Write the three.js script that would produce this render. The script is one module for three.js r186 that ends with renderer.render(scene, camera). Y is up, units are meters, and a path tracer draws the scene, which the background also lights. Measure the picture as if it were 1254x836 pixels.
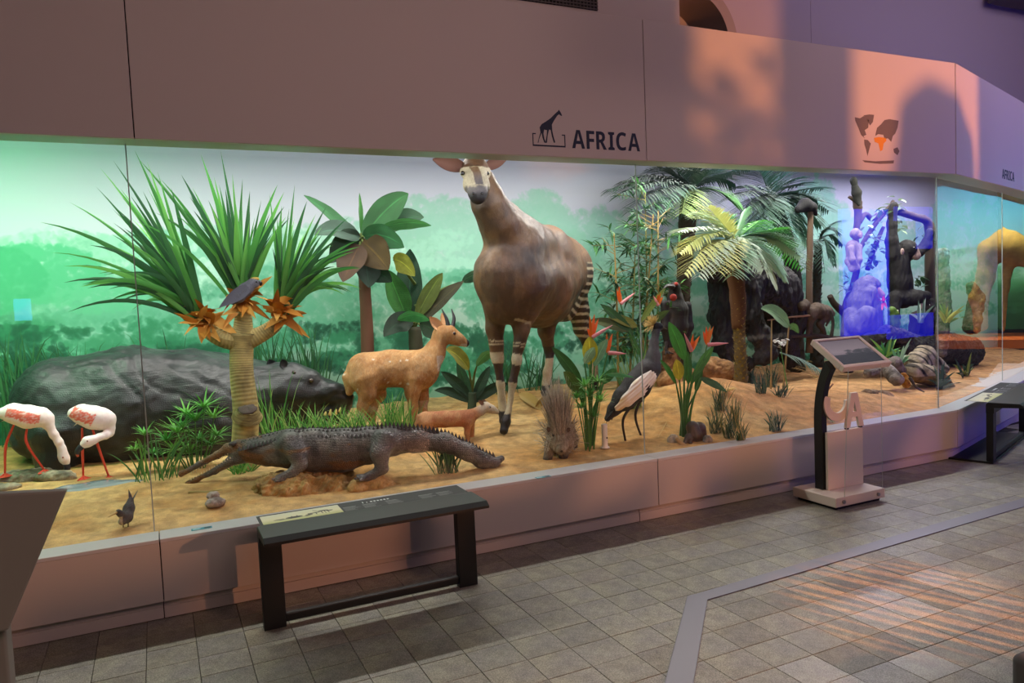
import * as THREE from 'three';
import { mergeGeometries, mergeVertices } from 'three/addons/utils/BufferGeometryUtils.js';
import { RoundedBoxGeometry } from 'three/addons/geometries/RoundedBoxGeometry.js';
import { RectAreaLightUniformsLib } from 'three/addons/lights/RectAreaLightUniformsLib.js';
import { FontLoader } from 'three/addons/loaders/FontLoader.js';

// ---------------------------------------------------------------- camera, exposure, large lights
const scene = new THREE.Scene();
scene.background = new THREE.Color(0x000000);
RectAreaLightUniformsLib.init();
const renderer = new THREE.WebGLRenderer({ antialias: true });
renderer.toneMapping = THREE.LinearToneMapping;
renderer.toneMappingExposure = 1.0;
renderer.shadowMap.enabled = true;

// x runs along the front of the display case, y up, z out of the case towards the visitor
const FOCAL = 923.02, PITCH = 0.0637, ROLL = -0.0438, YAW = 0.4415, EYE = new THREE.Vector3(0, 1.72, 4.5587);
function ray(px, py) {
  const u = (px - 627) / FOCAL, v = -(py - 418) / FOCAL;
  let c = Math.cos(ROLL), s = Math.sin(ROLL);
  const a = c * u - s * v; let b = s * u + c * v;
  c = Math.cos(PITCH); s = Math.sin(PITCH);
  const y = c * b - s, z = s * b + c;
  c = Math.cos(YAW); s = Math.sin(YAW);
  return new THREE.Vector3(c * a + s * z, y, s * a - c * z);
}
const camera = new THREE.PerspectiveCamera(2 * Math.atan(418 / FOCAL) * 180 / Math.PI, 1254 / 836, 0.05, 100);
{
  const fwd = ray(627, 418), right = ray(627 + FOCAL, 418).sub(fwd), up = ray(627, 418 - FOCAL).sub(fwd);
  camera.position.copy(EYE);
  camera.quaternion.setFromRotationMatrix(new THREE.Matrix4().makeBasis(right, up, fwd.clone().negate()));
}
scene.add(camera);

function areaLight(name, at, to, w, h, color, power) {
  const l = new THREE.RectAreaLight(color, power, w, h);
  l.name = name; l.position.set(...at); l.lookAt(...to); scene.add(l); return l;
}
function spotLight(name, at, to, color, power, angle, blend, radius) {
  const l = new THREE.SpotLight(color, power, 0, angle, blend, 2);
  l.name = name; l.position.set(...at); l.target.position.set(...to); l.target.name = name + '_target'; l.castShadow = true;
  l.shadow.radius = radius; scene.add(l); scene.add(l.target); return l;
}
// lamps of the case: a long row under its ceiling, a row behind the fascia that looks at the mural, a green tube at the left end
const LAMPS = {
  ceiling: { at: [4.0, 3.16, -1.74], size: [12.4, 0.07], color: 0xfffbf4, power: 122 },
  front: { at: [2.3, 2.86, -0.2], size: [8.6, 0.16], color: 0xf4f6ff, power: 18 },
  green: { at: [-1.75, 3.1, -1.5], size: [1.7, 0.14], color: 0x10e07a, power: 95 },
  violet: { at: [8.2, 3.16, -2.45], size: [4.4, 0.08], color: 0xd2ccff, power: 46 },
};
areaLight('case_ceiling_light', [4.0, 3.145, -1.74], [4.0, 0, -1.74], ...LAMPS.ceiling.size, LAMPS.ceiling.color, LAMPS.ceiling.power);
areaLight('case_front_light', [2.3, 2.86, -0.225], [2.3, 2.5, -3.2], ...LAMPS.front.size, LAMPS.front.color, LAMPS.front.power);
areaLight('case_green_light', [-1.75, 3.085, -1.52], [-1.6, 2.0, -3.2], ...LAMPS.green.size, LAMPS.green.color, LAMPS.green.power);
areaLight('case_violet_light', [8.2, 3.145, -2.45], [8.2, 0, -2.55], ...LAMPS.violet.size, LAMPS.violet.color, LAMPS.violet.power);
// hall: added warm panel high on the opposite side, dim violet ceiling panel further right, two warm spots
areaLight('hall_warm_light', [3.0, 5.3, 7.6], [2.6, 1.8, 0], 6.0, 1.4, 0xffd2c8, 7.8);
areaLight('hall_violet_light', [9.5, 5.9, 1.6], [9.3, 3.6, -2.4], 4.2, 1.2, 0xd9c2e4, 7);
spotLight('warm_spot_light', [3.9, 1.95, 6.7], [2.9, 0.6, 0], 0xffa878, 46, 0.62, 0.35, 1.5);
spotLight('warm_upper_spot_light', [8.2, 0.95, 6.5], [5.4, 3.1, 0], 0xff9e5c, 165, 0.44, 0.2, 1.5);
spotLight('added_streak_light', [3.5, 4.8, 2.0], [3.5, 0, 1.9], 0xff9a4e, 85, 0.16, 0.5, 0.12);  // unseen spot added for the orange floor streaks

// ---------------------------------------------------------------- helpers
const V = (x, y, z) => new THREE.Vector3(x, y, z);
const onZ = (px, py, z) => { const d = ray(px, py); return d.multiplyScalar((z - EYE.z) / d.z).add(EYE); };
const onY = (px, py, y) => { const d = ray(px, py); return d.multiplyScalar((y - EYE.y) / d.y).add(EYE); };
const perPx = (p) => (Math.sin(YAW) * p.x + Math.cos(YAW) * (EYE.z - p.z)) / FOCAL;   // metres that one photo pixel spans at p
let seed = 1;
const rnd = () => { seed = (seed + 0x6d2b79f5) | 0; let t = Math.imul(seed ^ (seed >>> 15), 1 | seed); t = (t + Math.imul(t ^ (t >>> 7), 61 | t)) ^ t; return ((t ^ (t >>> 14)) >>> 0) / 4294967296; };
const rr = (a, b) => a + (b - a) * rnd();
const lerp = (a, b, t) => a + (b - a) * t, clamp = (x, a = 0, b = 1) => Math.min(b, Math.max(a, x));
const smooth = (a, b, x) => { const t = clamp((x - a) / (b - a)); return t * t * (3 - 2 * t); };
const hash = (x, y, z) => { let h = Math.imul(x, 374761393) + Math.imul(y, 668265263) + Math.imul(z, 1440662683); h = Math.imul(h ^ (h >>> 13), 1274126177); return ((h ^ (h >>> 16)) >>> 0) / 4294967296; };
function noise(x, y, z = 0) {
  const i = Math.floor(x), j = Math.floor(y), k = Math.floor(z); let u = x - i, v = y - j, w = z - k;
  u = u * u * (3 - 2 * u); v = v * v * (3 - 2 * v); w = w * w * (3 - 2 * w);
  const L = (c) => lerp(lerp(hash(i, j, k + c), hash(i + 1, j, k + c), u), lerp(hash(i, j + 1, k + c), hash(i + 1, j + 1, k + c), u), v);
  return lerp(L(0), L(1), w);
}
const fbm = (x, y, z = 0, n = 4) => { let s = 0, a = 0.5, t = 0; for (let i = 0; i < n; i++) { s += a * noise(x, y, z); t += a; a *= 0.5; x = x * 2.03 + 7.1; y = y * 2.03 + 3.7; z = z * 2.03 + 1.3; } return s / t; };
const lin = (h) => { const c = new THREE.Color(h); return [c.r, c.g, c.b]; };
const mix3 = (a, b, t) => [lerp(a[0], b[0], t), lerp(a[1], b[1], t), lerp(a[2], b[2], t)];
function tex(w, h, fn, srgb = true, repeat) {
  const d = new Uint8Array(w * h * 4);
  for (let y = 0; y < h; y++) for (let x = 0; x < w; x++) { const c = fn(x / w, y / h, x, y), o = (y * w + x) * 4; d[o] = c[0]; d[o + 1] = c[1] ?? c[0]; d[o + 2] = c[2] ?? c[0]; d[o + 3] = 255; }
  return finish(new THREE.DataTexture(d, w, h), srgb, repeat);
}
function finish(t, srgb, repeat) {
  t.wrapS = t.wrapT = THREE.RepeatWrapping; t.magFilter = THREE.LinearFilter; t.minFilter = THREE.LinearMipmapLinearFilter; t.generateMipmaps = true;
  if (srgb) t.colorSpace = THREE.SRGBColorSpace; if (repeat) t.repeat.set(...repeat); t.needsUpdate = true; return t;
}
function canvasTex(w, h, draw) { const c = document.createElement('canvas'); c.width = w; c.height = h; draw(c.getContext('2d'), w, h); const t = new THREE.CanvasTexture(c); t.colorSpace = THREE.SRGBColorSpace; return t; }
const std = (o) => new THREE.MeshStandardMaterial({ roughness: 0.8, ...o });
const phy = (o) => new THREE.MeshPhysicalMaterial({ roughness: 0.6, ...o });
// tileable noise in 0..1
const tnoise = (u, v, f, n = 3) => { let s = 0, a = 0.5, t = 0; for (let o = 0; o < n; o++) { const x = u * f, y = v * f, i = Math.floor(x), j = Math.floor(y); let p = x - i, q = y - j; p = p * p * (3 - 2 * p); q = q * q * (3 - 2 * q); const H = (a2, b2) => hash(((a2 % f) + f) % f, ((b2 % f) + f) % f, o * 17 + f); s += a * lerp(lerp(H(i, j), H(i + 1, j), p), lerp(H(i, j + 1), H(i + 1, j + 1), p), q); t += a; a *= 0.5; f *= 2; } return s / t; };

const taken = {};
const numbered = (n) => { taken[n] = (taken[n] ?? -1) + 1; return taken[n] ? n + '_' + String(taken[n]).padStart(3, '0') : n; };
function tag(o, label, category, group) { o.userData.label = label; o.userData.category = category; if (group) o.userData.group = group; return o; }
function add(o, name, label, category, group) { o.name = numbered(name); scene.add(o); return tag(o, label, category, group); }
function thing(name, base, label, category, group) { const g = new THREE.Group(); g.position.copy(base); return add(g, name, label, category, group); }
// a part: geometry given in world coordinates is moved into the frame of its thing (things are not turned)
function origin(o) { const p = V(0, 0, 0); for (let q = o; q && q !== scene; q = q.parent) p.add(q.position); return p; }
function part(parent, name, geometry, material, label) {
  const p = origin(parent); geometry.translate(-p.x, -p.y, -p.z);
  const m = new THREE.Mesh(geometry, material); m.name = name; m.castShadow = m.receiveShadow = true; if (label) m.userData.label = label; parent.add(m); return m;
}
function piece(parent, name, geometry, material, pos) { const m = new THREE.Mesh(geometry, material); m.name = name; m.castShadow = m.receiveShadow = true; m.position.copy(pos); parent.add(m); return m; }
function single(name, geometry, material, base, label, category, group) {   // a thing that is one mesh
  geometry.translate(-base.x, -base.y, -base.z); const m = new THREE.Mesh(geometry, material); m.position.copy(base); m.castShadow = m.receiveShadow = true; return add(m, name, label, category, group);
}
function structure(name, geometry, material) { const m = geometry ? new THREE.Mesh(geometry, material) : new THREE.Group(); m.name = name; m.userData.kind = 'structure'; m.castShadow = m.receiveShadow = true; scene.add(m); return m; }
const boxAt = (x0, x1, y0, y1, z0, z1) => new THREE.BoxGeometry(x1 - x0, y1 - y0, z1 - z0).translate((x0 + x1) / 2, (y0 + y1) / 2, (z0 + z1) / 2);
const rboxAt = (x0, x1, y0, y1, z0, z1, r = 0.01, s = 2) => new RoundedBoxGeometry(x1 - x0, y1 - y0, z1 - z0, s, r).translate((x0 + x1) / 2, (y0 + y1) / 2, (z0 + z1) / 2);
function geo(pos, idx, uv, col) {
  const g = new THREE.BufferGeometry(); g.setAttribute('position', new THREE.Float32BufferAttribute(pos, 3));
  if (uv) g.setAttribute('uv', new THREE.Float32BufferAttribute(uv, 2)); if (col) g.setAttribute('color', new THREE.Float32BufferAttribute(col, 3));
  g.setIndex(idx); g.computeVertexNormals(); return g;
}
const join = (list) => mergeGeometries(list.map((g) => { g = g.index ? g : mergeVertices(g); for (const k of Object.keys(g.attributes)) if (!['position', 'normal', 'uv'].includes(k) && !list.every((h) => h.attributes[k])) g.deleteAttribute(k); if (!g.attributes.uv) g.setAttribute('uv', new THREE.Float32BufferAttribute(new Float32Array(g.attributes.position.count * 2), 2)); return g; }));
// tube through points with radii; uv in metres (round, along); optional flattening [sx, sz] is not needed: radii may be pairs
function tube(pts, rad, n = 10, steps, wob = 0) {
  const P = pts.map((p) => p.isVector3 ? p : V(...p)), c = P.length > 2 ? new THREE.CatmullRomCurve3(P, false, 'centripetal') : new THREE.LineCurve3(P[0], P[1]);
  const R = Array.isArray(rad) ? rad : [rad, rad]; steps ??= Math.max(2, (P.length - 1) * 5);
  const pos = [], uv = [], idx = [], len = c.getLength(); let nrm = null, prev = null;
  for (let i = 0; i <= steps; i++) {
    const t = i / steps, p = c.getPoint(t), tg = c.getTangent(t).normalize();
    if (!nrm) nrm = Math.abs(tg.y) < 0.9 ? V(0, 1, 0).cross(tg).normalize() : V(1, 0, 0).cross(tg).normalize().cross(tg).normalize();
    nrm.addScaledVector(tg, -nrm.dot(tg)).normalize(); const bin = tg.clone().cross(nrm);
    const f = t * (R.length - 1), k = Math.min(R.length - 2, Math.floor(f)), r = lerp(R[k], R[k + 1], f - k);
    for (let j = 0; j <= n; j++) { const a = j / n * Math.PI * 2, w = wob ? 1 + wob * (noise(Math.cos(a) * 2 + 9, Math.sin(a) * 2 + 9, t * len * 14) - 0.5) * 2 : 1; pos.push(p.x + (nrm.x * Math.cos(a) + bin.x * Math.sin(a)) * r * w, p.y + (nrm.y * Math.cos(a) + bin.y * Math.sin(a)) * r * w, p.z + (nrm.z * Math.cos(a) + bin.z * Math.sin(a)) * r * w); uv.push(j / n * Math.PI * 2 * r, t * len); }
  }
  for (let i = 0; i < steps; i++) for (let j = 0; j < n; j++) { const a = i * (n + 1) + j, b = a + n + 1; idx.push(a, a + 1, b, b, a + 1, b + 1); }
  for (const [row, p, flip] of [[0, P[0], 1], [steps, P[P.length - 1], 0]]) { const c0 = pos.length / 3; pos.push(p.x, p.y, p.z); uv.push(0, 0); for (let j = 0; j < n; j++) { const a = row * (n + 1) + j; flip ? idx.push(c0, a + 1, a) : idx.push(c0, a, a + 1); } }
  return geo(pos, idx, uv);
}
// long leaf: ribbon with a fold; from p along dir, drooping; w = half width
function blade(p, dir, len, w, droop, { seg = 6, fold = 0.35, tip = 0.02, mid = 0.35, twist = 0, side = null } = {}) {
  const d = dir.clone().normalize(), pos = [], uv = [], idx = []; let q = p.clone(), v = d.clone();
  const s0 = side ? side.clone() : (Math.abs(d.y) > 0.97 ? V(1, 0, 0) : V(0, 1, 0).cross(d)).normalize();
  for (let i = 0; i <= seg; i++) {
    const t = i / seg, prof = t < mid ? lerp(0.55, 1, Math.sin(t / mid * Math.PI / 2)) : lerp(1, tip, Math.pow((t - mid) / (1 - mid), 1.5));
    const s = s0.clone().addScaledVector(v, -s0.dot(v)).normalize().applyAxisAngle(v, twist * t), up = s.clone().cross(v).normalize(); if (up.y < 0 && !twist && !side) up.negate();
    const h = w * prof;
    for (const k of [-1, 0, 1]) { pos.push(q.x + s.x * h * k + up.x * Math.abs(k) * fold * h, q.y + s.y * h * k + up.y * Math.abs(k) * fold * h, q.z + s.z * h * k + up.z * Math.abs(k) * fold * h); uv.push(k * h, t * len); }
    q.addScaledVector(v, len / seg); v.y -= droop / seg * (0.5 + t); v.normalize();
  }
  for (let i = 0; i < seg; i++) for (let k = 0; k < 2; k++) { const a = i * 3 + k, b = a + 3; idx.push(a, a + 1, b, b, a + 1, b + 1); }
  return geo(pos, idx, uv);
}
function tint(g, fn) { const p = g.attributes.position, n = g.attributes.normal, c = new Float32Array(p.count * 3); for (let i = 0; i < p.count; i++) { const k = fn(p.getX(i), p.getY(i), p.getZ(i), n.getX(i), n.getY(i), n.getZ(i)); c[i * 3] = k[0]; c[i * 3 + 1] = k[1]; c[i * 3 + 2] = k[2]; } g.setAttribute('color', new THREE.BufferAttribute(c, 3)); return g; }
function displace(g, fn) { const p = g.attributes.position, n = g.attributes.normal; for (let i = 0; i < p.count; i++) { const x = p.getX(i), y = p.getY(i), z = p.getZ(i), h = fn(x, y, z); p.setXYZ(i, x + n.getX(i) * h, y + n.getY(i) * h, z + n.getZ(i) * h); } g.computeVertexNormals(); return g; }

// ---------------------------------------------------------------- smooth bodies: tapered capsules and ellipsoids joined by a smooth minimum, meshed by surface nets
const J = (px, py, z, rpx) => { const p = onZ(px, py, z); return { p, r: rpx * perPx(p) }; };          // joint: photo pixel, depth in the case, radius in photo pixels
const JM = (p, r) => ({ p: p.isVector3 ? p : V(...p), r });
const limb = (...js) => js.slice(1).map((b, i) => ({ a: js[i].p, b: b.p, ra: js[i].r, rb: b.r }));
const ball = (j, sx = 1, sy = 1, sz = 1, turn = 0) => ({ c: j.p, s: [j.r * sx, j.r * sy, j.r * sz], turn });
function body(prims, cell, k = 0.04) {
  const lo = V(1e9, 1e9, 1e9), hi = V(-1e9, -1e9, -1e9), box = (p, r) => { lo.min(V(p.x - r, p.y - r, p.z - r)); hi.max(V(p.x + r, p.y + r, p.z + r)); };
  for (const q of prims) if (!q.cut) { if (q.c) box(q.c, Math.max(...q.s)); else { box(q.a, q.ra); box(q.b, q.rb); } }
  lo.addScalar(-3 * cell); hi.addScalar(3 * cell);
  const nx = Math.ceil((hi.x - lo.x) / cell) + 1, ny = Math.ceil((hi.y - lo.y) / cell) + 1, nz = Math.ceil((hi.z - lo.z) / cell) + 1, f = new Float32Array(nx * ny * nz).fill(9);
  for (const q of prims) {
    const kk = q.k ?? k, pad = kk + 3 * cell; let a, b;
    if (q.c) { const m = Math.max(...q.s) + pad; a = q.c.clone().addScalar(-m); b = q.c.clone().addScalar(m); }
    else { a = q.a.clone().min(q.b).addScalar(-Math.max(q.ra, q.rb) - pad); b = q.a.clone().max(q.b).addScalar(Math.max(q.ra, q.rb) + pad); }
    const i0 = Math.max(0, Math.floor((a.x - lo.x) / cell)), i1 = Math.min(nx - 1, Math.ceil((b.x - lo.x) / cell)), j0 = Math.max(0, Math.floor((a.y - lo.y) / cell)), j1 = Math.min(ny - 1, Math.ceil((b.y - lo.y) / cell)), k0 = Math.max(0, Math.floor((a.z - lo.z) / cell)), k1 = Math.min(nz - 1, Math.ceil((b.z - lo.z) / cell));
    let ex, ey, ez, L2, c, s, mn; if (q.c) { c = Math.cos(q.turn || 0); s = Math.sin(q.turn || 0); mn = Math.min(...q.s); } else { ex = q.b.x - q.a.x; ey = q.b.y - q.a.y; ez = q.b.z - q.a.z; L2 = ex * ex + ey * ey + ez * ez || 1e-9; }
    for (let z = k0; z <= k1; z++) for (let y = j0; y <= j1; y++) for (let x = i0; x <= i1; x++) {
      const X = lo.x + x * cell, Y = lo.y + y * cell, Z = lo.z + z * cell; let d;
      if (q.c) { const dx = X - q.c.x, dy = (Y - q.c.y) / q.s[1], dz = Z - q.c.z, ux = (dx * c + dz * s) / q.s[0], uz = (-dx * s + dz * c) / q.s[2], l = Math.sqrt(ux * ux + dy * dy + uz * uz), g = Math.sqrt(ux * ux / q.s[0] / q.s[0] + dy * dy / q.s[1] / q.s[1] + uz * uz / q.s[2] / q.s[2]); d = g > 1e-6 ? l * (l - 1) / g : -mn; }
      else { const dx = X - q.a.x, dy = Y - q.a.y, dz = Z - q.a.z, t = Math.max(0, Math.min(1, (dx * ex + dy * ey + dz * ez) / L2)), px = dx - ex * t, py = dy - ey * t, pz = dz - ez * t; d = Math.sqrt(px * px + py * py + pz * pz) - (q.ra + (q.rb - q.ra) * t); }
      const o = (z * ny + y) * nx + x, v = f[o];
      if (q.cut) { const h = Math.max(kk - Math.abs(v + d), 0); f[o] = Math.max(v, -d) + h * h / (4 * kk); }
      else { const h = Math.max(kk - Math.abs(v - d), 0); f[o] = Math.min(v, d) - h * h / (4 * kk); }
    }
  }
  const at = new Int32Array(nx * ny * nz).fill(-1), pos = [], idx = [], sx = 1, sy = nx, sz = nx * ny, C = [0, sx, sy, sx + sy, sz, sx + sz, sy + sz, sx + sy + sz], E = [[0, 1], [2, 3], [4, 5], [6, 7], [0, 2], [1, 3], [4, 6], [5, 7], [0, 4], [1, 5], [2, 6], [3, 7]];
  for (let z = 0; z < nz - 1; z++) for (let y = 0; y < ny - 1; y++) for (let x = 0; x < nx - 1; x++) {
    const o = (z * ny + y) * nx + x; let m = 0; for (let i = 0; i < 8; i++) if (f[o + C[i]] < 0) m |= 1 << i;
    if (m === 0 || m === 255) continue; let n = 0, a = 0, b = 0, c = 0;
    for (const [e, g] of E) { const u = f[o + C[e]], v = f[o + C[g]]; if ((u < 0) === (v < 0)) continue; const t = u / (u - v); n++; a += lerp(e & 1, g & 1, t); b += lerp((e >> 1) & 1, (g >> 1) & 1, t); c += lerp(e >> 2, g >> 2, t); }
    at[o] = pos.length / 3; pos.push(lo.x + (x + a / n) * cell, lo.y + (y + b / n) * cell, lo.z + (z + c / n) * cell);
  }
  for (let z = 1; z < nz - 1; z++) for (let y = 1; y < ny - 1; y++) for (let x = 1; x < nx - 1; x++) {
    const o = (z * ny + y) * nx + x, v = f[o] < 0;
    for (const [d, p, q] of [[sx, sy, sz], [sy, sz, sx], [sz, sx, sy]]) if (v !== (f[o + d] < 0)) { const a = at[o], b = at[o - p], c = at[o - p - q], e = at[o - q]; if (a < 0 || b < 0 || c < 0 || e < 0) continue; v ? idx.push(a, b, c, a, c, e) : idx.push(a, c, b, a, e, c); }
  }
  const uv = new Float32Array(pos.length / 3 * 2); for (let i = 0; i < uv.length / 2; i++) { uv[i * 2] = (pos[i * 3] + pos[i * 3 + 2]) * 1.7; uv[i * 2 + 1] = (pos[i * 3 + 1] + 0.3 * pos[i * 3 + 2]) * 1.7; }
  return geo(pos, idx, uv);
}
const furMap = tex(512, 512, (u, v, x, y) => { const n = tnoise(u * 1, v * 0.999, 8, 4), s = 0.5 * hash(x >> 1, y >> 3, 4) + 0.5 * hash(x, y >> 2, 9), b = 205 + (s - 0.5) * 70 + (n - 0.5) * 60; return [clamp(b, 0, 255), clamp(b, 0, 255), clamp(b, 0, 255)]; });
const furBump = tex(512, 512, (u, v, x, y) => [clamp(128 + (hash(x >> 1, y >> 3, 4) - 0.5) * 120 + (tnoise(u, v, 16, 3) - 0.5) * 160, 0, 255)], false);
const scaleAt = (u, v, f) => { let d1 = 9, d2 = 9, id = 0; const x = u * f, y = v * f, i = Math.floor(x), j = Math.floor(y); for (let a = -1; a < 2; a++) for (let b = -1; b < 2; b++) { const A = ((i + a) % f + f) % f, B = ((j + b) % f + f) % f, px = i + a + 0.5 + (hash(A, B, 1) - 0.5) * 0.6, py = j + b + 0.5 + (hash(A, B, 2) - 0.5) * 0.6, d = Math.hypot(px - x, py - y); if (d < d1) { d2 = d1; d1 = d; id = hash(A, B, 3); } else if (d < d2) d2 = d; } return [d2 - d1, id]; };
const hideMap = tex(512, 512, (u, v) => { const [e, id] = scaleAt(u, v, 42), b = 165 + 45 * smooth(0.02, 0.3, e) + (id - 0.5) * 40; return [b, b, b]; }), hideBump = tex(512, 512, (u, v) => [255 * smooth(0, 0.45, scaleAt(u, v, 42)[0])], false);
const hide = (o = {}) => std({ vertexColors: true, roughness: 0.45, map: hideMap, bumpMap: hideBump, bumpScale: 0.003, ...o }), plain = (o = {}) => std({ vertexColors: true, roughness: 0.8, ...o });
const furry = (o = {}) => std({ vertexColors: true, roughness: 0.85, map: furMap, bumpMap: furBump, bumpScale: 0.0025, ...o });
// ---------------------------------------------------------------- shared materials of the building
const granite = tex(512, 512, (u, v) => {
  const g = hash(Math.floor(u * 512), Math.floor(v * 512), 3), h = hash(Math.floor(u * 256), Math.floor(v * 256), 5), n = tnoise(u, v, 6, 4), m = tnoise(u, v, 24, 2);
  let b = 172 + (g - 0.5) * 44 + (h - 0.5) * 70 + (n - 0.5) * 34 + (m - 0.5) * 34; if (h > 0.93) b -= 38;
  return [clamp(b * 0.98, 0, 255), clamp(b * 0.975, 0, 255), clamp(b * 0.9 - (n - 0.5) * 26, 0, 255)];
});
const graniteBump = tex(256, 256, (u, v, x, y) => [110 + hash(x, y, 1) * 60 + tnoise(u, v, 12, 2) * 60], false);
const tileMats = ['#d2d1cc', '#cccbc6', '#d6d5d0', '#c6c5c0'].map((c, i) => std({ color: c, map: granite, bumpMap: graniteBump, bumpScale: 0.0012, roughness: 0.36 + 0.05 * i }));
const grout = std({ color: '#2a2622', roughness: 0.95 });
const panelMat = std({ color: '#b9b1ab', roughness: 0.5 });
const fasciaMat = std({ color: '#cdc3be', roughness: 0.55 });
const ledgeMat = std({ color: '#c3c4c6', roughness: 0.32 });
const darkMat = std({ color: '#17181a', roughness: 0.8 });
const glassMat = phy({ color: 0xffffff, transmission: 1, thickness: 0, roughness: 0.0, ior: 1.5 });
const sealMat = std({ color: '#a7b3ac', roughness: 0.35 });

// ---------------------------------------------------------------- floor: slab, tiles with recessed joints, metal strip
const floor = structure('floor', boxAt(-7, 17, -0.2, -0.007, -7, 9), grout);
{
  const TX = 0.2318, TZ = 0.2085, OX = 0.3179, OZ = 1.033, gap = 0.0026, ch = 0.0014, th = 0.03;
  const chamfered = (w, d, u0, v0) => {
    const a = w / 2, b = d / 2, pos = [], uv = [], ring = (x, y, z) => [[-x, y, -z], [x, y, -z], [x, y, z], [-x, y, z]].forEach((p) => { pos.push(...p); uv.push((p[0] + u0) / 0.9, (p[2] + v0) / 0.9); });
    ring(a - ch, 0, b - ch); ring(a, -ch, b); ring(a, -th, b); const idx = [0, 2, 1, 0, 3, 2];
    for (const r of [0, 4]) for (let i = 0; i < 4; i++) { const j = (i + 1) % 4; idx.push(r + i, r + j, r + 4 + i, r + j, r + 4 + j, r + 4 + i); }
    const g = geo(pos, idx, uv).toNonIndexed(); g.computeVertexNormals(); return g;
  };
  const shapes = []; for (let i = 0; i < 8; i++) shapes.push(chamfered(TX - gap, TZ - gap, rr(0, 0.9), rr(0, 0.9)));
  const cells = [], inv = new THREE.Matrix4(); camera.updateMatrixWorld(); camera.updateProjectionMatrix();
  for (let i = -34; i < 60; i++) for (let j = -22; j < 34; j++) {
    const x = OX + (i + 0.5) * TX, z = OZ + (j + 0.5) * TZ; if (x < -6 || x > 15 || z > 7.5) continue;
    if (z < 0.02 - (x > 6.65 ? (x - 6.65) * 0.33 : 0)) continue;
    const q = V(x, 0, z).project(camera), seen = q.z < 1 && Math.abs(q.x) < 1.06 && Math.abs(q.y) < 1.08, dist = V(x, 0, z).distanceTo(EYE);
    cells.push({ x, z, seen, dist, k: Math.floor(rnd() * 8), m: Math.floor(rnd() * 4), t: (rnd() - 0.5) * 0.0016 });
  }
  cells.sort((a, b) => (b.seen - a.seen) || a.dist - b.dist);
  cells.slice(0, 300).forEach((c) => { const m = piece(floor, 'tile', shapes[c.k], tileMats[c.m], V(c.x, c.t, c.z)); });
  tileMats.forEach((mat, mi) => {
    const rest = cells.slice(300).filter((c) => c.m === mi).map((c) => shapes[c.k].clone().translate(c.x, c.t, c.z));
    const m = piece(floor, 'tiles', mergeGeometries(rest), mat, V(0, 0, 0)); m.userData.kind = 'stuff';
  });
  const strip = new THREE.Shape(); [[2.563, 1.264], [6.6, 1.085], [9.6, 0.93], [9.6, 1.05], [6.6, 1.205], [2.625, 1.354], [2.006, 2.002], [1.55, 2.48], [1.46, 2.4], [1.903, 1.942]].forEach(([x, z], i) => i ? strip.lineTo(x, -z) : strip.moveTo(x, -z));
  const g = new THREE.ExtrudeGeometry(strip, { depth: 0.004, bevelEnabled: true, bevelSize: 0.002, bevelThickness: 0.001, bevelSegments: 1 }).rotateX(-Math.PI / 2);
  const s = structure('trim_2', g, std({ color: '#7b7a86', roughness: 0.42, metalness: 0.25 })); s.position.y = 0.001;
}

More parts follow.
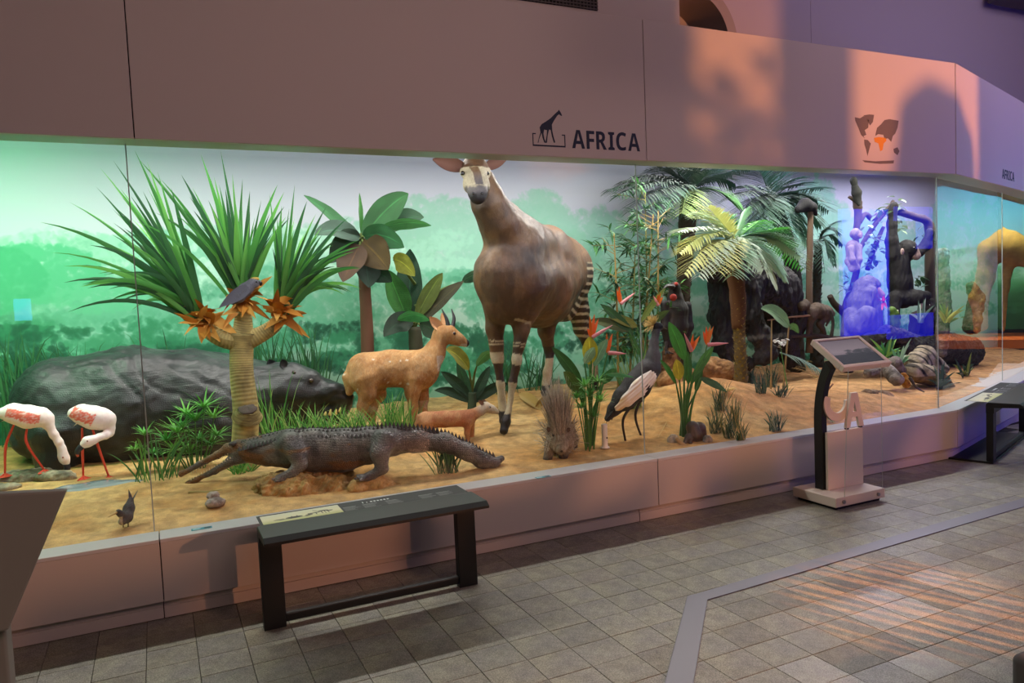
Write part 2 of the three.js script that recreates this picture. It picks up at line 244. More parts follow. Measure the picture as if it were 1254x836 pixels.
// ---------------------------------------------------------------- front of the case: segments that turn away to the right
const HL = 0.4624, HF = 2.626, HT = 3.613, OVER = 0.112;
const SEG = [{ p: V(0, 0, 0), a: 0, x0: -3.2, x1: 6.66 }];
const segEnd = (s) => s.p.clone().add(V(Math.cos(s.a) * s.x1, 0, -Math.sin(s.a) * s.x1));
SEG.push({ p: segEnd(SEG[0]), a: 0.325, x0: 0, x1: 2.35 }); SEG.push({ p: segEnd(SEG[1]), a: 0.36, x0: 0, x1: 4.6 });
const inSeg = (s, g) => g.rotateY(s.a).translate(s.p.x, s.p.y, s.p.z);
{
  // joints measured along each segment
  const baseJ = [[-3.2, -0.054, 3.272, 6.66], [0, 2.35], [0, 4.6]], plinthJ = [[-3.2, -0.058, 3.129, 6.66], [0, 2.35], [0, 4.6]], fasciaJ = [[-3.2, -0.03, 3.262, 6.66], [0, 2.35], [0, 4.6]], glassJ = [[-3.2, -0.078, 3.29, 6.66], [0, 2.35], [0, 2.1, 4.6]];
  SEG.forEach((s, n) => {
    const caseBase = structure('trim_' + ['1', '6', '7'][n]), fascia = structure(['wall_front', 'wall_front_middle', 'wall_front_far'][n]), glazing = structure('window_' + (n + 1)), lid = structure('ceiling_lid_' + (n + 1));
    const each = (J, fn) => J.slice(1).forEach((b, i) => fn(J[i] + (J[i] === s.x0 ? 0 : 0.0025), b - (b === s.x1 ? 0 : 0.0025), i));
    each(baseJ[n], (a, b) => part(caseBase, 'front_panel', inSeg(s, rboxAt(a, b, OVER, HL - 0.02, 0.022, 0.05, 0.003, 1)), panelMat));
    each(baseJ[n], (a, b) => part(caseBase, 'ledge', inSeg(s, rboxAt(a, b, HL - 0.02, HL, -0.13, 0.052, 0.004, 2)), ledgeMat));
    each(plinthJ[n], (a, b) => { part(caseBase, 'plinth_board', inSeg(s, rboxAt(a, b, 0.004, 0.068, -0.03, 0.004, 0.002, 1)), panelMat); part(caseBase, 'plinth_rail', inSeg(s, rboxAt(a, b, 0.069, OVER, -0.03, 0, 0.002, 1)), panelMat); });
    part(caseBase, 'carcass', inSeg(s, boxAt(s.x0, s.x1, 0, HL - 0.03, -0.12, n ? -0.031 : -0.031)), darkMat); part(caseBase, 'carcass', inSeg(s, boxAt(s.x0, s.x1, OVER + 0.002, HL - 0.021, -0.12, 0.0215)), darkMat);
    each(fasciaJ[n], (a, b) => part(fascia, 'fascia_panel', inSeg(s, rboxAt(a, b, HF, HT, 0.02, 0.05, 0.003, 1)), fasciaMat));
    part(fascia, 'fascia_backing', inSeg(s, boxAt(s.x0, s.x1, HF + 0.012, HT - 0.01, -0.10, 0.019)), darkMat);
    part(fascia, 'soffit_strip', inSeg(s, boxAt(s.x0, s.x1, HF + 0.004, HF + 0.011, -0.17, 0.019)), std({ color: '#a9aca2', roughness: 0.35 }));
    part(lid, 'top_board', inSeg(s, boxAt(s.x0, s.x1, HT - 0.009, HT, -0.9, 0.019)), fasciaMat);
    each(glassJ[n], (a, b) => part(glazing, 'pane', inSeg(s, new THREE.PlaneGeometry(b - a, HF + 0.006 - HL).translate((a + b) / 2, (HF + 0.006 + HL) / 2, -0.135)), glassMat));
    glassJ[n].forEach((x, i) => { if (x > s.x0) part(glazing, 'seal', inSeg(s, boxAt(x - 0.003, x + 0.003, HL, HF + 0.006, -0.139, -0.131)), sealMat); });
  });
}
// ---------------------------------------------------------------- case interior: sand, painted back wall, ceiling, ends
function sandY(x, z) {
  let y = 0.450 + 0.052 * Math.max(0, -z - 0.12);
  const bump = (cx, cz, rx, rz, h) => { const d = ((x - cx) / rx) ** 2 + ((z - cz) / rz) ** 2; y += h * Math.exp(-d * 1.6); };
  bump(4.85, -1.25, 1.0, 0.75, 0.29); bump(6.3, -0.75, 0.75, 0.4, 0.10); bump(4.0, -2.0, 0.8, 0.8, 0.12); bump(2.9, -1.6, 1.0, 0.6, 0.03); bump(0.6, -1.9, 1.4, 0.6, -0.02);
  const edge = smooth(0, 0.35, -z - 0.12);
  return y + edge * ((fbm(x * 2.2, z * 2.2, 0, 3) - 0.5) * 0.06 + (fbm(x * 11, z * 11, 4, 2) - 0.5) * 0.018);
}
{
  const NX = 560, NZ = 150, x0 = -3.2, x1 = 12.4, pos = [], uv = [], col = [], idx = [], A = lin('#ecc785'), B = lin('#dfad66'), C = lin('#c28c46'), D = lin('#e2aa78');
  for (let j = 0; j <= NZ; j++) for (let i = 0; i <= NX; i++) {
    const x = lerp(x0, x1, i / NX), front = x > 6.6 ? -0.128 - (x - 6.6) * 0.34 : -0.128, z = lerp(Math.max(front, -2.2), -3.3, Math.pow(j / NZ, 1.3));
    pos.push(x, sandY(x, z - Math.min(0, front + 0.128)), z); uv.push(x, z);
    let c = mix3(A, B, smooth(0.38, 0.68, fbm(x * 1.7, z * 1.7, 2, 4))); c = mix3(c, C, 0.6 * smooth(0.54, 0.74, fbm(x * 4.3, z * 4.3, 9, 4))); c = mix3(c, D, smooth(4.2, 5.2, x) * 0.65); col.push(...c);
  }
  for (let j = 0; j < NZ; j++) for (let i = 0; i < NX; i++) { const a = j * (NX + 1) + i, b = a + NX + 1; idx.push(a, a + 1, b, b, a + 1, b + 1); }
  const grain = tex(512, 512, (u, v, x, y) => { const b = 205 + (hash(x, y, 2) - 0.5) * 62 + (tnoise(u, v, 16, 4) - 0.5) * 90; return [clamp(b, 0, 255), clamp(b * 0.98, 0, 255), clamp(b * 0.95, 0, 255)]; });
  const grainBump = tex(512, 512, (u, v, x, y) => [clamp(128 + (hash(x, y, 2) - 0.5) * 60 + (tnoise(u, v, 20, 4) - 0.5) * 230, 0, 255)], false);
  const sand = structure('floor_sand', geo(pos, idx, uv, col), std({ vertexColors: true, map: grain, bumpMap: grainBump, bumpScale: 0.012, roughness: 0.95 })); tag(sand, 'rough yellow sand floor of the display case', 'sand');
}
{
  // mural: pale sky over layers of misty painted forest
  const X0 = -3.3, X1 = 12.5, Y0 = 0.35, Y1 = 3.45, W = 2048, H = 420, S = W / (X1 - X0), sy = H / (Y1 - Y0);
  const mural = canvasTex(W, H, (c) => {
    const g = c.createLinearGradient(0, 0, 0, H); g.addColorStop(0, '#bcbfcb'); g.addColorStop(0.35, '#c6cbd3'); g.addColorStop(0.6, '#abcfbf'); g.addColorStop(1, '#74ad8d'); c.fillStyle = g; c.fillRect(0, 0, W, H);
    const at = (px, py) => { const p = onZ(px, py, -3.2); return [(p.x - X0) * S, (Y1 - p.y) * sy]; };
    const leafy = (cx, cy, rx, ry, colour, n, r, a = 0.5) => { c.fillStyle = colour; c.globalAlpha = a; for (let i = 0; i < n; i++) { const t = rnd() * Math.PI * 2, q = Math.sqrt(rnd()), x = cx + Math.cos(t) * rx * q, y = cy + Math.sin(t) * ry * q; c.beginPath(); c.ellipse(x, y, r * rr(0.5, 1.4), r * rr(0.35, 0.8), rnd() * 3, 0, 7); c.fill(); } c.globalAlpha = 1; };
    // far tree line (top edge given by photo pixels), then nearer darker layers
    const far = [[-160, 300], [0, 300], [40, 287], [110, 300], [170, 330], [230, 310], [300, 300], [370, 282], [440, 262], [500, 242], [545, 236], [590, 262], [640, 240], [668, 236], [690, 252], [735, 255], [790, 268], [860, 262], [930, 262], [985, 225], [1005, 215], [1025, 250], [1060, 262], [1100, 262], [1150, 250], [1200, 240], [1254, 250]];
    far.forEach(([x, y], i) => { if (!i) return; const [xa, ya] = far[i - 1]; for (let k = 0; k < 3; k++) { const t = (k + rnd()) / 3, [u, v] = at(lerp(xa, x, t), lerp(ya, y, t) + rr(-4, 10)); leafy(u, v + 26, rr(18, 34), 28, '#95c2ae', 150, 5, 0.35); leafy(u, v + 70, 40, 50, '#8dbfa8', 160, 7, 0.35); } });
    for (let i = 0; i < 190; i++) { const [u, v] = at(rr(-200, 1300), rr(290, 360)); leafy(u, v, rr(20, 46), rr(10, 24), ['#8cc4a8', '#98cdb4', '#b4dcc9', '#7dbb9e'][i % 4], 90, 5, 0.4); }
    for (let i = 0; i < 330; i++) { const [u, v] = at(rr(-200, 1300), rr(335, 440)); leafy(u, v, rr(18, 44), rr(8, 20), ['#6cb592', '#58a582', '#7fc19f', '#4a9773', '#66b08e'][i % 5], 70, 5, 0.32); }
    for (let i = 0; i < 420; i++) { const [u, v] = at(rr(-200, 1300), rr(400, 560)); leafy(u, v, rr(14, 40), rr(6, 16), ['#236b4a', '#1d5c40', '#31855c', '#174f37', '#43946c'][i % 5], 60, 5, 0.45); }
    // the big spreading tree and slim pale trunks
    const [tx, ty] = at(45, 335); leafy(tx, ty, 66, 34, '#56b184', 900, 5, 0.5); leafy(tx - 50, ty + 6, 60, 40, '#4aa87a', 700, 5, 0.5); const [t2, t3] = at(125, 365); leafy(t2, t3, 50, 18, '#62b68c', 300, 4, 0.5);
    for (let i = 0; i < 11; i++) { const [fx, fy] = at(1000, 214 + i * 9); leafy(fx, fy, 4 + i * 2.6, 6, '#9ccfb6', 60, 3.4, 0.55); }
    c.strokeStyle = '#cfe3d8'; c.globalAlpha = 0.5; for (const [px, py] of [[605, 330], [470, 320], [660, 330], [765, 320], [1080, 330]]) { const [u, v] = at(px, py); c.lineWidth = 1.6; c.beginPath(); c.moveTo(u, v); c.quadraticCurveTo(u + 4, v + 22, u + 1, v + 50); c.stroke(); } c.globalAlpha = 1;
  });
  const wall = structure('wall_back', new THREE.PlaneGeometry(X1 - X0, Y1 - Y0).translate((X0 + X1) / 2, (Y0 + Y1) / 2, -3.2), std({ map: mural, roughness: 0.9 })); tag(wall, 'painted misty forest mural at the back of the case', 'mural');
  structure('wall_back_core', boxAt(X0, X1, 0, 3.6, -3.3, -3.205), darkMat);
  structure('wall_left', boxAt(-3.36, -3.21, 0, 3.6, -3.3, 0), std({ color: '#6c9a82', roughness: 0.9 }));
  structure('wall_right', boxAt(12.5, 12.6, 0, 3.6, -3.3, -2.2), darkMat);
  const lidShape = new THREE.Shape(); [[-3.3, -0.12], [6.6, -0.12], [8.85, -0.9], [12.6, -2.35], [12.6, -3.3], [-3.3, -3.3]].forEach(([x, z], i) => i ? lidShape.lineTo(x, -z) : lidShape.moveTo(x, -z)); structure('ceiling_case', new THREE.ExtrudeGeometry(lidShape, { depth: 0.1, bevelEnabled: false }).rotateX(-Math.PI / 2).translate(0, 3.46, 0), std({ color: '#3a3a3a', roughness: 0.9 }));
}
// lamps of the case: glowing tube in a housing
for (const [k, L] of Object.entries(LAMPS)) {
  const [x, y, z] = L.at, [w, d] = L.size, vertical = k === 'front', words = { ceiling: 'long white lamp row under the case ceiling', front: 'white lamp row behind the fascia facing the mural', green: 'green lamp tube at the flamingo end of the case', violet: 'violet lamp row at the chimpanzee end of the case' };
  const t = thing('case_lamp', V(x, y, z), words[k], 'lamp', 'lamps inside the case');
  const glow = std({ color: '#202020', emissive: L.color, emissiveIntensity: 1 });
  if (vertical) { part(t, 'housing', rboxAt(x - w / 2, x + w / 2, y - d / 2 - 0.02, y + d / 2 + 0.02, z + 0.012, z + 0.03, 0.004, 1), darkMat); part(t, 'tube', rboxAt(x - w / 2, x + w / 2, y - d / 2, y + d / 2, z - 0.012, z + 0.008, 0.004, 1), glow); }
  else { part(t, 'housing', rboxAt(x - w / 2, x + w / 2, y + 0.012, y + 0.05, z - d / 2 - 0.02, z + d / 2 + 0.02, 0.004, 1), darkMat); part(t, 'tube', rboxAt(x - w / 2, x + w / 2, y - 0.01, y + 0.01, z - d / 2, z + d / 2, 0.004, 1), glow); }
}
// ---------------------------------------------------------------- hall: upper wall over the case, far wall, ceiling, outer walls
{
  const hallMat = std({ color: '#a39a9c', roughness: 0.8 });
  const upper = structure('wall_upper', boxAt(-7, 3.63, HT + 0.002, 4.75, -1.2, 0.0), fasciaMat);
  const vent = part(upper, 'vent_grille', boxAt(2.2, 2.92, 3.648, 3.74, 0.0005, 0.006), darkMat);
  for (let i = 0; i < 4; i++) part(upper, 'vent_slat', boxAt(2.2, 2.92, 3.652 + i * 0.022, 3.658 + i * 0.022, 0.0065, 0.014), std({ color: '#6b6462' }));
  for (let i = 0; i < 27; i++) part(upper, 'vent_slat', boxAt(2.206 + i * 0.0272, 2.211 + i * 0.0272, 3.648, 3.74, 0.0065, 0.012), std({ color: '#6b6462' }));
  const far = structure('wall_far', boxAt(3.2, 17, 3.3, 6.2, -2.6, -2.4), hallMat);
  part(far, 'pilaster', boxAt(7.55, 8.36, 3.4, 6.2, -2.4, -2.396), hallMat);
  const arch = new THREE.Shape(); arch.absarc(0, 0, 0.62, 0, Math.PI, false); arch.lineTo(-0.5, 0); arch.absarc(0, 0, 0.5, Math.PI, 0, true); arch.lineTo(0.62, 0);
  structure('trim_4', new THREE.ExtrudeGeometry(arch, { depth: 0.5, bevelEnabled: false, curveSegments: 32 }).translate(5.3, 4.3, -2.4), std({ color: '#8d827c', roughness: 0.8 }));
  structure('trim_3', boxAt(10.85, 17, 5.48, 6.0, -2.3, -1.9), std({ color: '#4a4650', roughness: 0.7 }));
  structure('ceiling', boxAt(-7, 17, 6.2, 6.4, -4.5, 9.2), std({ color: '#5a5458', roughness: 0.9 }));
  structure('wall_opposite', boxAt(-7, 17, 0, 6.2, 9, 9.2), hallMat); structure('wall_end_left', boxAt(-7.2, -7, 0, 6.2, -4.4, 9), hallMat); structure('wall_end_right', boxAt(17, 17.2, 0, 6.2, -4.4, 9), hallMat);
  structure('wall_service', boxAt(-7, -3.4, 0, HT, -0.1, 0.02), fasciaMat); structure('wall_rear', boxAt(-7, 3.2, 3.6, 6.2, -1.3, -1.2), hallMat);
}
{ const p = onY(1217, 474, 0.462), g = rboxAt(0, 2.6, 0, 0.462, -0.55, 0, 0.004, 1).rotateY(0.16).translate(p.x, 0, p.z); structure('trim_5', g, panelMat); }
// ---------------------------------------------------------------- writing and print on the building
const navy = std({ color: '#15233f', roughness: 0.6 });
const font = await new FontLoader().loadAsync('fonts/droid/droid_sans_bold.typeface.json');
function letters(text, size, depth) { const g = new THREE.ExtrudeGeometry(font.generateShapes(text, size), { depth, bevelEnabled: false, curveSegments: 4 }); g.computeBoundingBox(); return g; }
function flat(points, depth) { const s = new THREE.Shape(); points.forEach(([x, y], i) => i ? s.lineTo(x, y) : s.moveTo(x, y)); return new THREE.ExtrudeGeometry(s, { depth, bevelEnabled: false }); }
{
  // AFRICA in capitals with the giraffe in a bracket, on the fascia beside a joint
  const word = (s, x0, x1, y0, y1, z, label) => {
    const t = new THREE.Group(); t.position.copy(s.p.clone().add(V(Math.cos(s.a) * x0, y0, -Math.sin(s.a) * x0).applyAxisAngle(V(0, 1, 0), 0))); t.rotation.y = s.a;
    add(t, 'sign_lettering', label, 'lettering'); const gap = 0.13; let x = 0; const gs = [...'AFRICA'].map((ch) => { const g = letters(ch, 1, 0.02), b = g.boundingBox; g.translate(-b.min.x + x, -b.min.y, 0); x += b.max.x - b.min.x + gap; return g; }), b = gs[0].boundingBox, h = b.max.y - b.min.y;
    gs.forEach((g) => { g.scale((x1 - x0) / (x - gap), (y1 - y0) / h, 0.06); g.translate(0, 0, z); const m = new THREE.Mesh(g, navy); m.name = 'letter'; t.add(m); }); return t;
  };
  word(SEG[0], 2.648, 3.205, 2.688, 2.812, 0.0505, 'dark blue capital letters AFRICA on fascia beside giraffe emblem');
  word(SEG[1], 1.55, 2.05, 2.70, 2.80, 0.0505, 'small blue capital letters AFRICA on the far end of fascia');
  const gi = thing('giraffe_emblem', V(2.47, 2.69, 0.0505), 'dark blue walking giraffe emblem in a square bracket on fascia', 'emblem');
  const bx = (x0, x1, y0, y1) => boxAt(x0, x1, y0, y1, 0.0505, 0.0517);
  part(gi, 'bracket', join([bx(2.346, 2.596, 2.690, 2.700), bx(2.346, 2.353, 2.70, 2.775), bx(2.589, 2.596, 2.70, 2.775), bx(2.353, 2.372, 2.768, 2.775), bx(2.570, 2.589, 2.768, 2.775)]), navy);
  const gp = [[383, 468], [241, 468], [250, 430], [262, 390], [256, 350], [272, 325], [305, 305], [340, 280], [375, 245], [400, 222], [404, 214], [410, 226], [420, 240], [428, 262], [420, 262], [404, 250], [390, 262], [365, 300], [350, 330], [352, 372], [362, 420], [376, 466], [366, 470], [350, 420], [340, 370], [328, 368], [318, 410], [312, 468], [300, 470], [302, 462], [310, 410], [312, 372], [290, 368], [285, 400], [292, 440], [304, 468], [292, 468], [278, 430], [272, 392], [264, 410], [252, 440], [247, 468]].slice(1);
  part(gi, 'giraffe', flat(gp.map(([x, y]) => { const p = onZ(620 + x / 6.27, 100 + y / 6.27, 0.0505); return [p.x, p.y]; }), 0.0012).translate(0, 0, 0.0505), navy);
  // small world map
  const wm = thing('world_map', V(5.62, 2.66, 0.0505), 'small grey world map on fascia with one orange continent', 'map');
  const zone = (pts) => flat(pts.map(([x, y]) => { const p = onZ(1000 + x / 3.484, y / 3.484, 0.0505); return [p.x, p.y]; }), 0.001).translate(0, 0, 0.0505), grey = std({ color: '#6d625f', roughness: 0.7 });
  for (const c of [[[163, 500], [185, 505], [200, 495], [222, 510], [220, 545], [205, 555], [212, 575], [200, 580], [205, 590], [190, 575], [178, 545], [165, 515]], [[200, 492], [225, 488], [245, 490], [240, 520], [228, 535], [215, 510]], [[203, 595], [218, 597], [231, 612], [225, 635], [217, 665], [212, 640], [204, 615]], [[250, 580], [258, 545], [275, 530], [290, 512], [310, 508], [350, 515], [345, 545], [335, 570], [325, 580], [318, 605], [305, 590], [290, 592], [285, 575], [262, 572]], [[328, 635], [345, 628], [353, 645], [345, 662], [330, 650]], [[195, 683], [250, 688], [330, 684], [328, 697], [270, 699], [205, 692]]]) part(wm, 'continent', zone(c), grey);
  part(wm, 'continent', zone([[245, 588], [265, 584], [295, 588], [298, 600], [286, 612], [281, 640], [272, 645], [264, 612], [248, 605]]), std({ color: '#e0920a', roughness: 0.6 }), 'orange continent');
}
// small blue stickers on the ledge
for (const [px, py, l] of [[247, 647, 'small blue printed label on ledge before the crocodile'], [665, 584, 'small blue printed label on ledge before the porcupine']]) {
  const p = onY(px, py, HL), t = canvasTex(64, 24, (c, w, h) => { c.fillStyle = '#2f8fa6'; c.fillRect(0, 0, w, h); c.fillStyle = '#d6ecef'; c.fillRect(5, 6, 24, 4); c.fillRect(5, 13, 20, 3); c.fillStyle = '#334'; c.fillRect(40, 4, 20, 16); });
  single('ledge_label', rboxAt(p.x - 0.055, p.x + 0.055, HL + 0.0005, HL + 0.002, p.z - 0.02, p.z + 0.02, 0.0006, 1), std({ map: t, roughness: 0.4 }), V(p.x, HL, p.z), l, 'label');
}
// ---------------------------------------------------------------- reading rails (black frames with a printed top)
const blackMetal = std({ color: '#07090a', roughness: 0.5 });
function readingRail(len, label, print, at, turn, footplate) {
  const g = new THREE.Group(); g.position.copy(at); g.rotation.y = turn; add(g, 'reading_rail', label, 'reading rail');
  const H = 0.552, D = 0.255, leg = 0.108, m = (n, q, mat = blackMetal) => { const o = new THREE.Mesh(q, mat); o.name = n; g.add(o); return o; };
  const prof = new THREE.Shape(); prof.moveTo(0, H); prof.lineTo(-D + 0.03, H); prof.lineTo(-D, H - 0.02); prof.lineTo(-D, H - 0.03); prof.lineTo(-0.03, H - 0.042); prof.lineTo(-0.03, H - 0.092); prof.lineTo(0.028, H - 0.092); prof.lineTo(0.028, H - 0.028); prof.quadraticCurveTo(0.028, H, 0, H);
  m('top', new THREE.ExtrudeGeometry(prof, { depth: len, bevelEnabled: true, bevelSize: 0.003, bevelThickness: 0.003, bevelSegments: 1, curveSegments: 6 }).rotateY(Math.PI / 2).scale(1, 1, -1).scale(1, 1, -1));
  for (const x of [0, len - leg]) {
    const s = new THREE.Shape(); const w = leg; s.moveTo(0, 0); s.lineTo(w, 0); s.lineTo(w, H - 0.092); s.lineTo(0, H - 0.092);
    m('leg', new THREE.ExtrudeGeometry(s, { depth: 0.05, bevelEnabled: true, bevelSize: 0.003, bevelThickness: 0.003, bevelSegments: 1 }).translate(x, 0.003, -0.025));
    const k = new THREE.Shape(), e = 0.035, d = x ? -1 : 1, x0 = x ? x : w; k.moveTo(x0, H - 0.091); k.lineTo(x0 + d * e, H - 0.091); k.quadraticCurveTo(x0, H - 0.091, x0, H - 0.091 - e); m('corner', new THREE.ExtrudeGeometry(k, { depth: 0.05, bevelEnabled: false, curveSegments: 6 }).translate(0, 0, -0.025));
  }
  m('foot_rail', rboxAt(leg, len - leg, 0.022, 0.066, -0.022, 0.018, 0.008, 2));
  if (footplate) m('foot_plate', rboxAt(-0.02, len + 0.02, 0.001, 0.02, -0.33, 0.03, 0.004, 1));
  const pg = new THREE.PlaneGeometry(len - 0.03, D - 0.055).rotateX(-Math.PI / 2).translate(len / 2, H + 0.0012, -D / 2 + 0.02); m('printed_panel', pg, std({ map: print, roughness: 0.6 }));
  return g;
}
const printed = (seed0, picture) => canvasTex(1024, 176, (c, w, h) => {
  c.fillStyle = '#080b0c'; c.fillRect(0, 0, w, h); const r = (a, b) => a + (b - a) * hash(seed0++, 5, 7);
  const pw = picture, g = c.createLinearGradient(0, 0, 0, h); g.addColorStop(0, '#c6cdb4'); g.addColorStop(0.55, '#d3d3ac'); g.addColorStop(1, '#a9b06a'); c.fillStyle = g; c.fillRect(14, 16, pw, h - 28);
  c.fillStyle = '#2b3128'; for (const [x, y, a, b] of [[90, 120, 26, 6], [160, 112, 40, 13], [150, 128, 60, 4], [230, 112, 18, 9], [255, 96, 30, 7], [300, 80, 26, 10], [330, 92, 16, 8], [215, 128, 14, 5]]) { c.beginPath(); c.ellipse(x / 370 * pw, y, a, b, 0, 0, 7); c.fill(); }
  c.strokeStyle = '#2b3128'; c.lineWidth = 4; for (const x of [290, 305, 320, 262, 150, 175, 228]) { c.beginPath(); c.moveTo(x / 370 * pw, 90); c.lineTo(x / 370 * pw + 3, 126); c.stroke(); } c.lineWidth = 5; c.beginPath(); c.moveTo(280 / 370 * pw, 84); c.quadraticCurveTo(262 / 370 * pw, 60, 256 / 370 * pw, 50); c.stroke();
  c.fillStyle = '#cfd6d4'; c.fillRect(pw + 130, 40, 5, 26); c.fillRect(pw + 150, 50, 5, 16); for (let i = 0; i < 6; i++) c.fillRect(pw + 170 + i * 17, 46, 11, 18);
  for (const x of [pw + 24, pw + 120, pw + 236, pw + 410, pw + 505, pw + 600].filter((x) => x < w - 70)) for (let k = 0; k < 9; k++) { c.globalAlpha = k ? 0.55 : 0.9; c.fillRect(x, 90 + k * 8, r(48, 84), 3); } c.globalAlpha = 1;
});
{
  const L = onY(316, 646, 0.552), R = onY(580, 604, 0.552);
  readingRail(R.x - L.x, 'black metal reading rail with printed top facing the crocodile', printed(3, 370), V(L.x, 0, (L.z + R.z) / 2 - 0.022), 0, false);
  const q = onY(1212, 493, 0.552); readingRail(1.5, 'black metal reading rail with foot plate beside the far ledge', printed(11, 420), V(q.x, 0, q.z), 0.36, true);
}
// ---------------------------------------------------------------- touch screen kiosk with cut-out letters
{
  const k = thing('information_kiosk', V(4.75, 0, 0.38), 'white information kiosk with tilted screen and cut-out letters', 'kiosk'), white = std({ color: '#cfc2b4', roughness: 0.5 });
  const base = part(k, 'base', rboxAt(4.47, 5.0, 0.025, 0.098, 0.175, 0.592, 0.006, 2), white); part(k, 'base_feet', boxAt(4.5, 4.97, 0, 0.025, 0.2, 0.565), darkMat);
  for (const x of [4.55, 4.92]) part(base, 'clamp', new THREE.CylinderGeometry(0.014, 0.014, 0.014, 14).rotateX(Math.PI / 2).translate(x, 0.062, 0.598), std({ color: '#999', metalness: 0.8, roughness: 0.3 }));
  part(k, 'upright_board', rboxAt(4.60, 4.985, 0.098, 0.548, 0.385, 0.41, 0.004, 2), white);
  const post = new THREE.Shape(); post.moveTo(0.30, 0.1); post.lineTo(0.375, 0.1); post.lineTo(0.375, 0.6); post.quadraticCurveTo(0.37, 0.9, 0.47, 1.04); post.lineTo(0.42, 1.1); post.quadraticCurveTo(0.3, 0.92, 0.30, 0.6);
  part(k, 'curved_post', new THREE.ExtrudeGeometry(post, { depth: 0.05, bevelEnabled: true, bevelSize: 0.002, bevelThickness: 0.002, bevelSegments: 1 }).rotateY(-Math.PI / 2).translate(4.63, 0, 0), blackMetal);
  // letters C and A
  const C = new THREE.Shape(); C.absarc(0, 0, 0.15, Math.PI * 0.86, Math.PI * 2.02, false); C.absarc(0, 0, 0.085, Math.PI * 2.02, Math.PI * 0.86, true);
  part(k, 'letter_c', new THREE.ExtrudeGeometry(C, { depth: 0.022, bevelEnabled: false, curveSegments: 24 }).translate(4.74, 0.77, 0.37), white);
  const As = new THREE.Shape(); [[0, 0], [0.05, 0], [0.068, 0.08], [0.132, 0.08], [0.15, 0], [0.2, 0], [0.135, 0.27], [0.065, 0.27]].forEach(([x, y], i) => i ? As.lineTo(x, y) : As.moveTo(x, y)); const hp = new THREE.Path(); [[0.08, 0.12], [0.12, 0.12], [0.1, 0.2]].forEach(([x, y], i) => i ? hp.lineTo(x, y) : hp.moveTo(x, y)); As.holes.push(hp);
  part(k, 'letter_a', new THREE.ExtrudeGeometry(As, { depth: 0.022, bevelEnabled: false }).translate(4.79, 0.562, 0.395), white);
  for (const x of [4.82, 4.97]) part(k, 'letter_clip', boxAt(x - 0.012, x + 0.012, 0.548, 0.575, 0.386, 0.41), darkMat);
  // tilted screen
  const tilt = Math.atan2(0.2, 0.3), put = (g) => g.rotateX(tilt).translate(4.88, 1.145, 0.40);
  const scr = part(k, 'screen_frame', put(join([rboxAt(-0.26, 0.26, -0.03, 0.018, -0.18, -0.155, 0.006, 2), rboxAt(-0.26, 0.26, -0.03, 0.018, 0.145, 0.18, 0.006, 2), rboxAt(-0.26, -0.23, -0.03, 0.018, -0.156, 0.146, 0.006, 2), rboxAt(0.225, 0.26, -0.03, 0.018, -0.156, 0.146, 0.006, 2), boxAt(-0.23, 0.226, -0.03, -0.005, -0.156, 0.146)])), white);
  const pic = canvasTex(256, 168, (c, w, h) => { const g = c.createLinearGradient(0, 0, 0, h); g.addColorStop(0, '#6f646c'); g.addColorStop(0.5, '#8d7f86'); g.addColorStop(1, '#4a4550'); c.fillStyle = g; c.fillRect(0, 0, w, h); c.fillStyle = '#3c3f46'; c.fillRect(0, h * 0.62, w, h * 0.38); for (let i = 0; i < 60; i++) { c.globalAlpha = 0.6; c.beginPath(); c.ellipse(w * (0.35 + 0.6 * hash(i, 1, 2)), h * (0.45 + 0.2 * hash(i, 3, 4)), 6 + 16 * hash(i, 5, 6), 3 + 6 * hash(i, 7, 8), 0, 0, 7); c.fill(); } });
  part(scr, 'display_glass', put(boxAt(-0.229, 0.2245, -0.0045, 0.01, -0.1545, 0.1445)), std({ color: '#191720', roughness: 0.16 })); part(scr, 'screen_picture', put(new THREE.PlaneGeometry(0.44, 0.285).rotateX(-Math.PI / 2).translate(-0.002, 0.0115, -0.005)), std({ color: '#222', emissive: 0xffffff, emissiveMap: pic, emissiveIntensity: 0.8, roughness: 0.2 }));
  // sheet of glass in front
  const a = V(4.55, 0.1, 0.602), b = V(4.96, 0.1, 0.602), c = V(4.98, 1.05, 0.585), d = V(4.63, 1.05, 0.585), gl = geo([...a.toArray(), ...b.toArray(), ...c.toArray(), ...d.toArray()], [0, 1, 2, 0, 2, 3], [0, 0, 1, 0, 1, 1, 0, 1]);
  const sheet = part(k, 'glass_sheet', gl, glassMat); part(sheet, 'glass_edge', tube([a, d], 0.0028, 6, 1), sealMat); part(sheet, 'glass_edge', tube([b, c], 0.0022, 6, 1), sealMat);
}
// ---------------------------------------------------------------- near things cut by the frame
{
  const z = 3.0, P = [[-60, 610], [78, 603], [8, 768], [-60, 790]].map(([x, y]) => { const p = onZ(x, y, z); return [p.x, p.y]; });
  const t = thing('sign_lectern', V(-0.42, 0, 2.95), 'grey slanted sign board on a post close to the camera', 'sign board');
  const s = new THREE.Shape(); P.forEach(([x, y], i) => i ? s.lineTo(x, y) : s.moveTo(x, y));
  const grey = std({ color: '#8d8b80', roughness: 0.75 });
  part(t, 'board', new THREE.ExtrudeGeometry(s, { depth: 0.02, bevelEnabled: true, bevelSize: 0.004, bevelThickness: 0.003, bevelSegments: 2 }).translate(0, 0, z - 0.02), grey);
  part(t, 'post', rboxAt(-0.44, -0.276, 0, 1.2, 2.92, 2.975, 0.006, 2), grey);
  single('floor_block', rboxAt(2.80, 3.6, 0, 0.3, 2.86, 3.5, 0.03, 3), std({ color: '#5d5a5c', roughness: 0.8 }), V(3.2, 0, 3.1), 'grey rounded seat block at the near edge of floor', 'seat block');
}
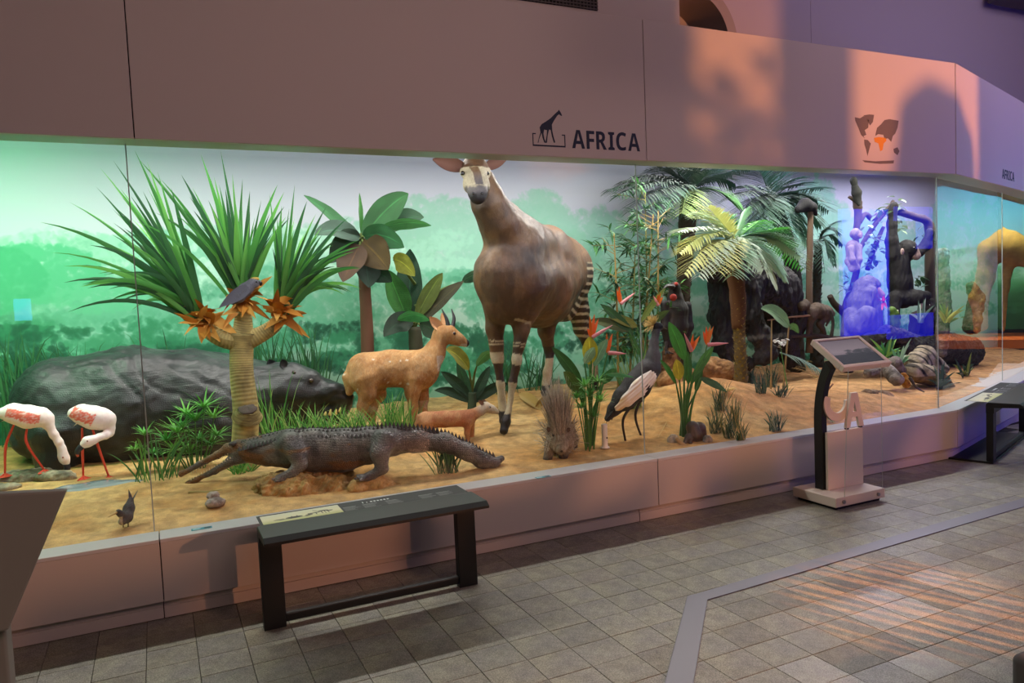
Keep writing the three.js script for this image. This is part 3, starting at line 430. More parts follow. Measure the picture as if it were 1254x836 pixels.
// ---------------------------------------------------------------- animals: mounted specimens
const groundAt = (px, py) => { let y = 0.5, p; for (let i = 0; i < 12; i++) { p = onY(px, py, y); y = lerp(y, sandY(p.x, p.z), 0.7); } return onY(px, py, y); };
const eyeMat = phy({ color: '#120c08', roughness: 0.08, clearcoat: 1 });
const eyeball = (j) => new THREE.SphereGeometry(j.r, 14, 10).translate(j.p.x, j.p.y, j.p.z);
const shift = (j, dx, dy, dz) => ({ p: j.p.clone().add(V(dx, dy, dz)), r: j.r });
// leaf-shaped ear: shell between base and tip facing a direction
function ear(base, tip, wide, face, bend = 0.35, n = 8) {
  const ax = tip.clone().sub(base), L = ax.length(); ax.normalize(); const s = ax.clone().cross(face).normalize(), f = s.clone().cross(ax).normalize(), pos = [], idx = [];
  for (let i = 0; i <= n; i++) for (let k = 0; k <= 6; k++) { const t = i / n, w = wide * Math.pow(Math.sin(Math.PI * Math.min(0.98, 0.16 + t * 0.84)), 0.75), u = k / 3 - 1, d = bend * w * (1 - u * u), p = base.clone().addScaledVector(ax, t * L).addScaledVector(s, u * w).addScaledVector(f, -d); pos.push(...p.toArray()); }
  for (let i = 0; i < n; i++) for (let k = 0; k < 6; k++) { const a = i * 7 + k, b = a + 7; idx.push(a, b, a + 1, a + 1, b, b + 1); }
  const front = geo(pos, idx), back = front.clone(); displace(back, () => -0.006); return join([front, back]);
}
// --- okapi
{
  const base = groundAt(618, 530), z = base.z - 0.02, t = thing('okapi', base, 'tall brown okapi with striped haunches and pale face', 'okapi');
  const zr = z - 0.85, chest = J(628, 340, z - 0.05, 47), belly = J(655, 350, z - 0.42, 46), rump = J(688, 338, zr, 38);
  const prims = [
    ...limb(chest, belly, rump), ...limb(J(634, 300, z - 0.12, 36), J(668, 308, z - 0.5, 30), J(694, 322, zr + 0.05, 28)), ...limb(J(612, 330, z + 0.02, 26), J(618, 372, z + 0.0, 26)), ...limb(J(644, 350, z + 0.03, 30), J(640, 380, z + 0.02, 19)), ...limb(J(660, 372, z - 0.45, 26), J(688, 372, zr + 0.1, 22)),
    // neck
    ...limb(J(632, 305, z - 0.05, 36), J(614, 275, z + 0.02, 24), J(600, 250, z + 0.05, 19), J(590, 222, z + 0.05, 16)), ...limb(J(652, 300, z - 0.22, 22), J(618, 262, z - 0.06, 16)),
    // legs, joined to the trunk with a tighter blend
    ...[...limb(J(610, 368, z - 0.1, 19), J(606, 402, z - 0.13, 10.5), J(609, 440, z - 0.15, 7), J(613, 470, z - 0.16, 5.4), J(616, 504, z - 0.17, 4.8), J(617, 514, z - 0.16, 6)),
      ...limb(J(641, 370, z + 0.02, 18), J(638, 402, z + 0.04, 11), J(633, 440, z + 0.05, 7.8), J(629, 468, z + 0.05, 6.2), J(623, 503, z + 0.05, 5.4), J(619, 516, z + 0.06, 7.5), J(617, 526, z + 0.08, 6.5)),
      ...limb(J(672, 368, zr + 0.2, 22), J(669, 405, zr + 0.18, 10.5), J(673, 430, zr + 0.12, 6.6), J(671, 455, zr + 0.14, 5.6), J(668, 480, zr + 0.16, 5.6)),
      ...limb(J(700, 345, zr - 0.02, 21), J(708, 378, zr - 0.06, 14), J(712, 402, zr - 0.1, 9), J(722, 428, zr - 0.16, 6), J(729, 465, zr - 0.12, 5), J(732, 488, zr - 0.1, 6))].map((q) => ({ ...q, k: 0.03 })),
  ];
  const hd = z + 0.06, head = [...limb(J(588, 222, hd - 0.02, 16), J(582, 208, hd + 0.02, 15)), ...limb(J(581, 204, hd + 0.03, 14), J(583, 222, hd + 0.15, 14), J(585, 236, hd + 0.22, 11), J(585, 241, hd + 0.24, 9)), ball(J(570, 210, hd + 0.07, 7)), ball(J(593, 210, hd + 0.07, 7)), ball(J(576, 228, hd + 0.13, 8)), ball(J(592, 228, hd + 0.13, 8))];
  const cut = onZ(588, 232, z + 0.05).y;
  const brown = lin('#5e432c'), dark = lin('#35261d'), red = lin('#7a5433'), cream = lin('#d8c9a4'), grey = lin('#6f6662'), black = lin('#26201e'), tan = lin('#92704a');
  const yOf = (py, zz) => onZ(635, py, zz).y, rumpX = onZ(690, 340, zr).x;
  const y393 = yOf(393, z), y420 = yOf(420, z), y432 = yOf(434, z), y452 = yOf(452, z), y470 = yOf(470, z), y512 = yOf(508, z), legX = onZ(622, 410, z).x, legL = onZ(607, 410, z - 0.13).x, legR = onZ(636, 410, z + 0.05).x;
  const coat = (x, y, zz) => {
    const n = fbm(x * 5, y * 5, zz * 5, 4), f = fbm(x * 40, y * 14, zz * 40, 2); let c = mix3(brown, red, smooth(0.42, 0.72, n)); c = mix3(c, tan, smooth(0.52, 0.7, fbm(x * 7 + 5, y * 5, zz * 7, 4)) * 0.55); c = mix3(c, dark, smooth(0.55, 0.8, fbm(x * 3 + 9, y * 3, zz * 3, 3)) * 0.8); c = mix3(c, tan, clamp((f - 0.5) * 0.9));
    const rear = zz < zr + 0.32 && x > rumpX - 0.45, sy = y + 0.03 * Math.sin(x * 9) + 0.02 * (n - 0.5);
    if (zz > z - 0.24 && y < y393 + 0.03 && Math.hypot(x - (x > legX ? legR : legL), 0) < 0.11) { // front legs
      if ((Math.abs(sy - y393 - 0.005) < 0.011 && Math.abs(x - legR) < 0.085 && zz > z - 0.07) || Math.abs(sy - y420) < 0.006 || Math.abs(sy - y420 + 0.028) < 0.005) c = cream;
      else if (sy < y432 && sy > y452 + 0.03) c = cream; else if (sy <= y452 + 0.03 && sy > y470) c = mix3(dark, brown, 0.3); else if (sy <= y470 && sy > y512) c = cream; else if (sy <= y512) c = black; else if (sy < y393 - 0.02) c = mix3(c, dark, 0.35);
    } else if (rear && y < yOf(325, zr) && !(zz > zr + 0.0 && x < rumpX - 0.2 && y > yOf(392, zr))) {
      const yy = yOf(425, zr); if (y > yy) { const s = Math.sin((y + 0.25 * (x - rumpX) + 0.02 * Math.sin(x * 12)) * 2 * Math.PI / 0.075 + 1.5 * (n - 0.5)), edge = smooth(rumpX - 0.12, rumpX + 0.02, x + 0.25 * (yOf(330, zr) - y)); if (s > 0.35 && edge > 0.4) c = cream; else if (edge > 0.4) c = mix3(dark, brown, 0.3); }
      else if (y > yOf(440, zr)) c = dark; else if (y > yOf(472, zr)) c = mix3(cream, tan, 0.15); else c = black;
    }
    return c;
  };
  const b = displace(body(prims, 0.0125, 0.09), (x, y, zz) => (fbm(x * 4, y * 3, zz * 4, 3) - 0.5) * 0.06 + (fbm(x * 16, y * 10, zz * 16, 3) - 0.5) * 0.012); tint(b, coat); part(t, 'body', b, furry({ roughness: 0.48 }));
  const h = body(head, 0.007, 0.035), eyeL = onZ(566, 212, hd + 0.1), top = onZ(582, 206, hd + 0.1).y, mz = onZ(585, 229, hd + 0.2).y, mid = onZ(583, 222, hd + 0.2).x;
  tint(h, (x, y, zz) => { const n = fbm(x * 30, y * 30, zz * 30, 3); if (y > top + 0.005 || zz < hd - 0.02) return mix3(brown, red, n); if (y < mz + 0.01 && zz > hd + 0.14) return mix3(mix3(cream, grey, smooth(mz + 0.02, mz - 0.01, y + (n - 0.5) * 0.05)), black, smooth(mz - 0.03, mz - 0.07, y + (n - 0.5) * 0.03)); const dx = Math.abs(x - mid) / 0.085; if (y < top && dx < 0.34 + (top - y) * 0.4 && zz > hd + 0.06) return mix3(mix3(red, tan, 0.7), grey, smooth(top, mz + 0.02, y)); return mix3(cream, tan, clamp((n - 0.45) * 0.8)); });
  const hm = part(t, 'head', h, furry({ roughness: 0.6 }));
  part(hm, 'eye', eyeball(J(566.5, 212, hd + 0.115, 2.8)), eyeMat); part(hm, 'eye', eyeball(J(596.5, 212, hd + 0.115, 2.8)), eyeMat);
  for (const s of [[579.5, 236.5], [590.5, 236.5]]) part(hm, 'nostril', eyeball(J(s[0], s[1], hd + 0.305, 1.6)), eyeMat);
  const em = std({ color: '#6b4636', roughness: 0.8 });
  part(t, 'ear', ear(onZ(568, 205, hd), onZ(530, 195, hd - 0.02), 0.06, V(-0.3, -0.25, 1), 0.5), em); part(t, 'ear', ear(onZ(595, 204, hd), onZ(622, 193, hd - 0.08), 0.05, V(0.3, -0.2, 1), 0.5), em);
}
// --- bushbuck
{
  const z = -1.92, base = onZ(478, 520, z), t = thing('bushbuck', V(base.x, sandY(base.x, z), z), 'orange tan antelope with short horns and white throat patch', 'antelope');
  const prims = [...limb(J(447, 456, z, 23), J(480, 452, z, 20.5), J(513, 454, z, 24)), ...limb(J(444, 449, z, 16), J(478, 445, z, 15), J(512, 445, z, 16)), ...limb(J(520, 450, z, 18), J(531, 433, z, 13), J(541, 411, z, 9)),
    ...limb(J(507, 465, z + 0.09, 14), J(505, 480, z + 0.1, 8.5), J(506, 500, z + 0.1, 5), J(506, 517, z + 0.1, 4), J(506, 528, z + 0.1, 4)), ...limb(J(514, 465, z - 0.09, 13), J(517, 487, z - 0.1, 7), J(519, 506, z - 0.1, 4.5), J(519, 524, z - 0.1, 3.8)),
    ...limb(J(446, 466, z + 0.07, 17), J(450, 483, z + 0.1, 10), J(444, 497, z + 0.1, 6), J(443, 514, z + 0.1, 4.2), J(443, 528, z + 0.1, 4.2)), ...limb(J(458, 466, z - 0.09, 17), J(463, 482, z - 0.1, 9), J(456, 497, z - 0.1, 5.5), J(456, 520, z - 0.1, 4)), ...limb(J(425, 462, z, 6), J(428, 480, z, 4.5)),
    ...limb(J(541, 409, z, 10.5), J(549, 409, z + 0.02, 10), J(560, 415, z + 0.05, 7), J(570, 420, z + 0.07, 5))];
  const A = lin('#cd9a5e'), B = lin('#b67d44'), W = lin('#e9dcc4'), K = lin('#2a1f1a'), S = lin('#e0c092'), throat = onZ(534, 444, z), nose = onZ(575, 421, z + 0.08), bel = onZ(480, 474, z).y, hip = onZ(445, 470, z + 0.1);
  const g = displace(body(prims, 0.01, 0.045), (x, y, zz) => (fbm(x * 22, y * 22, zz * 22, 3) - 0.5) * 0.007);
  tint(g, (x, y, zz) => { const p = V(x, y, zz), n = fbm(x * 9, y * 9, zz * 9, 4), f = fbm(x * 70, y * 30, zz * 70, 2); let c = mix3(A, B, smooth(0.42, 0.66, n)); c = mix3(c, S, clamp((f - 0.48) * 1.2)); if (p.distanceTo(throat.clone().setZ(zz)) < 0.06 + n * 0.03 && x > throat.x - 0.03) c = mix3(c, W, 0.9); if (x > nose.x - 0.03) c = K; else if (x > nose.x - 0.09 && y < nose.y + 0.005) c = W; const q = noise(x * 34, y * 34, zz * 10); if (q > 0.88 && x < throat.x - 0.1 && y > bel) c = W; if (y < bel - 0.15 && n > 0.55) c = mix3(c, W, 0.5); return c; });
  const b = part(t, 'body', g, furry({ roughness: 0.8 })); part(b, 'eye', eyeball(J(556, 408.5, z + 0.09, 2.6)), eyeMat);
  const em = std({ color: '#d2a273', roughness: 0.8 }); part(t, 'ear', ear(onZ(541, 403, z + 0.03), onZ(526, 388, z + 0.03), 0.048, V(0.2, 0, 1), 0.5), em); part(t, 'ear', ear(onZ(547, 401, z - 0.05), onZ(541, 383, z - 0.1), 0.04, V(0.2, 0, 1), 0.5), em);
  const hm = std({ color: '#2b2a2e', roughness: 0.45 }); part(t, 'horn', tube([onZ(549, 401, z + 0.03), onZ(547, 391, z + 0.02), onZ(541, 378, z)], [0.024, 0.017, 0.004], 10), hm); part(t, 'horn', tube([onZ(554, 401, z - 0.03), onZ(556, 390, z - 0.04), onZ(553, 378, z - 0.06)], [0.022, 0.016, 0.004], 10), hm);
}
// --- young duiker
{
  const z = -1.3, base = onZ(545, 540, z), t = thing('duiker', V(base.x, sandY(base.x, z), z), 'small pale reddish antelope standing behind the crocodile tail', 'antelope');
  const prims = [...limb(J(521, 514, z, 10.5), J(545, 513, z, 10), J(572, 512, z, 10.5)), ...limb(J(576, 509, z, 8), J(588, 503, z, 6), J(594, 499, z, 5.5)), ...limb(J(595, 498, z, 6.5), J(602, 501, z + 0.01, 5), J(609, 504, z + 0.02, 3)), ...limb(J(573, 517, z + 0.04, 6), J(572, 530, z + 0.04, 3.2), J(574, 545, z + 0.04, 2.4)), ...limb(J(577, 516, z - 0.05, 5), J(578, 540, z - 0.05, 2.4)), ...limb(J(522, 518, z + 0.04, 8), J(524, 530, z + 0.04, 4), J(521, 545, z + 0.04, 2.6)), ...limb(J(526, 518, z - 0.05, 7), J(529, 544, z - 0.05, 2.6)), ...limb(J(513, 510, z, 3), J(511, 520, z, 2.5))];
  const A = lin('#d09a67'), B = lin('#c07a50'), W = lin('#ead7bb'), nx = onZ(587, 505, z).x, tip = onZ(609, 504, z).x, g = body(prims, 0.0065, 0.02);
  tint(g, (x, y, zz) => { const n = fbm(x * 14, y * 14, zz * 14, 4); let c = mix3(A, B, smooth(0.4, 0.65, n)); c = mix3(c, W, smooth(nx - 0.06, nx + 0.03, x)); if (x > tip - 0.002) c = lin('#4a3630'); return c; });
  const b = part(t, 'body', g, furry()); part(b, 'eye', eyeball(J(600, 498.5, z + 0.045, 1.3)), eyeMat); const em = std({ color: '#7b5c49', roughness: 0.8 });
  part(t, 'ear', ear(onZ(592, 495, z + 0.02), onZ(586, 490, z + 0.02), 0.018, V(0, 0, 1), 0.4, 5), em); part(t, 'ear', ear(onZ(595, 494, z - 0.02), onZ(591, 489, z - 0.03), 0.016, V(0, 0, 1), 0.4, 5), em);
}
// --- hippopotamus
{
  const z = -2.42, base = onZ(190, 580, z), t = thing('hippopotamus', V(base.x, sandY(base.x, z), z), 'huge dark grey hippopotamus lying behind the flamingos', 'hippopotamus');
  const prims = [...limb(J(92, 505, z, 66), J(160, 500, z, 75), J(235, 502, z, 72), J(295, 503, z, 60)), ...limb(J(70, 490, z - 0.05, 48), J(45, 530, z, 30)), ...limb(J(290, 490, z + 0.02, 52), J(325, 488, z + 0.1, 42), J(350, 483, z + 0.18, 34)), ...limb(J(350, 478, z + 0.2, 30), J(380, 480, z + 0.26, 22), J(408, 489, z + 0.3, 17), J(418, 490, z + 0.32, 14)), ...limb(J(345, 505, z + 0.18, 22), J(385, 508, z + 0.26, 12), J(412, 509, z + 0.3, 8)), ball(J(358, 454, z + 0.28, 8)), ball(J(379, 465, z + 0.36, 6)), ball(J(421, 482, z + 0.4, 6)), ball(J(407, 478, z + 0.42, 7)),
    ...limb(J(70, 540, z + 0.3, 26), J(66, 590, z + 0.35, 20)), ...limb(J(270, 540, z + 0.3, 26), J(272, 590, z + 0.33, 20)), { ...ball(J(404, 500, z + 0.55, 10), 1.7, 0.5, 2.2), cut: true, k: 0.02 }];
  const A = lin('#2f3334'), B = lin('#4b4f4e'), C = lin('#1f2122'), g = displace(body(prims, 0.018, 0.12), (x, y, zz) => (fbm(x * 3.2, y * 6, zz * 4, 4) - 0.5) * 0.07 + (fbm(x * 24, y * 24, zz * 24, 2) - 0.5) * 0.012 - 0.012 * Math.pow(Math.abs(Math.sin((x * 1.3 + y * 2.2 + fbm(x * 2, y * 2, zz * 2, 2) * 3) * 5)), 8));
  tint(g, (x, y, zz) => mix3(mix3(A, B, smooth(0.4, 0.7, fbm(x * 4, y * 7, zz * 5, 4))), C, smooth(0.5, 0.8, fbm(x * 9 + 3, y * 9, zz * 9, 3))));
  const b = part(t, 'body', g, hide({ roughness: 0.4, bumpScale: 0.0011, map: furMap })); part(b, 'eye', eyeball(J(381, 466, z + 0.44, 3)), phy({ color: '#3a2c20', roughness: 0.1, clearcoat: 1 })); part(b, 'eye', eyeball(J(360, 456, z + 0.38, 2.6)), phy({ color: '#3a2c20', roughness: 0.1, clearcoat: 1 }));
  const tm = std({ color: '#d8c27c', roughness: 0.4 }); for (const [px, py, h] of [[404, 508, 7], [411, 507, 6], [416, 504, 5], [398, 508, 4]]) part(t, 'tooth', tube([onZ(px, py, z + 0.46), onZ(px + 1, py - h, z + 0.47)], [0.016, 0.006], 8, 3), tm);
  const em = std({ color: '#2f3132', roughness: 0.6 }); part(t, 'ear', ear(onZ(335, 452, z + 0.2), onZ(329, 440, z + 0.2), 0.05, V(0.4, 0, 1), 0.5), em); part(t, 'ear', ear(onZ(349, 450, z + 0.36), onZ(345, 440, z + 0.38), 0.04, V(0.4, 0, 1), 0.5), em);
}
// --- flamingos
function flamingo(z, o, label) {
  const f = onZ(o.feet[0][0], o.feet[0][1], z), t = thing('flamingo', f, label, 'flamingo', 'wading flamingos'), white = lin('#f5efea'), coral = lin('#ec7460'), pink = lin('#f3cfc6'), black = lin('#1a1618');
  const prims = [...limb(...o.body.map((q) => J(q[0], q[1], z, q[2]))), ...limb(...o.neck.map((q, i) => J(q[0], q[1], z + (q[3] ?? 0), q[2]))), ...limb(...o.head.map((q) => J(q[0], q[1], z + (q[3] ?? 0), q[2])))];
  const w0 = onZ(...o.wing[0], z), w1 = onZ(...o.wing[1], z), d = w1.clone().sub(w0), L = d.length(); d.normalize(); const up = V(-d.y, d.x, 0);
  const g = body(prims, 0.0062, 0.022); displace(g, (x, y, zz) => (fbm(x * 60, y * 60, zz * 60, 2) - 0.5) * 0.003);
  tint(g, (x, y, zz) => { const n = fbm(x * 40, y * 90, zz * 40, 3), q = V(x - w0.x, y - w0.y, 0), u = q.dot(d) / L, v = q.dot(up) / o.wing[2]; let c = mix3(white, pink, clamp(n * 0.5)); if (zz > z && u > 0 && u < 1 && Math.abs(v) < 0.42 + (n - 0.5) * 0.45) c = mix3(coral, white, clamp((noise(x * 90, y * 160, 3) - 0.52) * 1.6)); return c; });
  const b = part(t, 'body', g, plain({ roughness: 0.75 }));
  const bill = tint(tube(o.bill.map((q) => onZ(q[0], q[1], z + (q[3] ?? 0))), o.bill.map((q) => q[2] * perPx(f)), 10), (x, y) => black), tip = onZ(...o.bill.at(-1).slice(0, 2), z); tint(bill, (x, y, zz) => V(x, y, z).distanceTo(V(tip.x, tip.y, z)) < o.orange ? lin('#c8542c') : lin('#2b2a30'));
  part(b, 'bill', bill, plain({ roughness: 0.35 })); part(b, 'eye', eyeball(J(o.eye[0], o.eye[1], z + o.eye[2], 0.9)), std({ color: '#7a1d10', roughness: 0.2 }));
  const lm = std({ color: '#d2452f', roughness: 0.5 });
  o.legs.forEach((l, i) => { const lg = part(t, 'leg', tube(l.map((q, k) => onZ(q[0], q[1], z + (k ? 0.02 * (i ? 1 : -1) : 0))), l.map((q, k) => (k === 1 ? 1.7 : 1.15) * perPx(f)), 8), lm), e = l.at(-1), p = onZ(e[0], e[1], z + 0.02 * (i ? 1 : -1)), s = perPx(f);
    const toes = [[-0.6, 1], [0.25, 1], [0.95, 0.5]].map(([dx, dz]) => V(p.x + dx * s * 9, p.y - s * 2.5, p.z + dz * s * 11)); part(lg, 'webbed_foot', join([...toes.map((q) => tube([p, q], [s * 1.3, s * 0.8], 6, 2)), geo([...p.toArray(), ...toes.flatMap((q) => q.toArray())], [0, 1, 2, 0, 2, 3], [0, 0, 0, 0, 0, 0, 0, 0])]), lm); });
  for (const q of o.tail) part(t, 'tail_feather', blade(onZ(q[0], q[1], z), onZ(q[2], q[3], z).sub(onZ(q[0], q[1], z)), onZ(q[2], q[3], z).distanceTo(onZ(q[0], q[1], z)), 0.022, 0.1, { seg: 4 }), std({ color: q[4], roughness: 0.8 }));
}
flamingo(-1.78, { feet: [[10, 584]], body: [[4, 506, 7], [16, 506, 12], [34, 510, 14], [50, 511, 12], [57, 514, 8]], neck: [[57, 512, 7.5], [60, 521, 5.2], [66, 532, 4.6], [72, 541, 4.4], [76, 550, 4.4], [77, 556, 4.8]], head: [[77, 557, 5.5], [79, 562, 5.4], [81, 566, 4]], bill: [[80, 566, 3.6], [82.5, 573, 3.8], [80.5, 579, 2.6], [78.5, 584, 1]], orange: 0.012, eye: [77, 560, 0.036], wing: [[9, 503], [50, 513], 0.075], legs: [[[17, 520], [7.5, 544], [6, 580]], [[33, 524], [32, 540], [54, 575]]], tail: [[8, 508, -6, 509, '#ece4de'], [8, 512, -3, 519, '#2a2426'], [14, 514, 0, 516, '#d9d0ca']] }, 'white flamingo with straight lowered neck and coral wing patch');
flamingo(-1.6, { feet: [[103, 584]], body: [[90, 506, 6.5], [100, 507, 12], [114, 511, 14], [126, 513, 13], [133, 514, 8]], neck: [[132, 513, 8], [134.5, 524, 5.4], [134, 530, 4.6], [129, 533, 4.4, 0.05], [122, 535, 4.2, 0.08], [115, 538, 4.4, 0.1]], head: [[113, 539, 5.6, 0.1], [107, 541, 6.2, 0.1], [103, 544, 4.4, 0.1]], bill: [[103, 544, 3.6, 0.1], [98.5, 548, 3.9, 0.1], [94.5, 553, 3, 0.1], [95.5, 559, 1.4, 0.1]], orange: 0.032, eye: [107, 540, 0.142], wing: [[88, 503], [115, 514], 0.09], legs: [[[100.5, 524], [101, 550], [102, 583]], [[113, 524], [118, 540], [133, 583]]], tail: [[90, 506, 81, 511, '#e6ded4'], [92, 512, 83, 506, '#ded6cc'], [96, 518, 90, 522, '#e9e2da']] }, 'white flamingo with folded neck beside the shallow pool');
// --- crocodile
{
  const b0 = onZ(400, 585, -0.75), t = thing('crocodile', V(b0.x, 0.5, b0.z), 'long dark crocodile with slender open jaws lying across the sand', 'crocodile');
  const prims = [...limb(J(294, 553, -0.97, 11), J(310, 551, -0.93, 14), J(328, 551, -0.89, 18), J(352, 549, -0.83, 22), J(385, 551, -0.77, 25), J(420, 551, -0.7, 25), J(452, 545, -0.64, 21), J(478, 540, -0.6, 17), J(510, 539, -0.55, 13.5), J(545, 542, -0.49, 11), J(572, 553, -0.45, 9.5), J(590, 563, -0.42, 8.5), J(604, 567, -0.42, 7), J(614, 561, -0.44, 4)),
    ...limb(J(292, 547, -0.98, 9), J(280, 549, -1.0, 6.5), J(266, 557, -1.03, 4.6), J(245, 568, -1.08, 3.6), J(226, 578, -1.13, 3.2), J(222, 580, -1.14, 4)), ...limb(J(296, 560, -0.95, 8), J(284, 564, -0.97, 6), J(262, 577, -1.03, 4), J(240, 587, -1.09, 3), J(229, 592, -1.12, 3)),
    ...limb(J(355, 543, -0.7, 13), J(363, 556, -0.63, 9), J(368, 569, -0.6, 8), J(358, 579, -0.6, 6.5), J(344, 585, -0.6, 5.5)), ...limb(J(472, 540, -0.5, 15), J(465, 556, -0.44, 10), J(468, 573, -0.42, 7.5), J(458, 581, -0.42, 6), J(448, 584, -0.42, 5)),
    ...[[340, 584], [337, 587], [342, 589]].flatMap(([x, y], i) => limb(J(346, 585, -0.6, 4), J(x - 4, y, -0.6 + i * 0.03, 1.7))), ...[[440, 582], [438, 586], [444, 588]].flatMap(([x, y], i) => limb(J(450, 584, -0.42, 4), J(x - 3, y, -0.42 + i * 0.03, 1.7)))];
  prims.forEach((q) => { q.k = q.ra < 0.045 ? 0.016 : 0.05; });
  const A = lin('#6e6b69'), B = lin('#959089'), C = lin('#97662c'), D = lin('#3a3836'), g = body(prims, 0.0075, 0.05);
  displace(g, (x, y, zz) => { const u = x * 52, v = y * 46 + zz * 20, cell = Math.abs(Math.sin(u) * Math.sin(v)); return (cell - 0.4) * 0.0035 + (fbm(x * 30, y * 30, zz * 30, 2) - 0.5) * 0.004; });
  tint(g, (x, y, zz) => { const n = fbm(x * 8, y * 8, zz * 8, 4); let c = mix3(A, B, smooth(0.4, 0.7, n)); c = mix3(c, D, smooth(0.55, 0.78, fbm(x * 13 + 4, y * 13, zz * 13, 3)) * 0.7); const stain = smooth(0.44, 0.56, fbm(x * 5 + 2, y * 9, zz * 5, 3)); if (x > 0.45 && x < 1.5 && y < 0.74 && y > 0.555 && zz < -0.555 && zz > -0.9) c = mix3(c, C, 0.85 * stain); if (x < 0.62 && zz < -0.85) c = mix3(c, C, 0.8 * smooth(0.4, 0.55, fbm(x * 7, y * 16, zz * 7 + 3, 3))); return c; });
  const b = part(t, 'body', g, hide({ roughness: 0.38 })); part(b, 'eye', eyeball(J(285, 545, -0.93, 2.6)), eyeMat); part(b, 'eye_ridge', new THREE.SphereGeometry(0.022, 12, 8).scale(1.3, 0.7, 1).translate(...onZ(285, 543, -0.94).toArray()), std({ color: '#3c3a38', roughness: 0.5 }));
  // rows of keeled scutes
  const spine = new THREE.CatmullRomCurve3([J(300, 541, -0.97, 1), J(328, 534, -0.9, 1), J(352, 529, -0.84, 1), J(385, 527, -0.78, 1), J(420, 527, -0.71, 1), J(452, 525, -0.65, 1), J(478, 524, -0.61, 1), J(510, 526, -0.56, 1), J(545, 532, -0.5, 1), J(572, 544, -0.46, 1), J(592, 555, -0.43, 1), J(604, 560, -0.42, 1)].map((j) => j.p)), cone = new THREE.ConeGeometry(0.019, 0.034, 5), list = [];
  for (let i = 0; i <= 64; i++) { const u = i / 64, p = spine.getPointAt(u), tg = spine.getTangentAt(u), side = V(tg.z, 0, -tg.x).normalize(), w = lerp(0.055, 0.012, smooth(0.5, 0.95, u)), s = u > 0.55 ? 1.3 : 1; for (const k of (u > 0.75 ? [0] : u > 0.5 ? [-1, 1] : [-2, -1, 0, 1, 2])) { const q = p.clone().addScaledVector(side, k * w); list.push(cone.clone().scale(1.1 * s, (u > 0.5 ? 1.9 : 0.9), 0.6).rotateY(Math.atan2(-tg.z, tg.x)).translate(q.x, q.y - Math.abs(k) * k * k * 0.0045 + 0.012, q.z)); } }
  const sc = part(t, 'back_scutes', mergeGeometries(list), std({ color: '#383633', roughness: 0.45 })); sc.userData.kind = 'stuff';
  const teeth = []; for (let i = 0; i < 16; i++) { const u = i / 15, p = onZ(lerp(234, 282, u), lerp(577, 553, u), lerp(-1.09, -0.96, u)); teeth.push(new THREE.ConeGeometry(0.004, 0.016, 5).rotateX(Math.PI).translate(p.x, p.y - 0.012, p.z)); const q = onZ(lerp(234, 282, u), lerp(588, 562, u), lerp(-1.08, -0.94, u)); teeth.push(new THREE.ConeGeometry(0.004, 0.016, 5).translate(q.x, q.y + 0.012, q.z)); }
  part(t, 'teeth', mergeGeometries(teeth), std({ color: '#d8c9a0', roughness: 0.4 })).userData.kind = 'stuff';
}
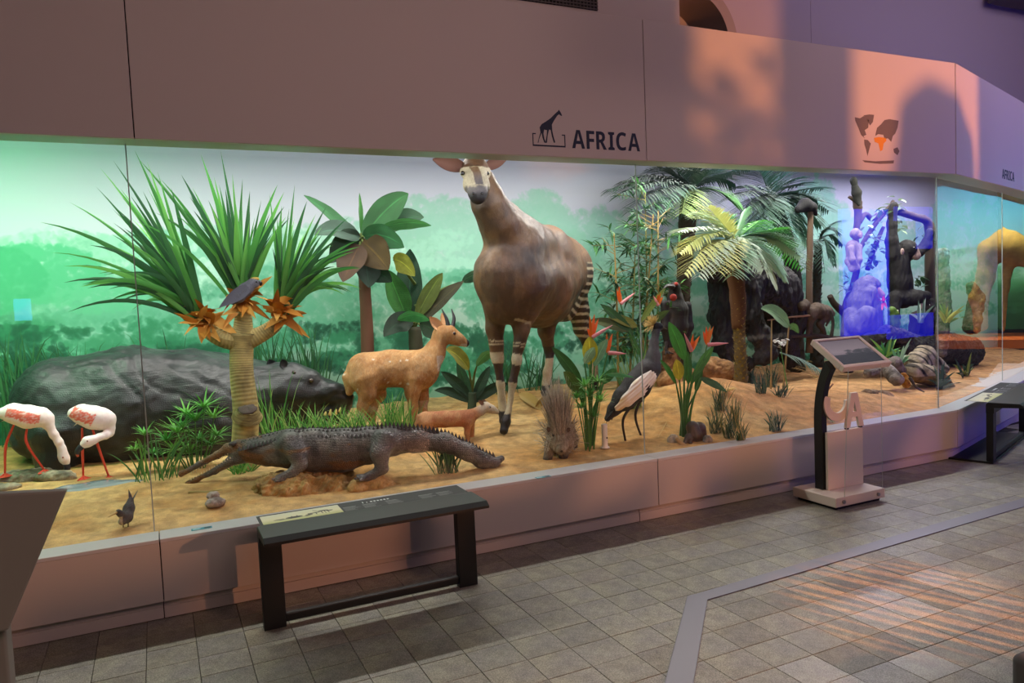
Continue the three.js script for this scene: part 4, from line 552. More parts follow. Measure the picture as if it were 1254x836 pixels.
// --- porcupine
{
  const z = -0.42, base = groundAt(684, 566), t = thing('porcupine', base, 'grey porcupine facing out with raised crest of pale quills', 'porcupine');
  const prims = [...limb(J(688, 528, z - 0.2, 17), J(686, 540, z - 0.08, 17)), ...limb(J(685, 534, z - 0.02, 13), J(685, 542, z + 0.04, 11), J(687, 550, z + 0.1, 7)), ...limb(J(674, 545, z, 8), J(671, 562, z + 0.02, 4.5), J(670, 568, z + 0.04, 4.5)), ...limb(J(695, 545, z, 8), J(690, 558, z + 0.02, 4.5), J(690, 562, z + 0.04, 4.5)), ...limb(J(700, 538, z - 0.25, 9), J(700, 552, z - 0.2, 5))];
  const A = lin('#877b66'), B = lin('#aca086'), D = lin('#3b3229'), g = displace(body(prims, 0.006, 0.03), (x, y, zz) => (fbm(x * 50, y * 18, zz * 50, 2) - 0.5) * 0.012), footY = onZ(684, 556, z).y;
  tint(g, (x, y, zz) => { const n = fbm(x * 60, y * 24, zz * 60, 3); return mix3(mix3(A, B, smooth(0.35, 0.65, n)), D, clamp(smooth(footY + 0.02, footY - 0.02, y) + smooth(0.6, 0.75, n) * 0.5)); });
  const b = part(t, 'body', g, furry({ roughness: 0.9 })); part(b, 'eye', eyeball(J(677.5, 533, z + 0.085, 1.7)), eyeMat); part(b, 'nose', eyeball(J(687.5, 551.5, z + 0.128, 2.6)), std({ color: '#1c1512', roughness: 0.4 }));
  part(t, 'ear', ear(onZ(674, 528, z + 0.06), onZ(670, 523, z + 0.06), 0.018, V(0, 0, 1), 0.4, 4), std({ color: '#544536' })); part(t, 'ear', ear(onZ(694, 528, z + 0.06), onZ(698, 524, z + 0.06), 0.018, V(0, 0, 1), 0.4, 4), std({ color: '#544536' }));
  const q = []; seed = 77; for (let i = 0; i < 1500; i++) { const crest = i < 800, u = rr(-1, 1) * Math.sqrt(rnd()), px = 686 + u * (crest ? 12 : 19), py = crest ? rr(512, 534) : rr(520, 550), zz = z + (crest ? rr(-0.22, 0.08) : rr(-0.3, 0.06)), p = onZ(px, py, zz), L = crest ? rr(0.14, 0.37) * (1.1 - 0.62 * Math.abs(u)) : rr(0.07, 0.15), d = V(u * 0.42 + rr(-0.1, 0.1), crest ? 1 : rr(-0.3, 0.9), crest ? rr(-0.5, 0.12) : rr(-0.5, 0.5)).normalize(), e = p.clone().addScaledVector(d, L), pale = rnd(); q.push(tint(tube([p, e], [crest ? 0.003 : 0.0026, 0.0008], 4, 2), (x, y, zz2) => { const k = V(x, y, zz2).distanceTo(p) / L; return k > 0.7 ? lin('#e6dfcc') : k > 0.4 ? mix3(lin('#7e7160'), lin('#b9ac92'), pale) : lin('#cdc1a6'); })); }
  const qm = part(t, 'quills', mergeGeometries(q), furry({ roughness: 0.6 })); qm.userData.kind = 'stuff';
}
// --- crowned crane
{
  const z = -0.62, base = groundAt(775, 541), t = thing('crowned_crane', base, 'dark grey crowned crane with white wing and golden crest', 'crane'), K = lin('#24211f'), G = lin('#6b6b70'), W = lin('#f7f3ea'), Y = lin('#d8b968');
  const prims = [...limb(J(791, 456, z, 15), J(780, 472, z, 17), J(764, 488, z, 14), J(752, 501, z, 8), J(744, 512, z, 4)), ...limb(J(797, 450, z, 13), J(800, 436, z, 8.5), J(801, 420, z, 5), J(803, 406, z, 4.2), J(805, 400, z, 4)), ...limb(J(804, 399, z, 5), J(808, 400, z, 4.4)), ...limb(J(775, 490, z + 0.03, 6), J(773, 498, z + 0.03, 3)), ...limb(J(786, 482, z - 0.03, 6), J(784, 490, z - 0.03, 3))];
  const g = body(prims, 0.006, 0.025), ny = onZ(800, 458, z); tint(g, (x, y, zz) => { const n = fbm(x * 50, y * 50, zz * 50, 3); return y > onZ(800, 403, z).y ? lin('#161416') : mix3(G, K, clamp(smooth(ny.x + 0.02, ny.x - 0.12, x) * 0.9 + (n - 0.5) * 0.7)); });
  const b = part(t, 'body', g, furry({ roughness: 0.7 }));
  // folded wing: white shield over yellowish plumes
  const w = body([...limb(J(796, 462, z + 0.085, 9), J(783, 475, z + 0.095, 11), J(768, 489, z + 0.08, 8), J(755, 499, z + 0.06, 4))].map((q) => q), 0.005, 0.02); const mid = onZ(776, 480, z + 0.09).z; { const p = w.attributes.position; for (let i = 0; i < p.count; i++) p.setZ(i, mid + (p.getZ(i) - mid) * 0.45); w.computeVertexNormals(); }
  const wl = onZ(757, 500, z + 0.09), wr = onZ(796, 462, z + 0.09), wd = wr.clone().sub(wl).normalize(); displace(w, (x, y, zz) => 0.003 * Math.sin(((x - wl.x) * wd.y - (y - wl.y) * wd.x) * 260)); tint(w, (x, y, zz) => { const u = (x - wl.x) * wd.x + (y - wl.y) * wd.y, v = (x - wl.x) * wd.y - (y - wl.y) * wd.x, n = fbm(u * 12, v * 60, 0, 3); return mix3(W, Y, clamp(smooth(0.16, 0.02, u) * 0.55 + smooth(0.5, 0.7, n) * 0.4)); }); part(b, 'wing', w, plain({ roughness: 0.7 }), 'white folded wing');
  for (let i = 0; i < 6; i++) { const p = onZ(757 - i * 1.2, 496 + i * 1.5, z + 0.05 - i * 0.02), e = onZ(739 + i * 2, 516 - i * 0.8 + (i % 2) * 3, z + 0.04 - i * 0.02); part(t, 'tail_feather', blade(p, e.clone().sub(p), e.distanceTo(p), 0.02, 0.25, { seg: 4 }), std({ color: '#211d1b', roughness: 0.6 })); }
  const hd = part(b, 'cheek', new THREE.SphereGeometry(0.02, 12, 9).scale(0.9, 1.1, 0.5).translate(...onZ(806.5, 401, z + 0.026).toArray()), std({ color: '#ece6e2', roughness: 0.6 }), 'white cheek patch'); part(b, 'eye', eyeball(J(808, 398.5, z + 0.028, 0.8)), eyeMat);
  part(b, 'bill', tube([onZ(810, 400, z), onZ(817, 403, z)], [0.012, 0.002], 8, 3), std({ color: '#4a4744', roughness: 0.4 }));
  seed = 5; const crest = []; const c0 = onZ(801, 398, z); for (let i = 0; i < 170; i++) { const th = rr(1.2, 4.0), ph = rr(-0.7, 0.7), L = rr(0.055, 0.1), d = V(Math.cos(th) * Math.cos(ph), Math.sin(th) * Math.cos(ph), Math.sin(ph)); crest.push(tube([c0, c0.clone().addScaledVector(d, L)], [0.001, 0.0016], 4, 1)); } const cm = part(b, 'crest', join(crest), std({ color: '#d9bf7c', roughness: 0.7 }), 'golden crest'); cm.userData.kind = 'stuff';
  const lm = std({ color: '#1d1b1a', roughness: 0.5 }), s = perPx(base);
  for (const [l, dz] of [[[[773, 496], [763, 514], [766, 541]], 0.03], [[[785, 488], [778, 508], [786, 537]], -0.03]]) { const pts = l.map((q) => onZ(q[0], q[1], z + dz)), lg = part(t, 'leg', tube(pts, [0.014, 0.011, 0.009], 8), lm), e = pts[2]; part(lg, 'foot', join([[1.0, 0.5], [0.3, 1], [-0.7, 0.6], [-0.3, -0.8]].map(([x, zz]) => tube([e, V(e.x + x * 0.06, e.y - 0.012, e.z + zz * 0.06)], [0.008, 0.003], 6, 2))), lm); }
}
// --- small birds and beasts
{
  const z = -0.36, base = groundAt(152, 646), t = thing('small_shorebird', base, 'small grey and white bird with forked tail on bare sand', 'bird');
  const g = body([...limb(J(160, 612, z - 0.05, 3.5), J(158, 622, z - 0.02, 6.5), J(155, 633, z + 0.02, 7), J(150, 638, z + 0.05, 5)), ...limb(J(149, 630, z + 0.06, 4.6), J(145, 627, z + 0.08, 3.8))], 0.0045, 0.012); tint(g, (x, y, zz, nx, ny, nz) => x < onZ(151, 632, z).x - 0.002 && y < onZ(151, 628, z).y ? lin('#d9d0b6') : mix3(lin('#63605f'), lin('#454346'), fbm(x * 60, y * 60, zz * 60, 2))); const b = part(t, 'body', g, furry());
  part(b, 'bill', tube([onZ(143, 627, z + 0.09), onZ(132, 633, z + 0.12)], [0.008, 0.002], 6, 2), std({ color: '#b39a62' })); for (const [x, y] of [[158, 602], [169, 600]]) part(b, 'tail_feather', blade(onZ(161, 616, z - 0.05), onZ(x, y, z - 0.07).sub(onZ(161, 616, z - 0.05)), 0.085, 0.011, 0, { seg: 4 }), std({ color: '#575457' }));
  for (const x of [151, 157]) part(t, 'leg', tube([onZ(x, 638, z + 0.02), onZ(x, 648, z + 0.02)], 0.0035, 6, 2), std({ color: '#6b5a3c' }));
}
{
  const z = -0.3, base = groundAt(858, 546), t = thing('small_rodent', base, 'small brown rodent hunched on driftwood beside white stone', 'rodent');
  const g = body([...limb(J(851, 533, z, 9), J(848, 523, z - 0.02, 8)), ...limb(J(856, 525, z - 0.03, 9), J(858, 536, z - 0.02, 8)), ...limb(J(843, 535, z + 0.02, 4.5), J(838, 542, z + 0.03, 2)), ...limb(J(846, 538, z + 0.05, 3), J(845, 545, z + 0.05, 1.8))], 0.0045, 0.02); tint(g, (x, y, zz) => mix3(lin('#5c4433'), lin('#3a2b22'), fbm(x * 40, y * 40, zz * 40, 3))); part(t, 'body', g, furry({ roughness: 0.3 }));
  part(t, 'tail', tube([onZ(862, 538, z - 0.02), onZ(868, 540, z), onZ(866, 545, z + 0.03)], [0.012, 0.009, 0.004], 8), std({ color: '#4b392c' }));
}
// ---------------------------------------------------------------- plants
const leafMat = (c, o = {}) => phy({ color: c, roughness: 0.95, transmission: 0.3, thickness: 0, clearcoat: 0.12, clearcoatRoughness: 0.4, side: THREE.DoubleSide, ...o });
const GREENS = ['#387a32', '#4a963c', '#2b652e', '#64ac48', '#275a30'].map((c) => leafMat(c));
// ribbon along a quadratic curve from a to b, bulging by lift; half width w
function strap(a, b, lift, w, { seg = 8, fold = 0.3, mid = 0.3, base = 0.6, side = null } = {}) {
  const c = a.clone().lerp(b, 0.5).add(V(0, lift, 0)), pos = [], uv = [], idx = [], L = a.distanceTo(b), view = EYE.clone().sub(a).normalize();
  const s0 = side ? side.clone().normalize() : null;
  for (let i = 0; i <= seg; i++) {
    const t = i / seg, p = a.clone().multiplyScalar((1 - t) * (1 - t)).addScaledVector(c, 2 * t * (1 - t)).addScaledVector(b, t * t), tg = c.clone().sub(a).multiplyScalar(1 - t).addScaledVector(b.clone().sub(c), t).normalize();
    const s = s0 ? s0.clone().addScaledVector(tg, -s0.dot(tg)).normalize() : V(tg.z + 0.001, 0, -tg.x).normalize(), up = tg.clone().cross(s).normalize();
    const h = w * (t < mid ? lerp(base, 1, Math.sin(t / mid * Math.PI / 2)) : Math.max(0.015, 1 - Math.pow((t - mid) / (1 - mid), 1.7)));
    for (const k of [-1, 0, 1]) { pos.push(p.x + s.x * h * k + up.x * Math.abs(k) * fold * h, p.y + s.y * h * k + up.y * Math.abs(k) * fold * h, p.z + s.z * h * k + up.z * Math.abs(k) * fold * h); uv.push(k * 0.5 + 0.5, t * L); }
  }
  for (let i = 0; i < seg; i++) for (let k = 0; k < 2; k++) { const q = i * 3 + k, r = q + 3; idx.push(q, q + 1, r, r, q + 1, r + 1); }
  return geo(pos, idx, uv);
}
const sideways = () => V(rr(-1, 1), rr(-0.3, 0.3), rr(-1, 1));
// broad leaf (banana, strelitzia): stalk point a, tip b, half width w, curling
function broad(a, b, w, lift, roll = 0, seg = 12, fold = 0.25) {
  const c = a.clone().lerp(b, 0.5).add(V(0, lift, 0)), pos = [], uv = [], idx = [], K = 6, face = EYE.clone().sub(c).setY(0).normalize();
  for (let i = 0; i <= seg; i++) {
    const t = i / seg, p = a.clone().multiplyScalar((1 - t) * (1 - t)).addScaledVector(c, 2 * t * (1 - t)).addScaledVector(b, t * t), tg = c.clone().sub(a).multiplyScalar(1 - t).addScaledVector(b.clone().sub(c), t).normalize();
    let s = tg.clone().cross(face).normalize(); s.applyAxisAngle(tg, roll); const n = s.clone().cross(tg), h = w * Math.pow(Math.sin(Math.PI * Math.pow(clamp(0.02 + 0.975 * t, 0, 1), 0.85)), 0.72);
    for (let k = 0; k <= K; k++) { const u = k / K * 2 - 1, e = fold * h * Math.abs(u) + 0.05 * h * Math.sin(t * 17 + u * 4) * u * u; pos.push(p.x + s.x * h * u + n.x * e, p.y + s.y * h * u + n.y * e, p.z + s.z * h * u + n.z * e); uv.push(u * 0.5 + 0.5, t); }
  }
  for (let i = 0; i < seg; i++) for (let k = 0; k < K; k++) { const q = i * (K + 1) + k, r = q + K + 1; idx.push(q, q + 1, r, r, q + 1, r + 1); }
  return geo(pos, idx, uv);
}
const veins = tex(256, 256, (u, v) => { const d = Math.abs(u - 0.5) * 2, a = Math.sin((v * 34 + d * 3.2) * Math.PI * 2) * 0.5 + 0.5, m = d < 0.05 ? 60 : 0; const b = 168 + a * 30 + m + (tnoise(u, v, 8, 3) - 0.5) * 60; return [clamp(b, 0, 255), clamp(b, 0, 255), clamp(b * 0.93, 0, 255)]; });
const broadMat = (c, o = {}) => leafMat(new THREE.Color(c).multiplyScalar(1.45), { map: veins, roughness: 0.95, clearcoat: 0.06, ...o });
function grass(name, px, py, z, hpx, wpx, n, colours, label, { w = 0.006, bend = 0.5, zs = 0.6, group } = {}) {
  const p = onZ(px, py, z), s = perPx(p), gy = sandY(p.x, z), base = V(p.x, Math.max(gy - 0.01, Math.min(gy, p.y)), z), gs = []; const cs = colours.map(lin);
  for (let i = 0; i < n; i++) { const a = rnd() * Math.PI * 2, r = Math.sqrt(rnd()) * wpx * s * 0.35, q = V(base.x + Math.cos(a) * r, base.y, base.z + Math.sin(a) * r * zs), h = hpx * s * rr(0.5, 1), o = rr(0.15, 0.75) * wpx * s, b = rnd() * Math.PI * 2, e = V(q.x + Math.cos(b) * o, q.y + h, q.z + Math.sin(b) * o * zs), col = cs[Math.floor(rnd() * cs.length)]; gs.push(tint(strap(q, e, h * rr(0.1, bend), w * rr(0.6, 1.2), { seg: 5, side: V(rr(0.4, 1), 0, rr(-0.6, 0.2)), mid: 0.2 }), () => col)); }
  return single(name, mergeGeometries(gs), leafMat('#ffffff', { vertexColors: true }), base, label, 'grass', group);
}
// --- screw pine with three crowns and dry orange sheaths
{
  seed = 11; const z = -1.36, b = onZ(299, 590, z), t = thing('screw_pine', V(b.x, sandY(b.x, z), z), 'branching screw pine with three crowns of sword leaves and dry orange sheaths', 'tree');
  const bark = tex(256, 512, (u, v) => { const r = Math.sin((v * 46 + tnoise(u, v, 4, 2) * 2.4) * Math.PI * 2) * 0.5 + 0.5, n = tnoise(u, v, 12, 4); const k = 0.84 + 0.1 * r + (n - 0.5) * 0.5; return [192 * k, 176 * k, 108 * k].map((x) => clamp(x, 0, 255)); }), barkB = tex(256, 512, (u, v) => [clamp(120 + 90 * Math.sin((v * 46 + tnoise(u, v, 4, 2) * 2.4) * Math.PI * 2) + (tnoise(u, v, 20, 3) - 0.5) * 90, 0, 255)], false);
  const bm = std({ map: bark, bumpMap: barkB, bumpScale: 0.003, roughness: 0.75 });
  const s = perPx(b), tr = part(t, 'trunk', tube([onZ(299, 604, z), onZ(299, 560, z), onZ(301, 505, z), onZ(296, 455, z), onZ(296, 425, z), onZ(297, 408, z)], [17, 16, 15.5, 14, 14, 18].map((r) => r * s), 20, 30), bm);
  { const p = tr.geometry.attributes.uv; for (let i = 0; i < p.count; i++) p.setXY(i, p.getX(i) * 1.3, p.getY(i) * 0.9); }
  part(t, 'cut_knot', displace(new THREE.CylinderGeometry(13 * s, 18 * s, 12 * s, 24, 3).rotateX(0.5).translate(...onZ(303, 506, z + 0.07).toArray()), (x, y, q) => (noise(x * 40, y * 40, q * 40) - 0.5) * 0.02), bm); part(t, 'cut_face', displace(new THREE.SphereGeometry(11 * s, 18, 8).scale(1, 0.25, 1).rotateX(0.5).translate(...onZ(303, 500, z + 0.1).toArray()), (x, y, q) => (noise(x * 50, y * 50, q * 50) - 0.5) * 0.02), std({ color: '#5f564c', roughness: 0.9 }));
  const crowns = [[250, 398, -0.02], [298, 372, 0.0], [344, 388, 0.05]];
  part(t, 'branch', tube([onZ(295, 418, z), onZ(272, 414, z), onZ(254, 402, z - 0.02), onZ(250, 385, z - 0.02)], [13, 11, 9.5, 8].map((r) => r * s), 14), bm); part(t, 'branch', tube([onZ(297, 415, z), onZ(298, 395, z), onZ(298, 365, z)], [14, 11, 9].map((r) => r * s), 14), bm); part(t, 'branch', tube([onZ(299, 418, z), onZ(322, 408, z + 0.03), onZ(338, 396, z + 0.05), onZ(348, 378, z + 0.05)], [13, 10, 9, 7].map((r) => r * s), 14), bm);
  const tips = [[[50, 272], [63, 309], [89, 325], [98, 351], [83, 382], [131, 370], [86, 248], [118, 229], [123, 206], [139, 197], [165, 184], [141, 227], [144, 256], [180, 198], [110, 300], [120, 335], [150, 290], [160, 240]],
    [[170, 195], [246, 189], [270, 184], [262, 216], [276, 231], [297, 219], [340, 226], [306, 234], [348, 235], [222, 214], [205, 240], [236, 230], [320, 245], [289, 250], [255, 245], [190, 260], [215, 262], [330, 262]],
    [[361, 226], [330, 237], [376, 246], [387, 262], [428, 265], [439, 294], [440, 302], [441, 327], [440, 352], [400, 252], [415, 280], [345, 252], [425, 312], [408, 300], [395, 330]]];
  crowns.forEach(([cx, cy, dz], c) => {
    const all = tips[c].map((q) => [...q, rr(-0.25, 0.3)]); for (let i = 0; i < 46; i++) { const q = tips[c][Math.floor(rnd() * tips[c].length)]; all.push([lerp(cx, q[0], rr(0.55, 0.95)) + rr(-14, 14), lerp(cy, q[1], rr(0.55, 0.9)) + rr(-10, 10), rr(-0.5, 0.4)]); }
    all.forEach(([x, y, d], i) => { const a = onZ(cx + rr(-7, 7) + (x - cx) * 0.04, cy - 8 + rr(-6, 10), z + dz + rr(-0.04, 0.05)), e = onZ(x, y, z + dz + d), flatness = Math.abs(x - cx) / (Math.abs(y - cy) + 40); part(t, 'leaf', strap(a, e, 0.05 + 0.16 * Math.min(1.2, flatness), rr(0.014, 0.025), { seg: 9, side: V(1, -(e.x - a.x) / Math.max(0.2, e.y - a.y), rr(-0.8, 0.1)), fold: 0.45, mid: 0.28 }), GREENS[i % 5]); });
    const dry = ['#cf8c2c', '#b87620', '#e0aa4a'].map((q) => std({ color: q, roughness: 0.75 }));
    for (let i = 0; i < 24; i++) { const an = rnd() * Math.PI * 2, a = onZ(cx + rr(-7, 7), cy + rr(-14, 4), z + dz + rr(0, 0.07)), L = rr(0.12, 0.25), e = a.clone().add(V(Math.cos(an) * L * 0.9, rr(-0.9, 0.75) * L, Math.abs(Math.sin(an)) * L * 0.8)); part(t, 'dry_sheath', strap(a, e, rr(0, 0.05), rr(0.022, 0.042), { seg: 5, side: V(0.8, rr(-0.5, 0.5), 0.2), mid: 0.25, base: 0.9 }), dry[i % 3]); }
  });
  // grey parrot on the middle crown
  const pz = z + 0.14, pb = onZ(296, 378, pz), pt = thing('grey_parrot', pb, 'grey parrot with red tail perched on the screw pine', 'parrot');
  const g = body([...limb(J(285, 369, pz, 4), J(292, 363, pz, 7.5), J(300, 355, pz, 8), J(308, 348, pz, 6.5)), ...limb(J(311, 346, pz, 5.8), J(313, 347, pz, 5))], 0.0045, 0.015); tint(g, (x, y, zz) => mix3(lin('#6d6f78'), lin('#8b8d95'), fbm(x * 50, y * 50, zz * 50, 3))); const pbod = part(pt, 'body', g, furry());
  part(pbod, 'bill', tube([onZ(316, 346, pz), onZ(319, 347, pz), onZ(319, 350, pz)], [0.022, 0.016, 0.004], 8), std({ color: '#1f1d1f', roughness: 0.4 })); part(pbod, 'eye', eyeball(J(314, 345, pz + 0.035, 1)), eyeMat); part(pbod, 'crown_patch', new THREE.SphereGeometry(0.03, 12, 8).scale(1.1, 0.45, 0.8).translate(...onZ(312, 341.5, pz).toArray()), std({ color: '#c9a64c' }));
  part(pt, 'tail', strap(onZ(287, 367, pz), onZ(274, 381, pz + 0.02), 0, 0.03, { side: V(0.6, 0.8, 0.2), base: 1 }), std({ color: '#d2402a' }), 'red tail'); part(pt, 'wing', strap(onZ(304, 352, pz + 0.05), onZ(268, 377, pz + 0.03), 0.01, 0.045, { side: V(0.6, 0.8, 0.1), fold: -0.2 }), std({ color: '#666973', roughness: 0.8 }));
}
// --- umbrella sedges
function sedge(px, py, z, stems, label, group) {
  const b = onZ(px, py, z), t = thing('umbrella_sedge', V(b.x, sandY(b.x, z), z), label, 'sedge', group), sm = leafMat('#4b8a35'), mats = ['#57a33c', '#6fb84a', '#3f8f33'].map((c) => leafMat(c));
  stems.forEach(([x, y, r], i) => { const d = rr(-0.12, 0.12), h = onZ(x, y, z + d), f = V(lerp(b.x, h.x, 0.35), t.position.y - 0.01, z + d * 0.5), st = part(t, 'stem', tube([f, f.clone().lerp(h, 0.5).add(V(0, 0.02, 0)), h], [0.006, 0.005, 0.004], 6), sm), R = r * perPx(h), gs = []; for (let k = 0; k < 26; k++) { const a = k / 26 * Math.PI * 2 + rr(-0.15, 0.15), el = rr(-0.1, 0.9), L = R * rr(0.75, 1.1), e = h.clone().add(V(Math.cos(a) * Math.cos(el) * L, Math.sin(el) * L, Math.sin(a) * Math.cos(el) * L)); gs.push(strap(h, e, 0.02, 0.0075, { seg: 3, base: 1, mid: 0.2 })); } part(st, 'leaf_whorl', mergeGeometries(gs), mats[i % 3]); });
}
seed = 21;
sedge(240, 572, -1.55, [[250, 499, 32], [217, 530, 32], [239, 516, 30], [266, 534, 28], [228, 508, 28], [204, 540, 28], [256, 546, 26], [214, 552, 24], [244, 540, 28], [232, 556, 26], [262, 512, 26], [224, 524, 28]], 'bright green umbrella sedge growing between hippopotamus and crocodile snout', 'sedges before the hippopotamus');
sedge(178, 572, -1.5, [[177, 533, 20], [166, 552, 14], [188, 556, 14]], 'short umbrella sedge stems right of the folded-neck flamingo', 'sedges before the hippopotamus');
sedge(722, 556, -0.5, [[716, 474, 20], [732, 468, 20], [722, 486, 22], [712, 500, 20], [735, 492, 20], [726, 512, 18], [706, 488, 16]], 'bright green umbrella sedge between porcupine and crane', 'sedges beside the porcupine');
// --- grasses
const GR = ['#4f9a3c', '#6bb04a', '#3d8434', '#86bf5c'], DK = ['#2a6b3a', '#347a44', '#1f5930'], PALE = ['#9db86a', '#c0c78a', '#7ea552'];
seed = 31;
[[336, 524, -1.75, 110, 50, 22], [352, 524, -1.7, 70, 60, 40], [385, 526, -1.6, 60, 66, 60], [415, 528, -1.6, 52, 60, 70], [445, 530, -1.55, 50, 56, 80], [478, 530, -1.5, 66, 50, 70], [362, 528, -1.5, 44, 60, 60], [498, 532, -1.45, 56, 40, 46]].forEach((q) => grass('tall_grass', ...q, GR.concat(PALE.slice(0, 1)), 'tuft of tall fresh green grass between crocodile back and bushbuck', { group: 'grass behind the crocodile' }));
[[60, 480, -3.06, 130, 100, 60], [105, 480, -3.06, 120, 90, 60], [25, 520, -3.04, 150, 60, 46], [150, 480, -3.06, 100, 90, 40], [210, 470, -3.06, 130, 50, 40], [330, 480, -3.06, 130, 60, 50], [385, 490, -3.04, 120, 50, 50]].forEach((q) => grass('reed_clump', ...q, DK, 'dark green reed clump standing behind the hippopotamus', { w: 0.009, zs: 0.12, group: 'reeds behind the hippopotamus' }));
grass('grass_tuft', 547, 580, -0.5, 52, 44, 60, ['#3c6b3f', '#54824c', '#2b5236'], 'dark grass tuft in front of the crocodile tail');
grass('grass_tuft', 192, 588, -1.3, 64, 70, 26, ['#5b9440', '#3f7d3a'], 'thin arching grass tuft beside the folded-neck flamingo', { bend: 0.9 });
grass('grass_tuft', 300, 596, -1.2, 22, 40, 30, GR, 'short grass tuft at the foot of the screw pine');
[[932, 482, 30, 22], [945, 474, 34, 20], [958, 486, 20, 24], [920, 470, 24, 18]].forEach(([x, y, h, w]) => grass('dune_grass', x, y, groundAt(x, y).z, h, w, 46, ['#2f5a48', '#456b55', '#23443c', '#7b9078'], 'dark blue green dune grass tuft beside the variegated palm', { group: 'dune grass by the palm' }));
[[878, 530, 38, 26], [900, 524, 42, 26], [908, 540, 26, 20], [884, 512, 40, 26], [893, 536, 30, 20]].forEach(([x, y, h, w]) => grass('dune_grass', x, y, groundAt(x, y).z, h, w, 46, ['#35604a', '#6b7d4b', '#4e6f52', '#a59c62'], 'mixed green dune grass tuft behind the brown rodent', { group: 'dune grass by the rodent' }));
grass('dune_grass', 950, 528, groundAt(950, 528).z, 28, 26, 50, ['#2f5a48', '#4c735c', '#8d9b7d'], 'single dark dune grass tuft close to the ledge before the mound');
[[775, 400, -1.2, 80, 40, 50], [660, 450, -3.0, 60, 60, 40], [620, 480, -3.0, 70, 50, 40]].forEach((q, i) => grass('leafy_tuft', ...q, i ? DK : ['#5b8f45', '#86a953', '#3f7a3a'], i ? 'low dark green tuft at the foot of the mural behind okapi' : 'upright light green tuft behind the crane crest', { w: 0.008, zs: 0.2, group: i ? 'tufts along the mural' : undefined }));
// --- banana plants
function banana(name, stem, leaves, label, stemColour = '#5c3b26') {
  const z = stem[0][2], b = onZ(stem[0][0], stem[0][1], z), t = thing(name, V(b.x, sandY(b.x, z), z), label, 'banana plant'), s = perPx(b);
  part(t, 'stem', tube(stem.map((q) => onZ(q[0], q[1], q[2])), stem.map((q) => q[3] * s), 12, 16, 0.06), std({ color: stemColour, roughness: 0.8 }));
  for (const [x0, y0, x1, y1, w, col, lift = 0.06, roll = 0, dz = 0] of leaves) { const a = onZ(x0, y0, z + dz * 0.4), e = onZ(x1, y1, z + dz), st = stem.at(-1); part(t, 'leaf', broad(a, e, w * s, lift, roll), broadMat(col)); const root = onZ(st[0], Math.min(st[1], y0 + 30), z); part(t, 'leaf_stalk', tube([root, root.clone().lerp(a, 0.6).add(V(0, 0.03, 0)), a], [0.018, 0.012, 0.008], 6), std({ color: '#5a6b33' })); }
}
banana('banana_plant', [[451, 520, -2.5, 8], [450, 420, -2.5, 8], [446, 340, -2.5, 7], [443, 300, -2.5, 6]], [
  [446, 290, 500, 237, 17, '#2e6b3a', 0.1, 0.3, 0.2], [442, 285, 440, 236, 5, '#3f8a3a', 0, 1.0], [470, 285, 519, 266, 15, '#214f33', 0.1, -0.5, 0.1], [466, 280, 528, 276, 9, '#4f9a58', 0.08, 0.8, 0.35], [446, 290, 495, 303, 17, '#2f7044', 0.12, 0.6, 0.4], [444, 296, 476, 330, 20, '#54400f', 0.05, 0.2, 0.3], [440, 296, 404, 322, 18, '#2c4a38', 0.14, -0.4, 0.2], [440, 292, 385, 288, 13, '#36574a', 0.12, 0.5, 0.3], [440, 300, 420, 345, 17, '#4a3016', 0.02, 0.3, 0.3], [446, 305, 452, 352, 18, '#1d3c30', 0, -0.4, 0.2], [440, 296, 372, 239, 9, '#2f7040', 0.05, 0.7, 0.1], [448, 330, 480, 345, 12, '#1f4632', 0.05, 0.2, 0.2]], 'tall banana plant with brown stem behind the bushbuck');
banana('banana_plant', [[512, 520, -2.55, 9], [510, 440, -2.55, 9], [508, 400, -2.55, 8]], [
  [498, 388, 474, 330, 14, '#3f8b3c', 0, 0.2, 0.15], [502, 385, 502, 305, 17, '#214b36', 0, -0.3, -0.1], [510, 388, 542, 334, 11, '#6c7f33', 0.05, 0.4, 0.1], [515, 396, 568, 344, 10, '#3c3a1a', 0.05, -0.6, 0.1], [488, 392, 526, 392, 11, '#3f9a5c', 0.1, 0.9, 0.45], [482, 318, 508, 338, 12, '#a2a83c', 0.08, 0.4, 0.3], [506, 395, 470, 412, 13, '#1d3a2a', 0.12, 0.2, 0.2], [514, 398, 545, 420, 12, '#26482f', 0.1, 0.1, 0.2], [508, 400, 486, 370, 14, '#2d5f3c', 0.05, 0.5, -0.1], [566, 345, 596, 338, 9, '#5d8f78', 0.08, 0.7, 0.1]], 'low broad banana plant with yellowing leaves behind antelope horns', '#3a3a26');
banana('banana_plant', [[578, 505, -2.3, 6], [578, 480, -2.3, 5]], [
  [574, 452, 546, 428, 10, '#a9a637', 0.08, 0.7, 0.2], [584, 448, 607, 432, 9, '#5c9a5e', 0.1, 0.8, 0.3], [576, 488, 540, 455, 7, '#1f4a33', 0.05, 0.2], [576, 490, 560, 440, 7, '#2a5c3c', 0.02, -0.3], [580, 490, 600, 448, 7, '#234f37', 0.03, 0.3], [582, 492, 622, 470, 7, '#1e4431', 0.08, 0.2], [574, 492, 532, 478, 6, '#1e4431', 0.08, 0.2]], 'small broad-leaved plant between bushbuck and okapi legs', '#2b3d26');
